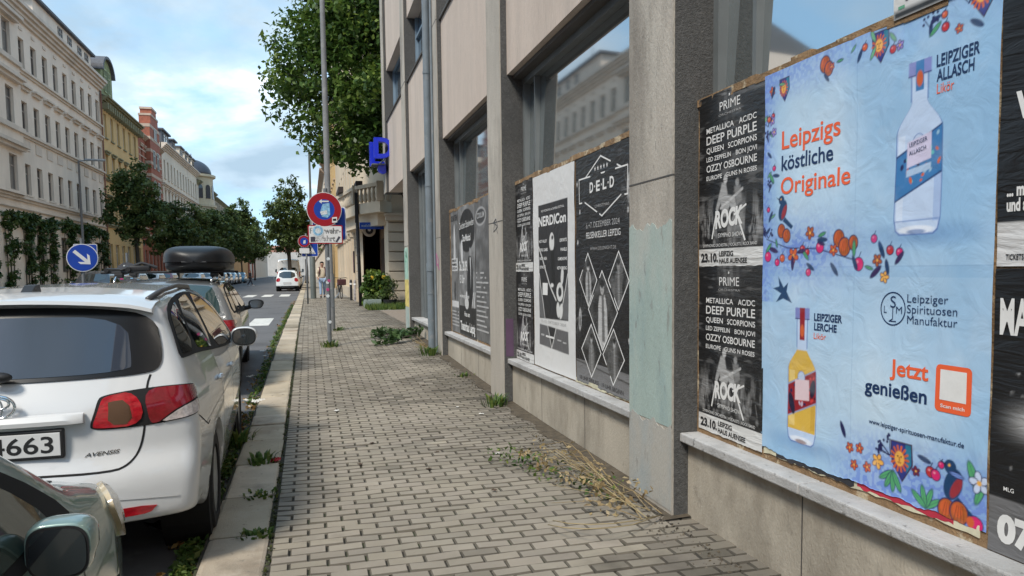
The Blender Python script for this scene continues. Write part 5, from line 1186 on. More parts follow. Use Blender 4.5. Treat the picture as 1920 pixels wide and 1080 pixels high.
M_plate = mat('number_plate_white', (0.62, 0.63, 0.64), 0.4, var=.04)
M_under = mat('underbody', (0.012, 0.012, 0.012), .9, var=.1)
def paint(name, col, metal=0.0, rough=.32, coat=1.0): return mat(name, col, rough, metal=metal, var=.03, vs=1.2, coat=coat)
def wheel(form, parent, y, sx, rw, wd=.20, track=None, spokes=5):
    x = (track or form.half - .035) * sx
    prof = [(rw * .66, -wd / 2), (rw * .9, -wd / 2), (rw * .985, -wd / 2 + .03), (rw, -wd * .2), (rw, wd * .2), (rw * .985, wd / 2 - .03), (rw * .9, wd / 2), (rw * .66, wd / 2), (rw * .62, 0)]
    w = MB().lathe(prof + [prof[0]], 32, (x - sx * wd / 2, y, rw), 'x').build('wheel', M_tyre, parent, smooth=True, angle=40)
    rm = MB(); xo = x - sx * .012
    rm.lathe([(rw * .66, 0), (rw * .60, -.012 * sx), (rw * .58, -.06 * sx)], 28, (xo, y, rw), 'x').lathe([(.0, -.005 * sx), (rw * .16, -.01 * sx), (rw * .18, -.05 * sx)], 14, (xo, y, rw), 'x')
    for k in range(spokes * 2):
        a = 2 * math.pi * (k // 2) / spokes + (.16 if k % 2 else -.16); c, q = math.cos(a), math.sin(a)
        p0, p1 = (y + c * rw * .12, rw + q * rw * .12), (y + c * rw * .62, rw + q * rw * .62); n = (-q * rw * .05, c * rw * .05)
        rm.prism([(p0[0] + n[0] * 1.3, p0[1] + n[1] * 1.3), (p1[0] + n[0], p1[1] + n[1]), (p1[0] - n[0], p1[1] - n[1]), (p0[0] - n[0] * 1.3, p0[1] - n[1] * 1.3)], xo - sx * .035, xo - sx * .006, 'yz')
    rm.build('rim', M_rim, w, smooth=True, angle=35); MB().lathe([(0, -.09 * sx), (rw * .6, -.09 * sx)], 20, (x, y, rw), 'x').build('brake_disc', M_under, w)
    return w
def mirror(parent, c, sx, m, size=(.11, .09, .075), ex=.72):
    bm = bmesh.new(); bmesh.ops.create_uvsphere(bm, u_segments=24, v_segments=16, radius=1)
    for v in bm.verts:
        x, y, z = v.co
        y2 = max(y, -.42)                                    # cut flat towards the driver
        f = lambda t, e=ex: math.copysign(abs(t) ** e, t)
        v.co = Vector((c[0] + f(x) * size[0] * (1 - .12 * (z < 0) * sx * (x * sx > 0)), c[1] + y2 * size[1], c[2] + f(z) * size[2]))
    bmesh.ops.remove_doubles(bm, verts=bm.verts[:], dist=.0004)
    o = MB().addbm(bm).build('mirror', m, parent, smooth=True, angle=60)
    f = lambda t, e=ex: math.copysign(abs(t) ** e, t); yy = c[1] - .42 * size[1] - .0025
    ring_ = lambda k, y: [(c[0] + f(math.cos(a)) * size[0] * k, y, c[2] + f(math.sin(a)) * size[2] * k) for a in [2 * math.pi * i / 32 for i in range(32)]]
    MB().add(ring_(.88, yy) , [tuple(range(32))]).build('mirror_frame', M_blackp, o); MB().add(ring_(.80, yy - .003), [tuple(range(32))]).build('mirror_glass', M_mirror, o)
    MB().tube([(c[0] - sx * size[0] * .7, c[1], c[2] - size[2] * .6), (c[0] - sx * (size[0] + .08), c[1] + .02, c[2] - size[2] * .9)], [.03, .04], 10).build('mirror_foot', m, o, smooth=True)
    return o
def add_body(form, root, m, h=.022):
    P, f = form.mesh(h); o = obj_from('body', P, f, m, root, True); bm = bmesh.new(); bm.from_mesh(o.data); bmesh.ops.recalc_face_normals(bm, faces=bm.faces[:]); bm.to_mesh(o.data); bm.free(); o.data.polygons.foreach_set('use_smooth', [True] * len(o.data.polygons)); o.data.set_sharp_from_angle(angle=R(48))
    wl = MB()
    for wy in form.wheels:
        for sx in (-1, 1): wl.lathe([(0, 0), (form.rw + form.arch + .004, 0), (form.rw + form.arch + .004, .26 * sx)], 28, (sx * (form.half - .31), wy, form.rw), 'x')
    wl.box(-form.half + .12, form.half - .12, form.wheels[0] - .1, form.L - .4, form.zb - .02, form.zb + .05).box(-.5, .5, .3, form.wheels[0] - .1, form.zb + .14, form.zb + .22); wl.build('underbody', M_under, o)
    return o
def both(form, name, poly, proj, m, parent, **k): return [patch(form, name, poly, q, m, parent, **k) for q in (proj, MIRR[proj])]
def plate(form, root, text, x, z, w=.52, h=.11, proj='rear', y=None, size=None):
    yy = form.cast([(0, -1.2, z)], [(0, 1, 0)], 4.0, 400)[0][1] if y is None else y
    o = MB().box(x - w / 2 - .012, x + w / 2 + .012, yy - .022, yy + .03, z - h / 2 - .014, z + h / 2 + .014, bev=.006).build('number_plate', M_blackp, root)
    MB().box(x - w / 2, x + w / 2, yy - .0245, yy - .02, z - h / 2, z + h / 2, bev=.002).build('plate_face', M_plate, o)
    if text:
        v, f = text_mesh(text, height=.075, bold=.014, align='RIGHT', width=.265 if size is None else size)
        MB().add([(x + w / 2 - .028 + p[0], yy - .0255, z - .0375 + p[1]) for p in v], f).build('lettering', M_inkd, o, fix=False)
    return o
# ----------------------------------------------------------------- white estate car
def white_car():
    t = thing('parked_car', 'white estate car with wrap around red tail lights, nearest in the row at the kerb', 'car', (-1.40, 3.83, rh(5.5) - .0), R(2.0), 'cars parked along the near kerb', local=True); fm = WHITE
    M = paint('white_car_paint', (0.60, 0.61, 0.62)); add_body(fm, t, M, .02)
    rw_ = patch(fm, 'rear_window', [(-.60, 1.105), (-.35, 1.098), (0, 1.095), (.35, 1.098), (.60, 1.105), (.665, 1.13), (.67, 1.22), (.625, 1.39), (.40, 1.432), (0, 1.445), (-.40, 1.432), (-.625, 1.39), (-.67, 1.22), (-.665, 1.13)], 'rear', mat('window_edge_ceramic', (.006, .006, .007), .3, var=0), t, rnd=2, off=.008, step=.025)
    inner = patch(fm, 'inner_pane', [(-.53, 1.12), (0, 1.112), (.53, 1.12), (.535, 1.17), (.50, 1.385), (0, 1.40), (-.50, 1.385), (-.535, 1.17)], 'rear', glass_mat('rear_pane', (.035, .045, .065), .12), rw_, rnd=2, off=.0105, step=.04)  # glass pane inside the black edge
    # spoiler lip over the rear window
    sp = MB(); pts = []
    n = 24
    for i in range(n + 1):
        x = -.62 + 1.24 * i / n; zc = 1.468 - .115 * abs(x) ** 2.0 - .35 * max(0, abs(x) - .5) ** 1.5; yb = .27 + .24 * abs(x) ** 2.2
        pts.append([(x, yb, zc), (x, yb + .005, zc + .018), (x, yb + .14, zc + .045), (x, yb + .30, zc + .055), (x, yb + .30, zc - .03), (x, yb + .10, zc - .022)])
    k = len(pts[0]); sp.add([p for r in pts for p in r], [(i * k + j, i * k + (j + 1) % k, (i + 1) * k + (j + 1) % k, (i + 1) * k + j) for i in range(n) for j in range(k)] + [tuple(range(k)), tuple(n * k + j for j in reversed(range(k)))])
    sp.build('spoiler', M, t, smooth=True, angle=50)
    # lamps
    for pj in ('diag', 'ldiag'):
        o = patch(fm, 'tail_light', [(.338, .860), (.320, .878), (.368, 1.0), (.40, 1.020), (.53, 1.036), (.70, 1.042), (.84, 1.025), (.86, 1.005), (.815, .90), (.79, .882), (.60, .860), (.42, .854)], pj, M_gap, t, rnd=2, off=.003, step=.025)
        patch(fm, 'red_lens', [(.345, .865), (.33, .88), (.378, .992), (.405, 1.013), (.52, 1.029), (.522, .862)], pj, M_lampr, o, rnd=2, off=.009, step=.025)
        patch(fm, 'smoked_lens', [(.385, .878), (.40, .972), (.405, .985), (.475, .99), (.478, .875)], pj, mat('smoked_lens', (.07, .03, .012), .12, var=.2, coat=.9) if pj == 'diag' else bpy.data.materials['smoked_lens'], o, rnd=1, off=.0105, step=.03)
        patch(fm, 'red_lens', [(.54, .866), (.54, 1.030), (.70, 1.036), (.832, 1.020), (.852, 1.0), (.838, .964), (.74, .952), (.66, .925), (.60, .882), (.58, .866)], pj, M_lampd, o, rnd=2, off=.009, step=.025)
        patch(fm, 'clear_lens', [(.59, .867), (.62, .888), (.68, .926), (.75, .945), (.832, .954), (.80, .902), (.785, .890), (.68, .874)], pj, M_lampw, o, rnd=1, off=.0095, step=.03)
    # tailgate grip bar, plate, emblem, badge
    gb = MB(); pts = []
    for i in range(17):
        x = -.345 + .69 * i / 16; e = min(1, (0.36 - abs(x)) / .03) ; y = .055 + .22 * abs(x) ** 2.4
        pts.append([(x, y + .02, .952), (x, y - .012 * e, .948), (x, y - .03 * e, .925), (x, y - .028 * e, .905), (x, y + .02, .893 + .006 * (1 - e))])
    gb.add([p for r in pts for p in r], [(i * 5 + j, i * 5 + (j + 1) % 5, (i + 1) * 5 + (j + 1) % 5, (i + 1) * 5 + j) for i in range(16) for j in range(5)] + [tuple(range(5)), tuple(80 + j for j in reversed(range(5)))]); gb.build('tailgate_grip', M, t, smooth=True, angle=40)
    plate(fm, t, '4663', 0, .815, w=.50)
    em = MB()
    def oval(cx_, cz, rx, rz_, wd):
        n = 40; pts = [(cx_ + rx * math.cos(2 * math.pi * i / n), .048, cz + rz_ * math.sin(2 * math.pi * i / n)) for i in range(n + 1)]; em.tube(pts, wd, 8, cap=False)
    oval(0, 1.012 - .01, .072, .052, .007); oval(0, 1.018, .050, .026, .006); oval(0, .998, .022, .040, .005); em.build('emblem', M_chrome, t, smooth=True)
    v, f = text_mesh('AVENSIS', height=.017, bold=.02, width=.150, align='LEFT', shear=.3); yb = fm.cast([(.34 + p[0], -1, .735 + p[1] + .03 * p[0]) for p in v], (0, 1, 0), 3, 300)
    MB().add([(q[0], q[1] - .004, q[2]) for q in yb], f).build('badge', mat('dark_chrome', (.12, .12, .12), .25, metal=.8, var=0), t, fix=False)
    # gaps
    ribbon(fm, [('rear', [(-.62, 1.10), (-.605, 1.05), (-.6, .86), (-.575, .74), (-.53, .68), (-.46, .655), (-.13, .668), (0, .67), (.13, .668), (.46, .655), (.53, .68), (.575, .74), (.60, .86), (.605, 1.05), (.62, 1.10)])], M_gap, t, wd=.010)
    ribbon(fm, [('side', [(.30, .865), (.58, .762), (.66, .772)]), ('left', [(.30, .865), (.58, .762), (.66, .772)]), ('top', [(-.57, .46), (-.3, .40), (0, .385), (.3, .40), (.57, .46)])], M_gap, t, wd=.007)
    door = [('side', [(1.42, 1.10), (1.46, .9), (1.42, .62), (1.50, .36), (1.6, .30), (2.42, .28), (2.45, .7), (2.47, 1.06)]), ('side', [(2.45, .30), (3.30, .28), (3.38, .6), (3.35, 1.0)])]
    ribbon(fm, door + [('left', p) for _, p in door], M_gap, t, wd=.008)
    # side glass
    both(fm, 'window_trim', [(.36, 1.165), (.42, 1.26), (.56, 1.40), (.85, 1.455), (1.35, 1.485), (1.8, 1.485), (2.3, 1.44), (2.75, 1.32), (3.1, 1.17), (3.35, 1.04), (3.3, 1.005), (2.6, 1.02), (1.7, 1.08), (.9, 1.14), (.45, 1.155)], 'side', M_gap, t, rnd=1, off=.003, step=.05)
    both(fm, 'side_window', [(.43, 1.185), (.50, 1.28), (.62, 1.385), (.88, 1.435), (.98, 1.435), (.80, 1.17), (.48, 1.172)], 'side', M_cglass, t, rnd=1, off=.0055, step=.05)
    both(fm, 'side_window', [(.88, 1.17), (1.06, 1.44), (1.4, 1.465), (1.62, 1.467), (1.60, 1.11), (1.2, 1.14)], 'side', M_cglass, t, rnd=1, off=.0055, step=.05)
    both(fm, 'side_window', [(1.72, 1.10), (1.73, 1.465), (1.95, 1.46), (2.35, 1.405), (2.75, 1.29), (3.0, 1.175), (3.18, 1.06), (2.6, 1.04)], 'side', M_cglass, t, rnd=1, off=.0055, step=.05)
    patch(fm, 'windscreen', [(-.6, 1.07), (0, 1.04), (.6, 1.07), (.55, 1.36), (0, 1.44), (-.55, 1.36)], 'front', M_cglass, t, rnd=1)
    for sx in (-1, 1):
        MB().tube([(sx * .575, .55, 1.472), (sx * .60, .85, 1.512), (sx * .60, 1.5, 1.532), (sx * .59, 2.2, 1.515), (sx * .56, 2.6, 1.455)], .016, 8).build('roof_rail', mat('satin_dark_rail', (.06, .06, .065), .4) if sx < 0 else bpy.data.materials['satin_dark_rail'], t, smooth=True)
        for y, z in ((1.35, .93), (2.30, .90)):
            x = fm.cast([(2.0, y, z)], [(-1, 0, 0)], 3, 300)[0][0]; hb = MB().sphere((sx * (x + .012), y, z), (.022, .10, .018), 12, 8); hb.build('door_handle', M, t, smooth=True)
        mirror(t, (sx * .945, 3.02, 1.055), sx, M, (.112, .10, .085))
        for y in fm.wheels: wheel(fm, t, y, sx, fm.rw)
    for pj in ('rear',):
        for s in (-1, 1): patch(fm, 'rear_reflector', [(s * .45, .428), (s * .452, .474), (s * .58, .474), (s * .645, .466), (s * .62, .440), (s * .59, .432)], pj, M_lampr, t, rnd=0, off=.004)
    # rear fog lamp recess and bumper crease
    ribbon(fm, [('rear', [(-.74, .50), (-.4, .535), (0, .545), (.4, .535), (.74, .50)])], M, t, 'bumper_crease', .014, .004)
    MB().tube([(.42, .10, .33), (.42, .7, .35)], .032, 12).build('exhaust_pipe', M_rim, t, smooth=True)
    fin = MB(); fin.prism([(.52, 1.50), (.56, 1.525), (.62, 1.556), (.70, 1.56), (.72, 1.52)], -.025, .025, 'yz'); fin.build('antenna', M_blackp, t)
    wp = MB().sphere((0, .10, 1.135), (.055, .03, .025), 12, 8).tube([(0, .085, 1.13), (-.25, .11, 1.125), (-.46, .16, 1.135)], .010, 6); wp.build('wiper', M_blackp, t, smooth=True)
    ribbon(fm, [('side', [(.55, .78), (1.0, .80), (2.0, .79), (3.2, .76)])], M, t, 'door_crease', .012, .002)
    return t
white_car()
# ----------------------------------------------------------------- silver estate with roof box
SILVER = CarForm(
    top=[(-.2, 1.36), (.3, 1.39), (.6, 1.43), (1.1, 1.455), (1.9, 1.46), (2.6, 1.42), (3.0, 1.30), (3.55, .99), (4.0, .91), (4.4, .82), (4.62, .68), (4.7, .5)],
    width=[(.1, .80), (.35, .86), (.6, .885), (.8, .885), (.93, .868), (.98, .845), (1.1, .80), (1.3, .71), (1.42, .64), (1.55, .57)], plan=[(-.1, .93), (.4, .96), (1.2, 1), (3.5, 1), (4.2, .97), (4.7, .86)],
    rear=[(.15, .12), (.3, .03), (.5, 0), (.62, .01), (.68, .05), (.95, .085), (1.0, .12), (1.40, .36), (1.5, .42)], front=[(.1, 4.6), (.4, 4.68), (.7, 4.66), (1.0, 4.5), (1.5, 4.3)], zb=.19, krear=.22, half=.89, wheels=(.98, 3.65), rw=.32, soft=.06)
def silver_car():
    t = thing('parked_car', 'silver estate car carrying a black roof box, second in the row at the kerb', 'car', (-1.74, 9.55, rh(11.5)), R(2.0), 'cars parked along the near kerb', local=True); fm = SILVER
    M = paint('silver_car_paint', (0.25, 0.26, 0.265), .55, .35); add_body(fm, t, M, .03)
    patch(fm, 'rear_window', [(-.66, 1.0), (0, .985), (.66, 1.0), (.69, 1.05), (.60, 1.33), (.52, 1.365), (0, 1.385), (-.52, 1.365), (-.60, 1.33), (-.69, 1.05)], 'rear', glass_mat('rear_pane_green', (.03, .055, .055), .2), t, rnd=1, off=.004)
    for pj in ('diag', 'ldiag'):
        o = patch(fm, 'tail_light', [(.42, .72), (.40, .90), (.44, .93), (.70, .935), (1.0, .92), (1.02, .88), (.80, .80), (.74, .72)], pj, M_lampr, t, rnd=1, off=.006, step=.05)
        patch(fm, 'amber_lens', [(.56, .80), (.56, .85), (.78, .86), (.76, .80)], pj, M_lampd, o, rnd=1, off=.009)
    both(fm, 'window_trim', [(.50, 1.0), (.72, 1.27), (.95, 1.355), (1.8, 1.39), (2.5, 1.35), (3.0, 1.17), (3.3, 1.0), (2.6, .985), (1.2, .985)], 'side', M_gap, t, rnd=1, off=.003)
    both(fm, 'side_window', [(.62, 1.02), (.80, 1.27), (1.0, 1.33), (1.12, 1.33), (.98, 1.02)], 'side', M_cglass, t, rnd=1, off=.006); both(fm, 'side_window', [(1.06, 1.02), (1.2, 1.335), (1.75, 1.365), (1.8, 1.02)], 'side', M_cglass, t, rnd=1, off=.006); both(fm, 'side_window', [(1.9, 1.02), (1.88, 1.365), (2.45, 1.32), (2.95, 1.13), (3.15, 1.015)], 'side', M_cglass, t, rnd=1, off=.006)
    patch(fm, 'windscreen', [(-.6, 1.06), (0, 1.03), (.6, 1.06), (.54, 1.28), (0, 1.37), (-.54, 1.28)], 'front', M_cglass, t, rnd=1)
    door = [('side', [(1.3, .99), (1.28, .6), (1.45, .33), (2.35, .30), (2.38, .98)]), ('side', [(2.38, .32), (3.25, .30), (3.3, .97)])]; ribbon(fm, door + [('left', p) for _, p in door] + [('rear', [(-.62, .99), (-.58, .75), (-.5, .66), (.5, .66), (.58, .75), (.62, .99)])], M_gap, t, wd=.01)
    plate(fm, t, '', 0, .60)
    for sx in (-1, 1):
        mirror(t, (sx * 1.02, 3.0, 1.02), sx, M if sx < 0 else M_blackp, (.12, .10, .075))
        for y in fm.wheels: wheel(fm, t, y, sx, fm.rw)
        rl = MB().tube([(sx * .56, .62, 1.42), (sx * .575, .8, 1.475), (sx * .58, 1.6, 1.50), (sx * .57, 2.4, 1.46), (sx * .555, 2.6, 1.41)], .016, 8); rl.build('roof_rail', M_chrome, t, smooth=True)
    rb = MB()
    for y in (1.0, 1.95): rb.box(-.78, .82, y - .035, y + .035, 1.525, 1.555, bev=.01).box(-.62, -.52, y - .05, y + .05, 1.47, 1.53, bev=.01).box(.52, .62, y - .05, y + .05, 1.47, 1.53, bev=.01)
    rb.build('roof_bar', M_blackp, t)
    bk = MB().tube([(-.70, .9, 1.57), (-.70, 2.1, 1.57)], .03, 8).tube([(-.55, .95, 1.57), (-.30, 1.0, 1.66), (-.12, 1.0, 1.60)], .02, 8).box(-.45, -.2, .95, 1.05, 1.56, 1.63, bev=.02).tube([(-.45, .9, 1.58), (-.45, 2.1, 1.58)], .03, 8); bk.build('bike_carrier', M_blackp, t, smooth=True, angle=40)
    return t
silver_car()
# roof box: lofted shell, wider than high, tapering forwards
def roof_box():
    t = thing('roof_box', 'black roof box strapped on the bars of the silver estate car', 'roof box', (-1.74, 9.55, rh(11.5)), R(2.0), local=True)
    def shell(z0, z1, y0, y1, hw, ex, name, top):
        mb = MB(); ny, na = 40, 32; rows = []
        for i in range(ny + 1):
            s = (1 - math.cos(math.pi * i / ny)) / 2; y = y0 + (y1 - y0) * s; e = (1 - abs(2 * s - 1) ** 5.5) ** .5 if 0 < s < 1 else 0.02
            wv = hw * max(.02, e) * (1 - .12 * max(0, s - .5)); hgt = (z1 - z0) * max(.02, e ** .7) * (1 - .35 * max(0, s - .45))
            rows.append([(cx0 + wv * math.copysign(abs(math.cos(a)) ** ex, math.cos(a)), y, (z0 if top else z1) + (1 if top else -1) * hgt * math.sin(a) ** ex) for a in [math.pi * k / na for k in range(na + 1)]])
        k = na + 1; mb.add([p for r in rows for p in r], [(i * k + j, i * k + j + 1, (i + 1) * k + j + 1, (i + 1) * k + j) for i in range(ny) for j in range(na)] + [(i * k, (i + 1) * k, (i + 1) * k + na, i * k + na) for i in range(ny)])
        return mb.build(name, m, t, smooth=True, angle=35)
    cx0 = .36; m = mat('black_box_shell', (.010, .011, .013), .42, var=.1, vs=3, bump=.1, bs=300)
    shell(1.665, 1.885, .62, 2.75, .425, .5, 'lid', True); shell(1.545, 1.660, .66, 2.72, .41, .42, 'tray', False)
    lk = MB().box(cx0 + .37, cx0 + .415, 1.2, 1.32, 1.63, 1.68, bev=.01).box(cx0 - .15, cx0 + .15, .63, .66, 1.65, 1.675, bev=.008); lk.build('latch', M_blackp, t)
roof_box()
# ----------------------------------------------------------------- green hatchback, its front end behind the white car
GREEN = CarForm(
    top=[(-.1, 1.36), (.3, 1.44), (1.0, 1.52), (1.7, 1.52), (2.15, 1.42), (2.55, 1.22), (2.85, 1.045), (3.1, .975), (3.4, .90), (3.6, .78), (3.72, .62), (3.8, .45)],
    width=[(.1, .78), (.35, .825), (.6, .84), (.78, .835), (.90, .81), (.95, .785), (1.1, .735), (1.3, .66), (1.45, .585), (1.6, .52)], plan=[(-.1, .92), (.5, .98), (1.2, 1), (2.6, 1), (3.1, .97), (3.45, .90), (3.8, .74)],
    rear=[(.15, .1), (.4, 0), (.8, .02), (1.0, .08), (1.5, .3)], front=[(.1, 3.68), (.4, 3.74), (.62, 3.70), (.8, 3.60), (1.0, 3.5), (1.5, 3.3)], zb=.18, krear=.2, kfront=.42, half=.84, wheels=(.6, 3.03), rw=.29, soft=.07)
def green_car():
    t = thing('parked_car', 'teal green hatchback at the bottom left corner with a yellowed headlight', 'car', (-1.36, -.62, -.03), R(1.0), 'cars parked along the near kerb', local=True); fm = GREEN
    M = paint('teal_car_paint', (0.20, 0.285, 0.265), .3, .35); add_body(fm, t, M, .022)
    for s in ('side',):
        both(fm, 'window_trim', [(.35, 1.03), (.65, 1.27), (1.1, 1.375), (1.8, 1.375), (2.15, 1.29), (2.5, 1.115), (2.76, .95), (2.70, .92), (1.5, .945), (.5, .965)], 'side', M_gap, t, rnd=1, off=.003, step=.05)
        both(fm, 'side_window', [(.48, 1.03), (.72, 1.24), (1.1, 1.34), (1.36, 1.35), (1.38, .98)], 'side', glass_mat('side_pane_green', (.04, .06, .05), .15) if 'side_pane_green' not in bpy.data.materials else bpy.data.materials['side_pane_green'], t, rnd=1, off=.0055, step=.05)
        both(fm, 'side_window', [(1.46, .975), (1.45, 1.35), (1.78, 1.345), (2.12, 1.265), (2.42, 1.11), (2.60, .98), (2.56, .955)], 'side', bpy.data.materials['side_pane_green'], t, rnd=1, off=.0055, step=.05)
    patch(fm, 'windscreen', [(-.62, 1.08), (0, 1.05), (.62, 1.08), (.52, 1.38), (0, 1.47), (-.52, 1.38)], 'front', M_cglass, t, rnd=1)
    by = mat('yellowed_lens', (.50, .41, .27), .25, var=.15, vs=15, coat=.5)
    for pj in ('fdiag', 'lfdiag'):
        o = patch(fm, 'headlight', [(.84, .64), (.80, .70), (.84, .79), (.96, .855), (1.08, .88), (1.18, .87), (1.20, .83), (1.12, .74), (1.0, .66)], pj, by, t, rnd=2, off=.016, step=.03, skirt=.03)
        patch(fm, 'lamp_bowl', [(.84, .68), (.84, .76), (.94, .80), (1.02, .74), (.94, .68)], pj, M_chrome, o, rnd=2, off=.02, step=.04)
    ribbon(fm, [('top', [(-.60, 2.85), (-.63, 3.2), (-.5, 3.5), (0, 3.58), (.5, 3.5), (.63, 3.2), (.60, 2.85)]), ('side', [(2.72, .94), (2.66, .6), (2.55, .28)]), ('left', [(2.72, .94), (2.66, .6), (2.55, .28)]), ('side', [(1.4, .95), (1.38, .4)]), ('left', [(1.4, .95), (1.38, .4)])], M_gap, t, wd=.008)
    for sx in (-1, 1):
        mirror(t, (sx * .858, 2.42, .960), sx, M, (.070, .085, .066), ex=.6)
        x = fm.cast([(2.0, 1.6, .86)], [(-1, 0, 0)], 3, 300)[0][0]; MB().sphere((sx * (x + .012), 1.6, .86), (.022, .09, .018), 12, 8).build('door_handle', M, t, smooth=True)
        for y in fm.wheels: wheel(fm, t, y, sx, fm.rw)
    for sx in (-1, 1): MB().tube([(sx * .3 - .3, 2.86, 1.06), (sx * .3 + .05, 2.80, 1.085)], .01, 6).build('wiper', M_blackp, t)
    return t
green_car()
# ----------------------------------------------------------------- traffic farther away
HATCH = CarForm(top=[(-.1, 1.5), (.3, 1.58), (1.0, 1.63), (2.0, 1.62), (2.5, 1.5), (3.2, 1.05), (3.7, .95), (4.0, .8), (4.2, .5)], width=[(.1, .8), (.4, .86), (.7, .87), (.95, .84), (1.3, .74), (1.55, .62), (1.7, .55)], plan=[(-.1, .93), (.5, .98), (3.3, 1), (4.2, .85)],
    rear=[(.15, .1), (.4, 0), (.75, .03), (1.0, .06), (1.55, .25)], front=[(.1, 4.1), (.5, 4.2), (.9, 4.1), (1.5, 3.9)], zb=.2, half=.87, wheels=(.75, 3.4), rw=.31)
def simple_car(name, label, fm, loc, rz, m, h=.05, group=None, cat='car', white_lamp=False, zr=(1.0, 1.5), xr=.62):
    t = thing(name, label, cat, loc, rz, group, local=True); add_body(fm, t, m, h); z0, z1 = zr
    patch(fm, 'rear_window', [(-xr, z0), (xr, z0), (xr * .86, z1), (-xr * .86, z1)], 'rear', M_cglass, t, rnd=1, off=.006, step=.12)
    patch(fm, 'windscreen', [(-xr, z0 + .1), (xr, z0 + .1), (xr * .86, z1 - .05), (-xr * .86, z1 - .05)], 'front', M_cglass, t, rnd=1, off=.006, step=.12)
    for pj in ('diag', 'ldiag'): patch(fm, 'tail_light', [(.42, .72), (.44, 1.02), (.62, 1.02), (.72, .74)], pj, M_lampr, t, rnd=1, off=.008, step=.1)
    for pj in ('fdiag', 'lfdiag'): patch(fm, 'headlight', [(.70, .62), (.74, .76), (1.05, .80), (1.05, .68)], pj, M_lampw, t, rnd=1, off=.008, step=.1)
    L_ = fm.L; T = fm.top[:, 1].max()
    a, b = fm.wheels
    both(fm, 'side_window', [(.35, z0 + .04), (.6, T - .2), (a + 1.2, T - .14), (a + 1.25, z0 + .02)], 'side', M_cglass, t, rnd=1, off=.006, step=.12)
    both(fm, 'side_window', [(a + 1.33, z0 + .02), (a + 1.28, T - .14), (a + 1.65, T - .2), (b - .28, z0 + .02)], 'side', M_cglass, t, rnd=1, off=.006, step=.12)
    for sx in (-1, 1):
        for y in fm.wheels: wheel(fm, t, y, sx, fm.rw)
        mirror(t, (sx * (fm.half + .1), b - .5, z0 + .03), sx, m, (.10, .08, .07))
    plate(fm, t, '', 0, .62)
    return t
simple_car('hatchback', 'white compact car seen from behind in front of the tall white van', HATCH, (-1.55, 58.5, rh(58)), 0, paint('white_hatch_paint', (.70, .74, .77)), cat='car', group='cars parked along the near kerb')
VAN = CarForm(top=[(-.1, 2.45), (.2, 2.55), (1.0, 2.6), (3.9, 2.58), (4.3, 2.35), (4.9, 1.45), (5.4, 1.2), (5.6, .9), (5.7, .6)], width=[(.1, .95), (.5, .99), (1.2, .99), (2.0, .93), (2.5, .86), (2.8, .8)], plan=[(-.1, .98), (1, 1), (5, 1), (5.7, .88)],
    rear=[(.15, .08), (.4, 0), (1.2, .0), (2.6, .08)], front=[(.1, 5.6), (.5, 5.7), (1, 5.6), (2.6, 4.9)], zb=.25, krear=.06, half=1.0, wheels=(1.2, 4.6), rw=.35)
def van():
    t = thing('delivery_van', 'tall white van with two rear doors parked beyond the white compact car', 'van', (-1.62, 66, rh(66)), 0, local=True); m = paint('white_van_paint', (.66, .68, .70)); add_body(VAN, t, m, .06)
    for s in (-1, 1): patch(VAN, 'rear_window', [(s * .10, 1.25), (s * .10, 1.85), (s * .72, 1.85), (s * .74, 1.25)], 'rear', M_cglass, t, rnd=1, off=.006, step=.2)
    ribbon(VAN, [('rear', [(0, .5), (0, 2.45)])], M_gap, t, wd=.02)
    for pj in ('diag', 'ldiag'): patch(VAN, 'tail_light', [(.64, .9), (.64, 1.5), (.72, 1.5), (.72, .9)], pj, M_lampr, t, rnd=0, off=.008, step=.2)
    both(VAN, 'side_window', [(3.7, 1.35), (3.75, 2.0), (4.2, 2.0), (4.6, 1.4)], 'side', M_cglass, t, rnd=1, off=.006, step=.2); patch(VAN, 'windscreen', [(-.8, 1.5), (.8, 1.5), (.75, 2.2), (-.75, 2.2)], 'front', M_cglass, t, rnd=1, off=.006, step=.2)
    for sx in (-1, 1):
        for y in VAN.wheels: wheel(VAN, t, y, sx, .35)
        mirror(t, (sx * 1.15, 4.3, 1.6), sx, M_blackp, (.10, .08, .16))
    MB().lathe([(0, 0), (.04, 0), (.04, .04)], 10, (.2, -.02, 2.35), 'y').lathe([(0, 0), (.05, 0), (.05, .04)], 10, (-.5, -.02, 2.38), 'y').build('marker_lamp', M_blackp, t); plate(VAN, t, '', -.35, .75)
van()
# cars in the left parking row: three prototypes, copied
prA = simple_car('parked_car', 'white hatchback in the far left parking row, nearest to the pedestrian', HATCH, (-9.6, 71, rh(71)), R(180), paint('far_white_paint', (.72, .73, .74)), .06, 'cars parked along the far kerb')
prB = simple_car('parked_car', 'dark grey hatchback in the far left parking row, first behind the white ones', HATCH, (-9.7, 84, rh(84)), R(180), paint('far_dark_paint', (.03, .032, .038), .2), .06, 'cars parked along the far kerb')
M_far = {'white': paint('far_pale_paint', (.66, .68, .69)), 'black': paint('far_black_paint', (.018, .018, .02)), 'blue': paint('far_blue_paint', (.05, .16, .26), .2), 'silver': paint('far_silver_paint', (.36, .37, .38), .5), 'red': paint('far_red_paint', (.25, .02, .02))}
def recolour(o, m):
    for ch in o.children:
        if ch.name.split('.')[0] in ('body', 'mirror'):
            ch.data = ch.data.copy(); ch.data.materials[0] = m
            for g in ch.children:
                if g.name.split('.')[0] == 'mirror_foot': g.data = g.data.copy(); g.data.materials[0] = m
def more_cars(rows):
    for src, x, y, rz, colr, label, grp in rows:
        c = copy_tree(src); c.location = (x, y, rh(y)); c.rotation_euler = (0, 0, R(rz)); c['label'] = label; c['group'] = grp
        if colr: recolour(c, M_far[colr])
FK, NK = 'cars parked along the far kerb', 'cars parked along the near kerb'
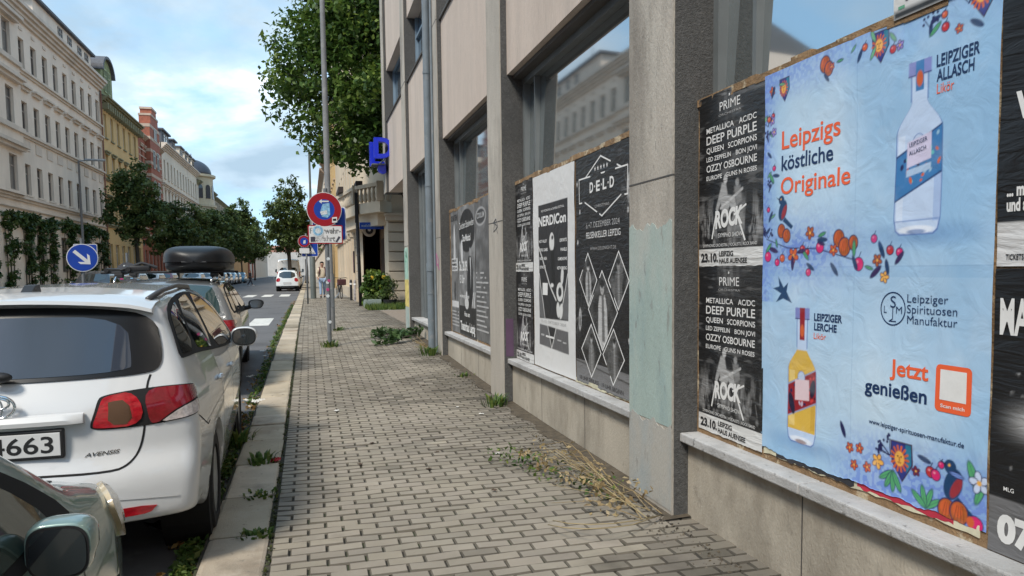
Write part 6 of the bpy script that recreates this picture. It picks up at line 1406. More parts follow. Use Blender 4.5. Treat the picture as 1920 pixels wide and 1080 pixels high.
more_cars([(prA, -9.5, 78, 180, None, 'second white hatchback in the far left parking row', FK), (prB, -9.7, 91, 180, 'black', 'black hatchback parked behind the dark grey one on the far left', FK), (prB, -9.8, 97.5, 180, None, 'dark hatchback beside the brick house on the far left', FK),
    (prA, -9.8, 104, 180, 'silver', 'silver hatchback parked far up the left row', FK), (prB, -9.9, 111, 180, 'black', 'black hatchback parked below the domed house', FK), (prB, -9.9, 120, 180, 'blue', 'blue hatchback at the far end of the left row', FK),
    (prA, -10.6, 52, 180, 'silver', 'silver hatchback beside the ochre house, seen under the roof box', FK), (prA, -10.6, 58, 180, None, 'white hatchback beside the ochre house, seen under the roof box', FK), (prB, -10.7, 64, 180, 'red', 'red hatchback in the left row, seen under the roof box', FK), (prB, -10.6, 45, 180, 'black', 'black hatchback in front of the ivy house, seen over the silver roof', FK),
    (prB, -1.5, 76, 0, 'black', 'dark hatchback parked beyond the tall white van', NK), (prA, -1.5, 84, 0, 'silver', 'grey hatchback parked by the street tree beyond the van', NK), (prA, -3.4, 150, 180, 'white', 'pale car driving far down the street', NK)])
# ================================================================= TREES AND OTHER PLANTS
M_leafA = leaf_mat('leaves_lime_tree', (0.024, 0.054, 0.010), (0.075, 0.142, 0.026), (0.20, 0.27, 0.05))
M_leafB = leaf_mat('leaves_street_tree', (0.032, 0.058, 0.018), (0.08, 0.122, 0.034), (0.15, 0.195, 0.06), .35)
M_leafI = leaf_mat('leaves_ivy', (0.022, 0.045, 0.010), (0.05, 0.095, 0.02), (0.12, 0.15, 0.035), .2)
M_leafW = leaf_mat('leaves_weed', (0.035, 0.07, 0.015), (0.08, 0.15, 0.03), (0.22, 0.24, 0.06), .3)
M_bark = mat('tree_bark', (0.055, 0.045, 0.035), 0.95, var=.35, vs=6, bump=1, bs=25, stretch=(1, 1, .25))
def leaf_cloud(name, centers, rad, per, size, m, parent, seed, droop=.3, jitter=1.0, aspect=.55):
    """many small pointed leaves around clump centres (Nx3), rad: clump radius (N or scalar)"""
    r = np.random.default_rng(seed); C_ = np.repeat(np.asarray(centers, float), per, 0); n = len(C_)
    rd = np.repeat(np.broadcast_to(np.asarray(rad, float), (len(centers),)), per)
    d = r.normal(size=(n, 3)); d /= np.linalg.norm(d, axis=1, keepdims=True); p = C_ + d * (rd * r.random(n) ** .45)[:, None] * np.array([1, 1, .75])
    nrm = d * .5 + r.normal(size=(n, 3)) * .55 + np.array([0, 0, .55]); nrm /= np.linalg.norm(nrm, axis=1, keepdims=True)
    t = np.cross(nrm, r.normal(size=(n, 3))); t /= np.linalg.norm(t, axis=1, keepdims=True); t[:, 2] -= droop; t /= np.linalg.norm(t, axis=1, keepdims=True); b = np.cross(nrm, t)
    L = size * (.45 + 1.1 * r.random(n))[:, None]; W = L * aspect
    v = np.stack([p - t * L * .5, p + b * W * .5 - t * L * .05 + nrm * L * .08, p + t * L * .5, p - b * W * .5 - t * L * .05 + nrm * L * .08], 1).reshape(-1, 3)
    f = np.arange(n * 4).reshape(n, 4); ct = np.repeat(r.normal(.48, .2, len(centers)), per); tone = np.clip(ct + r.normal(0, .16, n), 0, 1)  # clump tones spread at random, also to suggest sunlit clumps
    v = v - np.array(ORG[parent.name]) if parent is not None else v
    me = bpy.data.meshes.new(name); me.vertices.add(len(v)); me.vertices.foreach_set('co', v.ravel()); me.loops.add(n * 4); me.loops.foreach_set('vertex_index', f.ravel().astype(np.int32)); me.polygons.add(n); me.polygons.foreach_set('loop_start', np.arange(0, n * 4, 4, dtype=np.int32))
    me.materials.append(m); a = me.attributes.new('tone', 'FLOAT', 'FACE'); a.data.foreach_set('value', tone.astype(np.float32)); me.update(calc_edges=True)
    return reg(bpy.data.objects.new(name, me), parent)
def tree(label, base, trunk_h, trunk_r, blobs, nclump, per, leaf, m, seed, group=None, clump=.55, lean=(0, 0), fill=.35, name='street_tree'):
    t = thing(name, label, 'tree', base, 0, group); r = np.random.default_rng(seed); B = Vector(base)
    top = B + Vector((lean[0], lean[1], trunk_h)); tr = MB()
    tr.tube([B + Vector((0, 0, -.1)), B + Vector((lean[0] * .1, lean[1] * .1, .35)), B + (top - B) * .5 + Vector((.05, .03, 0)), top], [trunk_r * 1.45, trunk_r, trunk_r * .88, trunk_r * .7], 14)
    vol = np.array([b[3] * b[4] * b[5] for b in blobs]); pick = r.choice(len(blobs), nclump, p=vol / vol.sum()); cs = []; rs = []
    for i in pick:
        b = blobs[i]; d = r.normal(size=3); d /= np.linalg.norm(d); k = (fill + (1 - fill) * r.random()) ** .6
        cs.append([b[0] + d[0] * b[3] * k, b[1] + d[1] * b[4] * k, b[2] + d[2] * b[5] * k]); rs.append(clump * r.uniform(.6, 1.25))
    cs = np.array(cs)
    for b in blobs:
        e = Vector(b[:3]); mid = top + (e - top) * .5 + Vector((r.uniform(-.3, .3), r.uniform(-.3, .3), .25)); st = B + (top - B) * r.uniform(.72, 1.0)
        tr.tube([st, mid, e], [trunk_r * .5, trunk_r * .32, trunk_r * .14], 8)
        for _ in range(5):
            d = Vector(r.normal(size=3)).normalized(); q = e + Vector((d.x * b[3], d.y * b[4], abs(d.z) * b[5])) * .8; tr.tube([mid + (e - mid) * r.uniform(.2, 1), (e + q) / 2 + Vector((0, 0, .15)), q], [trunk_r * .16, trunk_r * .09, trunk_r * .03], 5)
    tr.build('trunk', M_bark, t, smooth=True); leaf_cloud('crown', cs, rs, per, leaf, m, t, seed + 1)
    return t
# the big tree behind the corner of the office building
bx, by = 3.62, 27.4
blobs = [(bx - .2, by - .4, 9.2, 4.3, 4.0, 3.2), (bx - 2.6, by - .6, 7.6, 2.2, 2.4, 2.0), (bx - 2.9, by - .4, 8.8, 1.7, 2.2, 1.7), (bx - 2.0, by, 11.2, 2.6, 3.0, 2.0), (bx + 2.4, by, 9, 3.5, 3.5, 3), (bx, by, 12.4, 4.0, 3.6, 3.0), (bx - .4, by - 2.6, 7.2, 2.6, 2.0, 1.8), (bx - 1.2, by - 1.6, 6.0, 1.9, 1.6, 1.1), (bx - 2.4, by - 1.0, 6.4, 1.5, 1.6, 1.0), (bx - .9, by - 1.8, 5.6, 1.6, 1.3, .8)]
tree('large leafy tree standing behind the corner of the office building', (bx, by, gh(27)), 5.0, .20, blobs, 1150, 58, .19, M_leafA, 4, clump=.60, lean=(0, 0), fill=.5, name='lime_tree')
TG = 'street trees along the far pavement'
def left_tree(label, Y, X, zt, zb_, hw, seed, n=150, per=48, leaf=.26):
    zc = (zt + zb_) / 2; hz = (zt - zb_) / 2
    bl = [(X, Y, zc, hw * .8, hw * .8, hz * .85), (X - hw * .35, Y - .4, zc - hz * .35, hw * .7, hw * .7, hz * .5), (X + hw * .4, Y, zc - hz * .2, hw * .65, hw * .7, hz * .5), (X + .1, Y, zt - hz * .5, hw * .55, hw * .55, hz * .5)]
    return tree(label, (X, Y, gh(Y)), zb_ + .6, .16, bl, n, per, leaf, M_leafB, seed, TG, clump=hw * .22, fill=.25)
left_tree('slender street tree in front of the ochre house, left of the roof box', 57, -11.5, 9.5, 3.2, 2.3, 21, 190, 46, .24)
left_tree('low street tree before the brick house, just above the roof box', 72, -11.3, 8.4, 2.6, 2.1, 22)
left_tree('street tree before the cream house, right above the roof box', 84, -11.3, 9.0, 2.8, 2.4, 23)
left_tree('street tree in front of the domed turret house', 96, -11.2, 9.8, 2.8, 2.7, 24, 170, 46, .32)
left_tree('bushy street tree right of the domed turret', 116, -11.2, 11.5, 2.6, 3.2, 25, 190, 46, .38)
left_tree('tall dark street tree nearest to the street vista on the left', 134, -10.9, 14.3, 2.6, 3.4, 26, 230, 46, .42)
left_tree('round street tree far up the left row', 158, -10.4, 12.5, 2.8, 3.2, 27, 150, 40, .45)
tree('dense rounded tree rising above the tall white van', (-1.5, 63.8, rh(64)), 3.4, .19, [(-1.6, 63.8, 5.6, 2.0, 2.0, 2.4), (-2.1, 63.6, 4.6, 1.6, 1.6, 1.3), (-.9, 64, 5.0, 1.5, 1.6, 1.6), (-1.4, 63.8, 8.0, 1.2, 1.3, 1.6), (-2.3, 63.8, 6.5, 1.2, 1.2, 1.2)], 210, 48, .23, M_leafB, 31, clump=.5)
tree('pale green tree at the vanishing end of the right pavement', (-.2, 96, gh(96)), 3.0, .2, [(-.2, 96, 6, 2.2, 2.2, 2.4), (.3, 96, 8, 1.5, 1.5, 1.6)], 100, 40, .3, M_leafB, 33, clump=.6)
# ivy on the ground floor of the beige house: each climbing column a plant of its own
def ivy(label, y0, y1, z1, seed, n, hang=None):
    t = thing('climbing_ivy', label, 'ivy', (LX + .05, (y0 + y1) / 2, .2), 0, 'ivy columns on the beige house'); r = np.random.default_rng(seed); c = []
    for _ in range(n):
        y = y0 + (y1 - y0) * r.random(); z = .3 + (z1 - .3) * r.random() ** .8; c.append((LX + .1 + .12 * r.random(), y + .15 * math.sin(z * 2 + seed), z))
    if hang:
        for _ in range(int(n * .5)): c.append((LX + .12, r.uniform(*hang), z1 - .1 - .5 * r.random() ** 1.5))
    st = MB()
    for k in range(3):
        y = y0 + (y1 - y0) * (k + .5) / 3; st.tube([(LX + .04, y, .2), (LX + .05, y + .1, z1 * .5), (LX + .05, y - .1, z1 - .2)], [.03, .025, .012], 5)
    st.build('stem', M_bark, t, smooth=True); leaf_cloud('foliage', c, .27, 30, .19, M_leafI, t, seed)
for i, (a, b, z, n, hg, lb) in enumerate(((43.6, 44.9, 4.9, 40, (43.5, 47), 'first ivy column, at the left edge, reaching over two windows'), (46.2, 47.4, 5.0, 46, (46, 50), 'second ivy column from the left edge, thick and dark'), (48.4, 49.3, 4.8, 30, (48, 51), 'thin reddish ivy column behind the blue arrow sign, left part'), (50.3, 51.3, 4.9, 34, (50, 53), 'ivy column just left of the street lamp on the beige house'), (53.2, 55.2, 5.2, 60, None, 'broad dark ivy column directly behind the blue arrow sign'), (56.6, 60.0, 5.0, 90, (55, 63), 'wide ivy mass at the right end of the beige house'), (61.5, 63.4, 4.7, 44, None, 'light green ivy beside the ochre house'), (40.2, 42, 4.6, 40, None, 'ivy column beyond the left edge of the picture'))): ivy(lb, a, b, z, 60 + i, n, hg)
# weeds, grass and litter in the gutter
r_ = np.random.default_rng(5)
cen = []; tn = []
for _ in range(430):
    y = 2.6 + 30 * r_.random() ** 1.5; x = -.64 - .10 * r_.random() ** 1.6; 
    if 8.3 < y < 9.2 and r_.random() < .4: continue
    cen.append((x, y, rh(y) + .015 + .03 * r_.random()))
for _ in range(70): y = 3.0 + 3.6 * r_.random(); cen.append((-.66 - .08 * r_.random(), y, rh(y) + .03))
o = leaf_cloud('gutter_weeds', cen, .055, 16, .038, M_leafW, None, 6, droop=.0); o['kind'] = 'stuff'
M_dry = leaf_mat('dry_leaves', (0.16, 0.07, 0.02), (0.30, 0.17, 0.05), (0.42, 0.32, 0.14), .2)
cd = []
for _ in range(260):
    y = 4 + 34 * r_.random() ** 1.3; cd.append((-.63 - .18 * r_.random() ** 1.5, y, rh(y) + .012))
for _ in range(40): y = 7.2 + 2.4 * r_.random(); cd.append((-.64 - .08 * r_.random(), y, rh(y) + .015))
o = leaf_cloud('fallen_leaves', cd, .05, 4, .045, M_dry, None, 8, droop=0); o['kind'] = 'stuff'
M_moss = leaf_mat('moss', (0.02, 0.03, 0.008), (0.05, 0.06, 0.015), (0.10, 0.11, 0.03), .1)
cm = [(-.258 + .008 * r_.standard_normal(), y, gh(y) - .004) for y in 2.5 + 14 * r_.random(420) ** 1.3]
o = leaf_cloud('joint_moss', cm, .014, 9, .014, M_moss, None, 9, droop=0); o['kind'] = 'stuff'
def grass_tuft(label, x, y, w, h, n, seed, z=None, m=None, name='weed_tuft', group='weeds growing from the paving', lean=0.0):
    t = thing(name, label, 'weed', (x, y, gh(y) if z is None else z), 0, group); r = random.Random(seed); mb = MB()
    for _ in range(n):
        a = r.uniform(0, 6.28); d = w * r.random() ** .7; bx_, by_ = x + math.cos(a) * d * .5, y + math.sin(a) * d * .5; hh = h * r.uniform(.4, 1.1); ln = hh * r.uniform(.2, .9); z0 = (gh(y) if z is None else z) - .01; q = .006 + .006 * r.random()
        ex, ey = math.cos(a) * ln + lean, math.sin(a) * ln; pz = Vector((-math.sin(a), math.cos(a), 0)) * q
        b0 = Vector((bx_, by_, z0)); m1 = b0 + Vector((ex * .4, ey * .4, hh * .75)); e = b0 + Vector((ex, ey, hh)); mb.add([b0 - pz, b0 + pz, m1 + pz * 1.3, m1 - pz * 1.3, e], [(0, 1, 2, 3), (3, 2, 4)], 0, r.random())
    mb.build('blades', m or M_leafW, t, attr=True, fix=False); return t
grass_tuft('small grass tuft at the foot of the second pillar', 1.98, 8.0, .28, .13, 60, 1); grass_tuft('green weed at the foot of the downpipe', 1.96, 12.4, .4, .16, 70, 2)
grass_tuft('weed ring around the foot of the no stopping sign pole', .34, 14.0, .34, .13, 60, 3); grass_tuft('weed tuft at the foot of the tall lamp post', .60, 17.2, .36, .10, 50, 4)
grass_tuft('leafy tuft in the kerb joint beside the red scrap', -.42, 6.22, .22, .09, 60, 5); grass_tuft('flat weed in the nearest kerb joint', -.36, 5.30, .26, .035, 70, 6); grass_tuft('tall grass tuft in the gutter beside the white car', -.66, 7.15, .22, .2, 60, 7, rh(7)); grass_tuft('weed in the kerb joint at the bottom edge', -.34, 4.48, .2, .04, 50, 8)
grass_tuft('weed patch growing at the foot of the ledge by the third pillar', 2.05, 10.1, .3, .06, 40, 9)
# dried stems lying at the foot of the nearest pillar
M_straw = leaf_mat('dry_straw', (0.20, 0.13, 0.06), (0.36, 0.27, 0.14), (0.46, 0.38, 0.22), .2)
dw = thing('dried_weed', 'dried brown weed stems lying at the foot of the turquoise pillar', 'weed', (1.85, 4.7, 0)); r = random.Random(3); st = MB()
for k in range(30):
    a = (2.02 + r.uniform(-.12, .06), 4.0 + r.uniform(-.05, 1.2), .02); l = r.uniform(.4, 1.15); an = r.uniform(1.75, 2.75)
    e = (a[0] + math.cos(an) * l * .55, a[1] + math.sin(an) * l, .02 + r.uniform(0, .10)); m_ = ((a[0] + e[0]) / 2 + r.uniform(-.08, .08), (a[1] + e[1]) / 2 + r.uniform(-.1, .1), r.uniform(.04, .20)); st.tube([a, m_, e], [.0032, .0025, .0012], 5, tone=r.random())
for s_ in (0, 1): st.tube([(2.02, 4.02, .03)] + [(1.98 - .62 * math.sin(t_ * 1.5) - .05 * s_, 4.0 + .14 * t_ - .25 * math.sin(t_ * 3) - .06 * s_, .03 + .06 * math.sin(t_ * 3)) for t_ in (.2, .4, .6, .8, 1.0)], .003, 5, tone=.7)
st.build('stem', M_straw, dw, smooth=True, attr=True)
dc = []
for k in range(26): y = 4.05 + 1.7 * r.random(); dc.append((2.02 - .38 * r.random() - .05 * (y - 4), y, .03 + .12 * r.random()))
leaf_cloud('dry_leaf', dc, .08, 12, .035, M_straw, dw, 14, droop=.2); leaf_cloud('green_leaf', [(1.90 - .06 * k, 4.5 + .15 * k, .07) for k in range(9)], .13, 30, .035, M_leafW, dw, 15)
# broken leafy branch on the pavement by the corner
fb = thing('fallen_branch', 'broken leafy green branch lying on the pavement by the office corner', 'branch', (1.75, 14.3, gh(14.3))); st = MB(); z = gh(14.5)
for a, b in (((2.0, 14.6), (1.15, 13.7)), ((1.95, 14.9), (1.2, 15.2)), ((2.0, 14.3), (1.5, 13.9)), ((1.9, 15), (1.45, 16.2))): st.tube([(a[0], a[1], z + .12), ((a[0] + b[0]) / 2, (a[1] + b[1]) / 2, z + .12), (b[0], b[1], z + .02)], [.014, .010, .005], 6)
st.build('stem', M_bark, fb, smooth=True); leaf_cloud('leaf', [(2.0 - .8 * t_ + .1 * r.random(), 14.6 - .85 * t_, z + .08 + .12 * (1 - t_)) for t_ in np.linspace(0, 1, 13)] + [(1.95 - .7 * t_, 14.9 + .3 * t_, z + .1) for t_ in np.linspace(0, 1, 9)] + [(1.9 - .4 * t_, 15 + 1.2 * t_, z + .1) for t_ in np.linspace(0, 1, 8)], .10, 11, .15, leaf_mat('branch_leaves', (.03, .06, .02), (.06, .11, .035), (.10, .17, .06), .3), fb, 16, aspect=.4)
st = thing('dried_weed', 'dry straw bundle at the foot of the corner ledge', 'weed', (2.0, 13.6, gh(13.6))); sb = MB()
for k in range(22): a = (2.05 + r.uniform(-.08, .05), 13.2 + r.uniform(-.4, .6), gh(13.5) + .01); sb.tube([a, (a[0] - r.uniform(.05, .3), a[1] + r.uniform(-.4, .3), a[2] + r.uniform(.02, .18))], [.006, .002], 5, tone=r.random())
sb.build('stem', M_straw, st, attr=True)
# grass patch, sunflower bed and planter at the corner of the side street
gr_ = MB(); r = random.Random(9)
for _ in range(3200):
    x, y = r.uniform(1.95, 3.7), r.uniform(25.7, 28.2); h = r.uniform(.06, .24); a = r.uniform(0, 6.28); z = gh(y); q = Vector((math.cos(a), math.sin(a), 0)) * .012
    p = Vector((x, y, z)); gr_.add([p - q, p + q, p + Vector((r.uniform(-.08, .08), r.uniform(-.08, .08), h))], [(0, 1, 2)], 0, r.random())
o = gr_.build('grass', M_leafW, attr=True, fix=False); o['kind'] = 'stuff'
sf = thing('sunflower_bed', 'tall leafy sunflower plants with yellow blossoms beside the corner house entrance', 'plant', (2.45, 28.7, .22)); st = MB(); cl_ = []; hd = MB(); r = random.Random(2)
for k in range(13):
    x, y, h = 2.05 + .07 * k + r.uniform(-.06, .06), 28.3 + r.uniform(-.3, .5), r.uniform(.7, 1.55); st.tube([(x, y, .2), (x + .05, y, .2 + h * .6), (x + r.uniform(-.15, .15), y, .2 + h)], [.015, .012, .008], 5)
    for q in range(6): cl_.append((x + r.uniform(-.12, .12), y + r.uniform(-.1, .1), .3 + h * (q + .5) / 6))
    if k % 4 == 3: hd.lathe([(0, -.02), (.075, 0), (.0, .01)], 10, (x + r.uniform(-.1, .1), y - .12, .2 + h), 'y')
st.build('stem', M_leafW, sf, attr=True); leaf_cloud('leaf', cl_, .20, 16, .16, M_leafA, sf, 3, aspect=.8); hd.build('blossom', mat('sunflower_yellow', (.62, .40, .03), .7, var=.2), sf)
pt = thing('planter', 'grey stone planter with drooping grass below the sunflowers', 'planter', (2.2, 27.9, gh(28))); MB().box(1.95, 2.6, 27.75, 28.15, .2, .52, bev=.03).build('trough', mat('stone_trough', (.23, .28, .26), .85, bump=.4), pt); leaf_cloud('foliage', [(2.0 + .1 * k, 27.9, .58) for k in range(7)], .16, 20, .12, M_leafB, pt, 4)
pb = thing('shrub', 'dark spiky shrub in a pot beside the stone planter', 'plant', (2.9, 27.7, .22)); MB().lathe([(.2, .2), (.26, .5), (.22, .5)], 14, (2.9, 27.7, 0)).build('pot', M_blackp, pb); leaf_cloud('foliage', [(2.9 + .18 * math.cos(k), 27.7, .6 + .07 * k) for k in range(9)], .2, 22, .16, M_leafB, pb, 5, aspect=.2)
# litter
M_paper = mat('litter_paper', (.62, .61, .58), .7, var=.15, vs=12)
def litter(label, x, y, z, w, seed, m=None, group='paper scraps lying about', cat='litter', name='paper_scrap', curl=.25):
    r = random.Random(seed); n = 7; v = []; f = []
    for i in range(n):
        for j in range(n): v.append((w * (i / (n - 1) - .5) * r.uniform(.85, 1.1), w * .7 * (j / (n - 1) - .5) * r.uniform(.85, 1.1), .004 + w * curl * abs(r.gauss(0, .35))))
    f = [(i * n + j, i * n + j + 1, (i + 1) * n + j + 1, (i + 1) * n + j) for i in range(n - 1) for j in range(n - 1)]
    o = obj_from(name, v, f, m or M_paper, None, False); o.location = (x, y, z); o.rotation_euler = (0, 0, r.uniform(0, 6)); return tag(o, label, cat, group)
for i in range(9):
    y = (5.9, 7.4, 8.6, 9.0, 9.4, 11.2, 12.6, 13.4, 14.1)[i]; litter('small white paper scrap lying in the gutter weeds', -.70 - .14 * (i % 3) / 2, y, rh(y) + .03, .05 + .03 * (i % 3), i)
for i, (x, y) in enumerate(((1.55, 8.0), (1.72, 7.55), (.25, 8.2), (1.48, 5.9), (.9, 17.5))): litter('small pale paper scrap lying on the pavers', x, y, gh(y) + .004, .04 + .012 * (i % 3), 40 + i)
for i, (x, y) in enumerate(((.85, 5.6), (1.0, 6.1), (.5, 6.6), (1.4, 9.5), (1.1, 12.5), (1.7, 9.2), (1.2, 4.9), (.35, 5.9))): litter('dark dry leaf lying flat on the pavers', x, y, gh(y) + .004, .045, 70 + i, mat('dead_leaf_brown', (.07, .045, .03), .8) if 'dead_leaf_brown' not in bpy.data.materials else bpy.data.materials['dead_leaf_brown'], 'dark leaves on the pavers', 'leaf', 'dead_leaf')
litter('crumpled red wrapper on the kerb joint', -.30, 6.22, gh(6) + .006, .10, 90, mat('red_wrapper', (.42, .02, .03), .4), None, 'litter', 'candy_wrapper', .4)
litter('crumpled white napkin at the edge of the kerb beside the silver car', -.62, 9.1, gh(9) - .02, .16, 91, None, None, 'litter', 'paper_napkin', .35)
pbm = clear_glass('clear_plastic_film', (.75, .78, .8)); litter('clear crumpled plastic bag lying under the rear of the white car', -.82, 4.98, rh(5) + .02, .36, 92, pbm, None, 'litter', 'plastic_bag', .22)
litter('crumpled silver foil ball in the gutter beside the white rear wheel', -.72, 6.15, rh(6) + .02, .08, 93, M_rim, None, 'litter', 'foil_ball', .8)
# soil and crumbs gathered along the foot of the wall
r = random.Random(44); sl = MB()
for _ in range(1500):
    y = 3.2 + 14 * r.random() ** 1.2; x = 2.10 - abs(r.gauss(0, .11)); s_ = r.uniform(.002, .012); z = gh(y) + .002; a = r.uniform(0, 3); c, q = math.cos(a) * s_, math.sin(a) * s_
    sl.add([(x + c, y + q, z), (x - q, y + c, z), (x - c, y - q, z), (x, y, z + s_ * .9)], [(0, 1, 3), (1, 2, 3), (2, 0, 3)], 0, r.random())
o = sl.build('loose_soil', leaf_mat('soil_crumbs', (.03, .024, .016), (.07, .055, .038), (.14, .115, .08), 0.0), attr=True, fix=False); o['kind'] = 'stuff'
M_soil = mat('soil_film', (.085, .068, .048), .95, var=.35, vs=14, bump=.8, bs=70)
sp = MB()
for a, b, w in ((4.0, 5.6, .13), (5.4, 8.2, .10), (8.0, 9.2, .07), (9.1, 12.4, .09), (12.4, 13.6, .16), (13.4, 16.4, .12)):
    n = 40; t_ = [a + (b - a) * i / n for i in range(n + 1)]; e = [(2.14 - w * (.5 + .35 * math.sin(y * 7) + r.uniform(0, .35)), y) for y in t_]
    for i in range(n): sp.quad((e[i][0], t_[i], gh(t_[i]) + .004), (2.22, t_[i], gh(t_[i]) + .012), (2.22, t_[i + 1], gh(t_[i + 1]) + .012), (e[i + 1][0], t_[i + 1], gh(t_[i + 1]) + .004))
o = sp.build('soil_strip', M_soil); o['kind'] = 'stuff'
# ================================================================= SIGNS, POSTS, PEOPLE
M_post = mat('galvanised_post', (0.145, 0.155, 0.165), 0.6, var=.15, vs=6, bump=.2)
M_sred = mat('sign_red', S(150, 20, 34), .4, var=.06); M_sblue = mat('sign_blue', (0.010, 0.055, 0.36), .35, var=.06, vs=5); M_swht = mat('sign_white', (.68, .68, .68), .4, var=.05); M_sback = mat('sign_back_grey', (.25, .26, .27), .6, var=.15); M_sblk = mat('sign_black', (.015, .015, .018), .5)
M_stk = [mat('sticker_cyan', (.22, .42, .60), .5, var=.4, vs=30), mat('sticker_pale', (.58, .62, .64), .5, var=.25, vs=40), mat('sticker_dark', (.05, .05, .07), .5, var=.4, vs=40), mat('sticker_pink', (.45, .06, .20), .5, var=.2)]
class Face:
    """flat sign plates facing -Y in the local frame of a thing standing at (x, y) turned by rz"""
    def __init__(s, root): s.root = root
    def disc(s, name, cx_, cz, r, y, m, r0=0.0, n=40, parent=None, th=.003):
        mb = MB(); P = [(math.cos(2 * math.pi * i / n), math.sin(2 * math.pi * i / n)) for i in range(n)]
        if r0 <= 0: mb.prism([(cx_ + p[0] * r, cz + p[1] * r) for p in P], y - th, y, 'xz')
        else:
            v = [(cx_ + p[0] * k, yy, cz + p[1] * k) for yy in (y - th, y) for k in (r, r0) for p in P]; f = []
            for i in range(n):
                j = (i + 1) % n; f += [(i, j, n + j, n + i), (2 * n + i, 3 * n + i, 3 * n + j, 2 * n + j), (i, 2 * n + i, 2 * n + j, j), (n + i, n + j, 3 * n + j, 3 * n + i)]
            mb.add(v, f)
        return mb.build(name, m, parent or s.root)
    def poly(s, name, pts, y, m, parent=None, th=.002): return MB().prism(pts, y - th, y, 'xz').build(name, m, parent or s.root)
    def text(s, body, cx_, cz, h, y, m, parent, width=None, bold=.02, align='CENTER'):
        v, f = text_mesh(body, height=h, bold=bold, width=width, align=align); return MB().add([(cx_ + p[0], y, cz + p[1]) for p in v], f).build('lettering', m, parent, fix=False)
def rrect(x0, x1, z0, z1, r, n=5):
    o = []
    for cx_, cz, a in ((x1 - r, z1 - r, 0), (x0 + r, z1 - r, 90), (x0 + r, z0 + r, 180), (x1 - r, z0 + r, 270)): o += [(cx_ + r * math.cos(R(a + 90 * k / n)), cz + r * math.sin(R(a + 90 * k / n))) for k in range(n + 1)]
    return o
def zebra_sign(F, cx_, cz, w, y, parent=None):
    p = F.poly('crossing_sign', rrect(cx_ - w / 2, cx_ + w / 2, cz - w / 2, cz + w / 2, w * .07), y, M_swht, parent); k = w * .47
    F.poly('blue_field', rrect(cx_ - k, cx_ + k, cz - k, cz + k, w * .06), y - .0025, M_sblue, p); F.poly('white_triangle', [(cx_ - w * .36, cz - w * .34), (cx_ + w * .36, cz - w * .34), (cx_, cz + w * .34)], y - .005, M_swht, p)
    g = MB(); yy = y - .0085
    for a, b, t in (((0, .10), (.02, -.06), .045), ((.02, -.06), (.09, -.22), .035), ((.02, -.06), (-.07, -.20), .035), ((.0, .06), (.08, -.02), .025), ((0, .06), (-.08, .0), .025)):
        d = Vector((b[0] - a[0], b[1] - a[1])).normalized() * t * w; n = (-d.y, d.x); g.prism([(cx_ + a[0] * w + n[0], cz + a[1] * w + n[1]), (cx_ + b[0] * w + n[0], cz + b[1] * w + n[1]), (cx_ + b[0] * w - n[0], cz + b[1] * w - n[1]), (cx_ + a[0] * w - n[0], cz + a[1] * w - n[1])], yy - .001, yy, 'xz')
    g.lathe([(0, yy - .001), (.045 * w, yy - .001), (.045 * w, yy)], 12, (cx_, 0, cz + w * .16), 'y')
    for q in range(5): g.prism([(cx_ + w * (-.24 + .11 * q), cz - w * .31), (cx_ + w * (-.18 + .11 * q), cz - w * .31), (cx_ + w * (-.16 + .11 * q), cz - w * .25), (cx_ + w * (-.22 + .11 * q), cz - w * .25)], yy - .001, yy, 'xz')
    g.build('pictogram', M_sblk, p); MB().prism(rrect(cx_ - w / 2 + .002, cx_ + w / 2 - .002, cz - w / 2 + .002, cz + w / 2 - .002, w * .07), y + .001, y + .004, 'xz').build('sign_back', M_sback, p)
    return p
# main sign: no stopping, fire brigade access, crossing sign behind
x0, y0 = .345, 14.05; z0 = gh(14)
t = thing('traffic_sign', 'round red and blue no stopping sign above a fire brigade plate on the pavement pole', 'traffic sign', (x0, y0, z0), R(4), local=True); F = Face(t); up = -z0
MB().tube([(0, 0, -.1), (0, 0, 3.06 - z0)], .038, 14).build('pole', M_post, t, smooth=True, angle=50)
cz, off = 2.675 - z0, -.055
d = F.disc('no_stopping_disc', -.035, cz, .312, -.05, M_swht); F.disc('red_ring', -.035, cz, .302, -.0535, M_sred, .185, parent=d); F.disc('blue_field', -.035, cz, .186, -.053, M_sblue, parent=d)
MB().prism([(-.33, 0), (.26, 0)], 0, 0, 'xz') if False else None
F.poly('sticker', [(-.06, cz + .10), (.06, cz + .12), (.07, cz - .09), (.02, cz - .15), (-.08, cz - .13), (-.10, cz - .02)], -.0555, M_stk[0], d); F.poly('sticker', [(-.11, cz - .04), (.01, cz - .01), (.02, cz - .08), (-.09, cz - .10)], -.0575, M_stk[1], d); F.poly('sticker', [(.10, cz - .14), (.19, cz - .13), (.19, cz - .23), (.10, cz - .24)], -.0575, M_swht, d); F.poly('sticker_print', [(.115, cz - .165), (.175, cz - .16), (.175, cz - .20), (.115, cz - .205)], -.059, M_sblk, d)
F.poly('white_arrow', [(-.125, cz + .145), (-.075, cz + .185), (-.075, cz + .16), (.05, cz + .16), (.05, cz + .135), (-.075, cz + .135), (-.075, cz + .105)], -.0575, M_swht, d)
pz = 2.225 - z0; p = F.poly('fire_brigade_plate', rrect(-.335, .285, pz - .17, pz + .17, .02), -.05, M_sred); F.poly('plate_field', rrect(-.315, .265, pz - .15, pz + .15, .015), -.0525, M_swht, p)
F.text('Feuerwehr-', -.025, pz + .018, .098, -.0545, M_sblk, p, .55, .035); F.text('zufahrt', -.03, pz - .125, .098, -.0545, M_sblk, p, .36, .035)
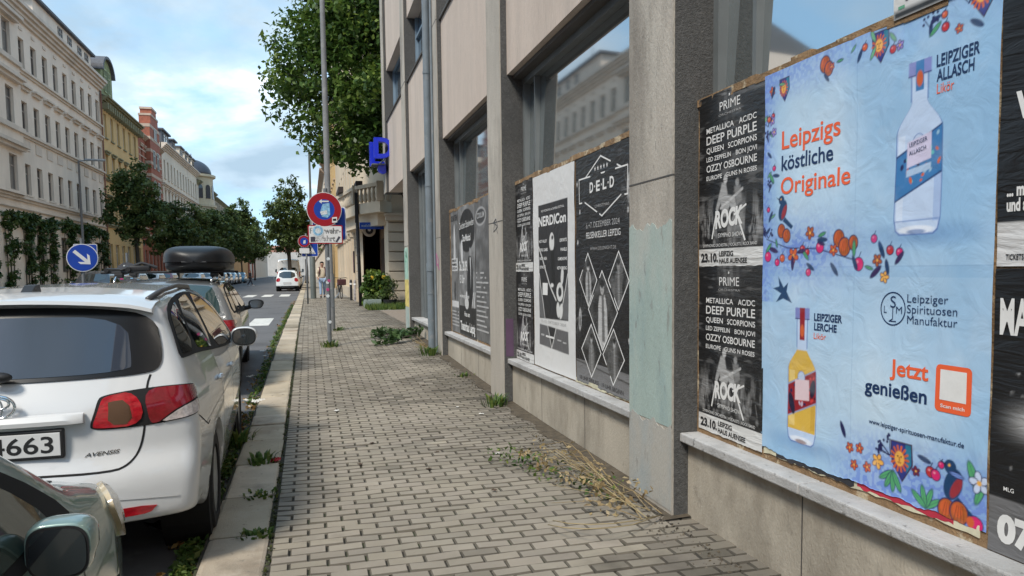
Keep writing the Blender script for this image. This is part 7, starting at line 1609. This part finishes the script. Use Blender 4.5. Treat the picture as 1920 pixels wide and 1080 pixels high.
F.disc('round_sticker', -.155, pz + .065, .105, -.0565, M_stk[1], parent=p); F.disc('sticker_ring', -.155, pz + .065, .088, -.058, M_stk[0], .05, parent=p); F.poly('sticker', [(-.29, pz - .135), (-.21, pz - .13), (-.21, pz - .04), (-.29, pz - .045)], -.0565, M_stk[2], p); F.poly('sticker', [(.15, pz - .13), (.21, pz - .03), (.24, pz - .05), (.18, pz - .14)], -.0565, M_stk[2], p)
zebra_sign(F, .055, 2.43 - z0, .62, .062)
for k, (zz, mi) in enumerate(((1.78, 1), (1.35, 1), (1.38, 3), (1.22, 3), (.62, 1), (1.1, 1))): F.disc('pole_sticker', .012 * (-1) ** k, zz - z0, .03, -.039, M_stk[mi], n=12)
# tall lamp post
lx, ly = .475, 17.2; z0 = gh(17.2)
t = thing('street_lamp', 'tall grey lamp post rising past the top of the picture from the pavement', 'street lamp', (lx, ly, z0)); MB().tube([(lx, ly, z0 - .1), (lx, ly, z0 + 1.25), (lx, ly, z0 + 1.30), (lx, ly, 5), (lx, ly, 9.6)], [.082, .082, .068, .062, .045], 18).build('pole', mat('lamp_post_grey', (.195, .20, .205), .6, var=.12, vs=5, stain=[((.30, .30, .29), 5, .58, .66, .5)]), t, smooth=True, angle=50)
a = MB().tube([(lx, ly, 9.5), (lx - .3, ly, 9.9), (lx - 1.5, ly, 10.1)], .035, 10).build('arm', M_post, t, smooth=True); MB().box(lx - 2.2, lx - 1.5, ly - .12, ly + .12, 10.02, 10.16, bev=.04).build('lamp_head', M_sback, t)
MB().box(lx - .05, lx + .05, ly - .084, ly - .079, .75, 1.15).build('service_door', M_post, t)
# second sign set and thick lamp post farther up the pavement
x0, y0 = -.05, 32.3; t = thing('traffic_sign', 'small round blue sign with a crossing sign on a thin pole, farther up the pavement', 'traffic sign', (x0, y0, .22), R(2), local=True); F = Face(t); MB().tube([(0, 0, -.1), (0, 0, 2.95)], .035, 10).build('pole', M_post, t, smooth=True)
d = F.disc('no_stopping_disc', -.08, 2.62, .25, -.05, M_swht); F.disc('red_ring', -.08, 2.62, .24, -.0535, M_sred, .16, parent=d); F.disc('blue_field', -.08, 2.62, .16, -.053, M_sblue, parent=d); F.poly('sticker', [(-.12, 2.52), (-.02, 2.54), (-.02, 2.68), (-.10, 2.66)], -.056, M_swht, d)
F.poly('plate', rrect(-.28, .12, 2.12, 2.34, .02), -.05, M_swht); zebra_sign(F, .14, 2.33, .68, .05)
x0, y0 = .22, 38.8; t = thing('street_lamp', 'thick based grey lamp post behind the second sign pole', 'street lamp', (x0, y0, .22)); MB().tube([(x0, y0, .1), (x0, y0, 2.5), (x0, y0, 2.6), (x0, y0, 7.6)], [.14, .14, .07, .05], 14).build('pole', mat('dark_lamp_post', (.10, .115, .11), .6), t, smooth=True, angle=50); MB().tube([(x0, y0, 7.5), (x0 + .4, y0, 7.62)], .03, 8).box(x0 + .3, x0 + 1.0, y0 - .1, y0 + .1, 7.58, 7.68).build('lamp_head', M_sback, t)
# street name post
x0, y0 = 1.93, 29.2; t = thing('street_name_post', 'dark weathered post carrying a long blue street name sign before the corner house', 'street sign', (x0, y0, .22), R(0), local=True); F = Face(t)
MB().tube([(0, 0, -.1), (-.05, 0, 3.0), (-.06, 0, 4.35)], [.07, .065, .055], 12).build('post', mat('dark_weathered_post', (.035, .036, .04), .7, var=.5, vs=8), t, smooth=True); MB().box(-.14, -.02, -.08, -.06, 3.2, 4.35).build('post_board', M_sblk, t)
p = F.poly('name_plate', rrect(.02, .98, 2.96, 3.22, .01), -.07, M_sblue); g = MB()
for k in range(15):
    r = random.Random(k); g.box(.10 + .053 * k, .10 + .053 * k + r.uniform(.02, .04), -.0745, -.0725, 3.05, 3.05 + r.choice((.06, .06, .09)))
g.build('name_lettering', mat('faded_sign_white', (.32, .38, .46), .5), p)
# round hanging sign of the corner house
t = thing('hanging_sign', 'round cream pub sign on a bracket beside the street name plate', 'sign', (2.42, 30.45, 3.2)); hs = MB().lathe([(0, 30.4), (.25, 30.4), (.25, 30.5), (0, 30.5)], 28, (2.42, 0, 3.2), 'y').build('disc', M_kt, t, smooth=True, angle=40); MB().lathe([(0, 30.385), (.15, 30.385), (.15, 30.4)], 24, (2.42, 0, 3.2), 'y').build('disc_centre', M_sblk, hs, smooth=True, angle=40); MB().lathe([(0, 30.375), (.06, 30.375), (.06, 30.385)], 16, (2.42, 0, 3.22), 'y').build('disc_mark', M_swht, hs); MB().tube([(2.42, 30.45, 3.45), (2.42, 30.45, 3.7), (2.75, 30.7, 3.7)], .02, 6).build('bracket', M_sblk, t)
mp = thing('menu_board', 'dark menu case on the pilaster of the corner house', 'board', (2.05, 34.3, 1.5)); MB().box(2.02, 2.075, 34.72, 35.12, 1.5, 2.5, bev=.01).build('case', M_sblk, mp); MB().box(2.013, 2.0195, 34.77, 35.07, 1.56, 2.44).build('menu_sheet', mat('dark_menu_print', (.16, .07, .09), .5, var=.6, vs=30), mp)
# keep right sign on the island, and the back of the other island sign
x0, y0 = -4.78, 18.25; zb = .25; t = thing('traffic_sign', 'round blue keep right arrow sign, crossing sign behind it, on the traffic island', 'traffic sign', (x0, y0, zb), R(14), local=True); F = Face(t); MB().tube([(0, 0, -.05), (0, 0, 2.1)], .035, 12).build('pole', M_post, t, smooth=True, angle=50)
cz = 1.92 - zb; d = F.disc('arrow_disc', 0, cz, .305, -.05, M_swht); F.disc('blue_field', 0, cz, .288, -.0535, M_sblue, parent=d); c45 = .7071
ar = [(-.22, .035), (.045, .035), (.045, .11), (.215, 0), (.045, -.11), (.045, -.035), (-.22, -.035)]; ar = [(-.22, .038), (.10, .038), (.0, .135), (.07, .135), (.215, 0), (.07, -.135), (.0, -.135), (.10, -.038), (-.22, -.038)]
F.poly('white_arrow', [((q[0] + q[1] * .95) * c45 * 1.0, cz + (-q[0] + q[1]) * c45 * .95) for q in ar], -.057, M_swht, d); zebra_sign(F, .065, cz + .075, .46, .05)
x0, y0 = -5.25, 24.6; t = thing('traffic_sign', 'grey back of a round island sign plastered with small stickers', 'traffic sign', (x0, y0, .25), R(8), local=True); F = Face(t); MB().tube([(0, .05, -.05), (0, .05, 1.95)], .035, 12).build('pole', M_post, t, smooth=True, angle=50)
d = F.disc('sign_back', 0, 1.34, .32, 0, mat('dark_sign_back', (.085, .085, .095), .6, var=.4, vs=20)); r = random.Random(4)
for k in range(16):
    a, q, s_ = r.uniform(0, 6.28), .26 * r.random() ** .5, r.uniform(.025, .055); F.poly('sticker', rrect(math.cos(a) * q - s_, math.cos(a) * q + s_, 1.34 + math.sin(a) * q - s_ * .7, 1.34 + math.sin(a) * q + s_ * .7, .008, 2), -.004 - .0006 * k, [M_stk[1], M_stk[2], M_stk[3], M_stk[0], mat('sticker_green', (.04, .2, .08), .5) if 'sticker_green' not in bpy.data.materials else bpy.data.materials['sticker_green']][k % 5], d)

# lamp post across the street
x0, y0 = -11.8, 45.3; t = thing('street_lamp', 'thin lamp post with a short arm in front of the ivy covered house', 'street lamp', (x0, y0, .2)); MB().tube([(x0, y0, 0), (x0, y0, 1.3), (x0, y0, 1.35), (x0, y0, 7.75)], [.13, .13, .075, .05], 12).build('pole', mat('taupe_lamp_post', (.14, .125, .115), .6), t, smooth=True, angle=50); MB().tube([(x0, y0, 7.72), (x0 + .5, y0, 7.78)], .03, 8).box(x0 + .3, x0 + 1.3, y0 - .12, y0 + .12, 7.74, 7.84, bev=.03).build('lamp_head', M_sback, t)
# bollards
for k, (x, y) in enumerate(((1.92, 35.6), (2.02, 34.2))):
    t = thing('bollard', ('dark bollard beside the bicycle at the corner house', 'pale stickered bollard nearest the street name post')[k], 'bollard', (x, y, .22), 0, 'bollards at the corner house'); b = MB().lathe([(.06, .2), (.06, 1.1), (.045, 1.17), (0, 1.2)], 12, (x, y, 0)).build('post', (M_sblk, mat('stickered_bollard', (.28, .26, .26), .6, var=.6, vs=9))[k], t, smooth=True, angle=50); MB().lathe([(.063, .95), (.063, 1.03)], 12, (x, y, 0)).build('band', M_swht, b)
# bicycle
t = thing('bicycle', 'dark bicycle with a front basket standing before the corner house', 'bicycle', (1.55, 37.6, .22), R(7), local=True)
for y in (0, 1.05):
    n = 28; w = MB().tube([(0, y + .33 * math.cos(2 * math.pi * i / n), .34 + .33 * math.sin(2 * math.pi * i / n)) for i in range(n + 1)], .02, 8, cap=False).build('wheel', M_tyre, t, smooth=True); sp = MB()
    for i in range(14): a = math.pi * i / 7; sp.tube([(0, y, .34), (0, y + .32 * math.cos(a), .34 + .32 * math.sin(a))], .0025, 4)
    sp.build('spoke', M_chrome, w)
MB().tube([(0, 0, .34), (0, .1, .85), (0, .13, 1.02)], .02, 8).tube([(0, .1, .8), (0, .48, .32), (0, .72, .85)], .018, 8).tube([(0, .48, .32), (0, 1.05, .34), (0, .68, .78)], .012, 8).build('frame', M_sblk, t, smooth=True)
MB().tube([(-.34, .22, 1.02), (-.25, .15, 1.05), (0, .13, 1.02), (.25, .15, 1.05), (.34, .22, 1.02)], .015, 8).build('handlebar', M_sblk, t, smooth=True); MB().box(-.2, .2, -.32, .0, .68, .98, bev=.04).build('basket', mat('dark_red_basket', (.06, .02, .025), .8, var=.4, vs=20), t); MB().sphere((0, .78, .93), (.09, .15, .04), 12, 8).build('saddle', M_blackp, t, smooth=True); MB().tube([(-.02, .5, .3), (-.25, .45, .02)], .01, 6).tube([(.02, .5, .3), (.25, .45, .02)], .01, 6).build('kickstand', M_chrome, t)
# ---- people: one continuous skinned surface each
def skin(nodes, edges, name, m, parent, root=0, lv=2):
    me = bpy.data.meshes.new(name); me.from_pydata([n[0] for n in nodes], edges, []); ob = bpy.data.objects.new('tmp_skin', me); COL.objects.link(ob)
    ob.modifiers.new('s', 'SKIN'); ss = ob.modifiers.new('d', 'SUBSURF'); ss.levels = lv; ss.render_levels = lv
    for i, n in enumerate(nodes):
        r = n[1]; me.skin_vertices[0].data[i].radius = (r, r) if not isinstance(r, tuple) else r
    me.skin_vertices[0].data[root].use_root = True
    bpy.context.view_layer.update(); out = bpy.data.meshes.new_from_object(ob.evaluated_get(bpy.context.evaluated_depsgraph_get())); bpy.data.objects.remove(ob)
    out.name = name; out.materials.clear(); out.materials.append(m); out.polygons.foreach_set('use_smooth', [True] * len(out.polygons)); return reg(bpy.data.objects.new(name, out), parent)
M_skin = mat('skin', (.36, .20, .14), .6, var=.06); M_hair = mat('dark_hair', (.02, .015, .012), .7)
def person(label, loc, rz, h, shirt, trouser, shoe, stride=.22, armbend=.35, group=None):
    k = h / 1.78; t = thing('person', label, 'person', loc, rz, group, local=True); s = lambda x, y, z: (x * k, y * k, z * k)
    J = dict(pel=s(0, 0, .95), wst=s(0, .0, 1.08), cst=s(0, -.01, 1.32), nek=s(0, 0, 1.50), hd0=s(0, -.01, 1.58), hd1=s(0, -.02, 1.68), hd2=s(0, -.015, 1.74))
    def leg(sx, dy): return [s(sx * .095, 0, .90), s(sx * .10, -dy * .45 - .03, .50), s(sx * .105, -dy * 1.0 + (.10 if dy < 0 else 0), .10), s(sx * .12, -dy * 1.0 - .16 + (.10 if dy < 0 else 0), .05)]
    def arm(sx, dy): return [s(sx * .19, 0, 1.44), s(sx * .25, dy * .25 + .04, 1.17), s(sx * .24, -armbend * .55 + dy * .3, 1.02 - .03), s(sx * .22, -armbend * .75 + dy * .3, .98)]
    nodes = [(J['pel'], .13 * k), (J['wst'], .12 * k), (J['cst'], .145 * k), (J['nek'], .055 * k), (J['hd0'], .075 * k), (J['hd1'], .092 * k), (J['hd2'], .065 * k)]; edges = [(i, i + 1) for i in range(6)]
    for sx, dy in ((-1, stride), (1, -stride)):
        b = len(nodes); L = leg(sx, dy); nodes += [(L[0], .085 * k), (L[1], .058 * k), (L[2], .04 * k), (L[3], .03 * k)]; edges += [(0, b), (b, b + 1), (b + 1, b + 2), (b + 2, b + 3)]
        b = len(nodes); A = arm(sx, -dy * .6); nodes += [(A[0], .055 * k), (A[1], .043 * k), (A[2], .028 * k), (A[3], .030 * k)]; edges += [(2, b), (b, b + 1), (b + 1, b + 2), (b + 2, b + 3)]
        hv = len(nodes) - 1; hp = Vector(A[3])
        for q, (fx, fl) in enumerate(((-.03, .065), (-.01, .08), (.01, .083), (.03, .07), (.05 * -sx, .045))):
            b2 = len(nodes); nodes += [(tuple(hp + Vector((fx * .7, -.035 if q < 4 else -.01, -.02)) * k), .0095 * k), (tuple(hp + Vector((fx, -.035 - fl * .5 if q < 4 else -.03, -.02 - fl * .6)) * k), .008 * k)]; edges += [(hv, b2), (b2, b2 + 1)]
    skin(nodes, edges, 'body', M_skin, t)
    for sx in (-1, 1): pass
    g = 1.18; top = [(J['pel'], .145 * k), (J['wst'], .15 * k), (J['cst'], .17 * k), (s(0, 0, 1.46), .085 * k)]; e = [(0, 1), (1, 2), (2, 3)]
    for sx, dy in ((-1, stride), (1, -stride)):
        A = arm(sx, -dy * .6); b = len(top); top += [(A[0], .075 * k), (A[1], .062 * k), (tuple((Vector(A[1]) + (Vector(A[2]) - Vector(A[1])) * .85)), .048 * k)]; e += [(2, b), (b, b + 1), (b + 1, b + 2)]
    skin(top, e, 'shirt', shirt, t)
    tr = [(s(0, 0, .97), .15 * k)]; e = []
    for sx, dy in ((-1, stride), (1, -stride)):
        L = leg(sx, dy); b = len(tr); tr += [(L[0], .105 * k), (L[1], .078 * k), (tuple(Vector(L[2]) + Vector((0, 0, .03))), .062 * k)]; e += [(0, b), (b, b + 1), (b + 1, b + 2)]
    skin(tr, e, 'trousers', trouser, t)
    for sx, dy in ((-1, stride), (1, -stride)):
        L = leg(sx, dy); a, b = Vector(L[2]), Vector(L[3]); MB().sphere(tuple((a + b) / 2 + Vector((0, -.02, -.025)) * k), (.05 * k, .145 * k, .05 * k), 12, 8).build('shoe', shoe, t, smooth=True)
    bm = bmesh.new(); bmesh.ops.create_uvsphere(bm, u_segments=16, v_segments=10, radius=1); bmesh.ops.delete(bm, geom=[v for v in bm.verts if v.co.z < -.25 or (v.co.y < -.35 and v.co.z < .35)], context='VERTS')
    for v in bm.verts: v.co = Vector(s(v.co.x * .105, v.co.y * .125 + .005, v.co.z * .11 + 1.705))
    MB().addbm(bm).build('hair', M_hair, t, smooth=True); f = MB()
    for sx in (-1, 1): f.sphere(s(sx * .035, -.105, 1.665), (.014 * k, .01 * k, .009 * k), 8, 6)
    f.build('eyes', M_sblk, t); MB().sphere(s(0, -.118, 1.635), (.014 * k, .02 * k, .02 * k), 8, 6).build('nose', M_skin, t, smooth=True); MB().sphere(s(0, -.10, 1.595), (.028 * k, .01 * k, .007 * k), 8, 6).build('mouth', mat('lips', (.25, .09, .08), .6) if 'lips' not in bpy.data.materials else bpy.data.materials['lips'], t)
    f = MB()
    for sx in (-1, 1): f.sphere(s(sx * .098, -.01, 1.655), (.014 * k, .024 * k, .034 * k), 8, 6)
    f.build('ear', M_skin, t, smooth=True)
    return t, k
pm, pk = person('man in a cream shirt and light blue jeans walking on the pavement', (.70, 40.2, .22), R(4), 1.86, mat('cream_shirt', (.55, .47, .36), .8, var=.15, vs=8, bump=.3), mat('blue_jeans', (.24, .33, .47), .8, var=.15, vs=9), M_sblk, .20)
t = thing('backpack', 'dark red backpack worn by the walking man in the cream shirt', 'backpack', (.70, 40.2, .22), R(4), local=True); MB().box(-.16, .16, .15, .32, 1.12, 1.55, bev=.05).build('sack', mat('backpack_cloth', (.06, .02, .025), .8), t, smooth=True, angle=50)
for sx in (-1, 1): MB().tube([(sx * .12, .17, 1.55), (sx * .135, .0, 1.60), (sx * .14, -.15, 1.50), (sx * .155, -.16, 1.28), (sx * .17, .05, 1.12), (sx * .14, .16, 1.15)], .028, 6).build('strap', mat('strap_maroon', (.08, .015, .02), .8) if sx < 0 else bpy.data.materials['strap_maroon'], t, smooth=True)
person('pedestrian in dark clothes crossing the roadway among the parked cars', (-6.3, 88, rh(88)), R(70), 1.78, mat('dark_jacket', (.02, .022, .03), .8), mat('dark_trousers', (.02, .025, .04), .8), M_swht, .28)
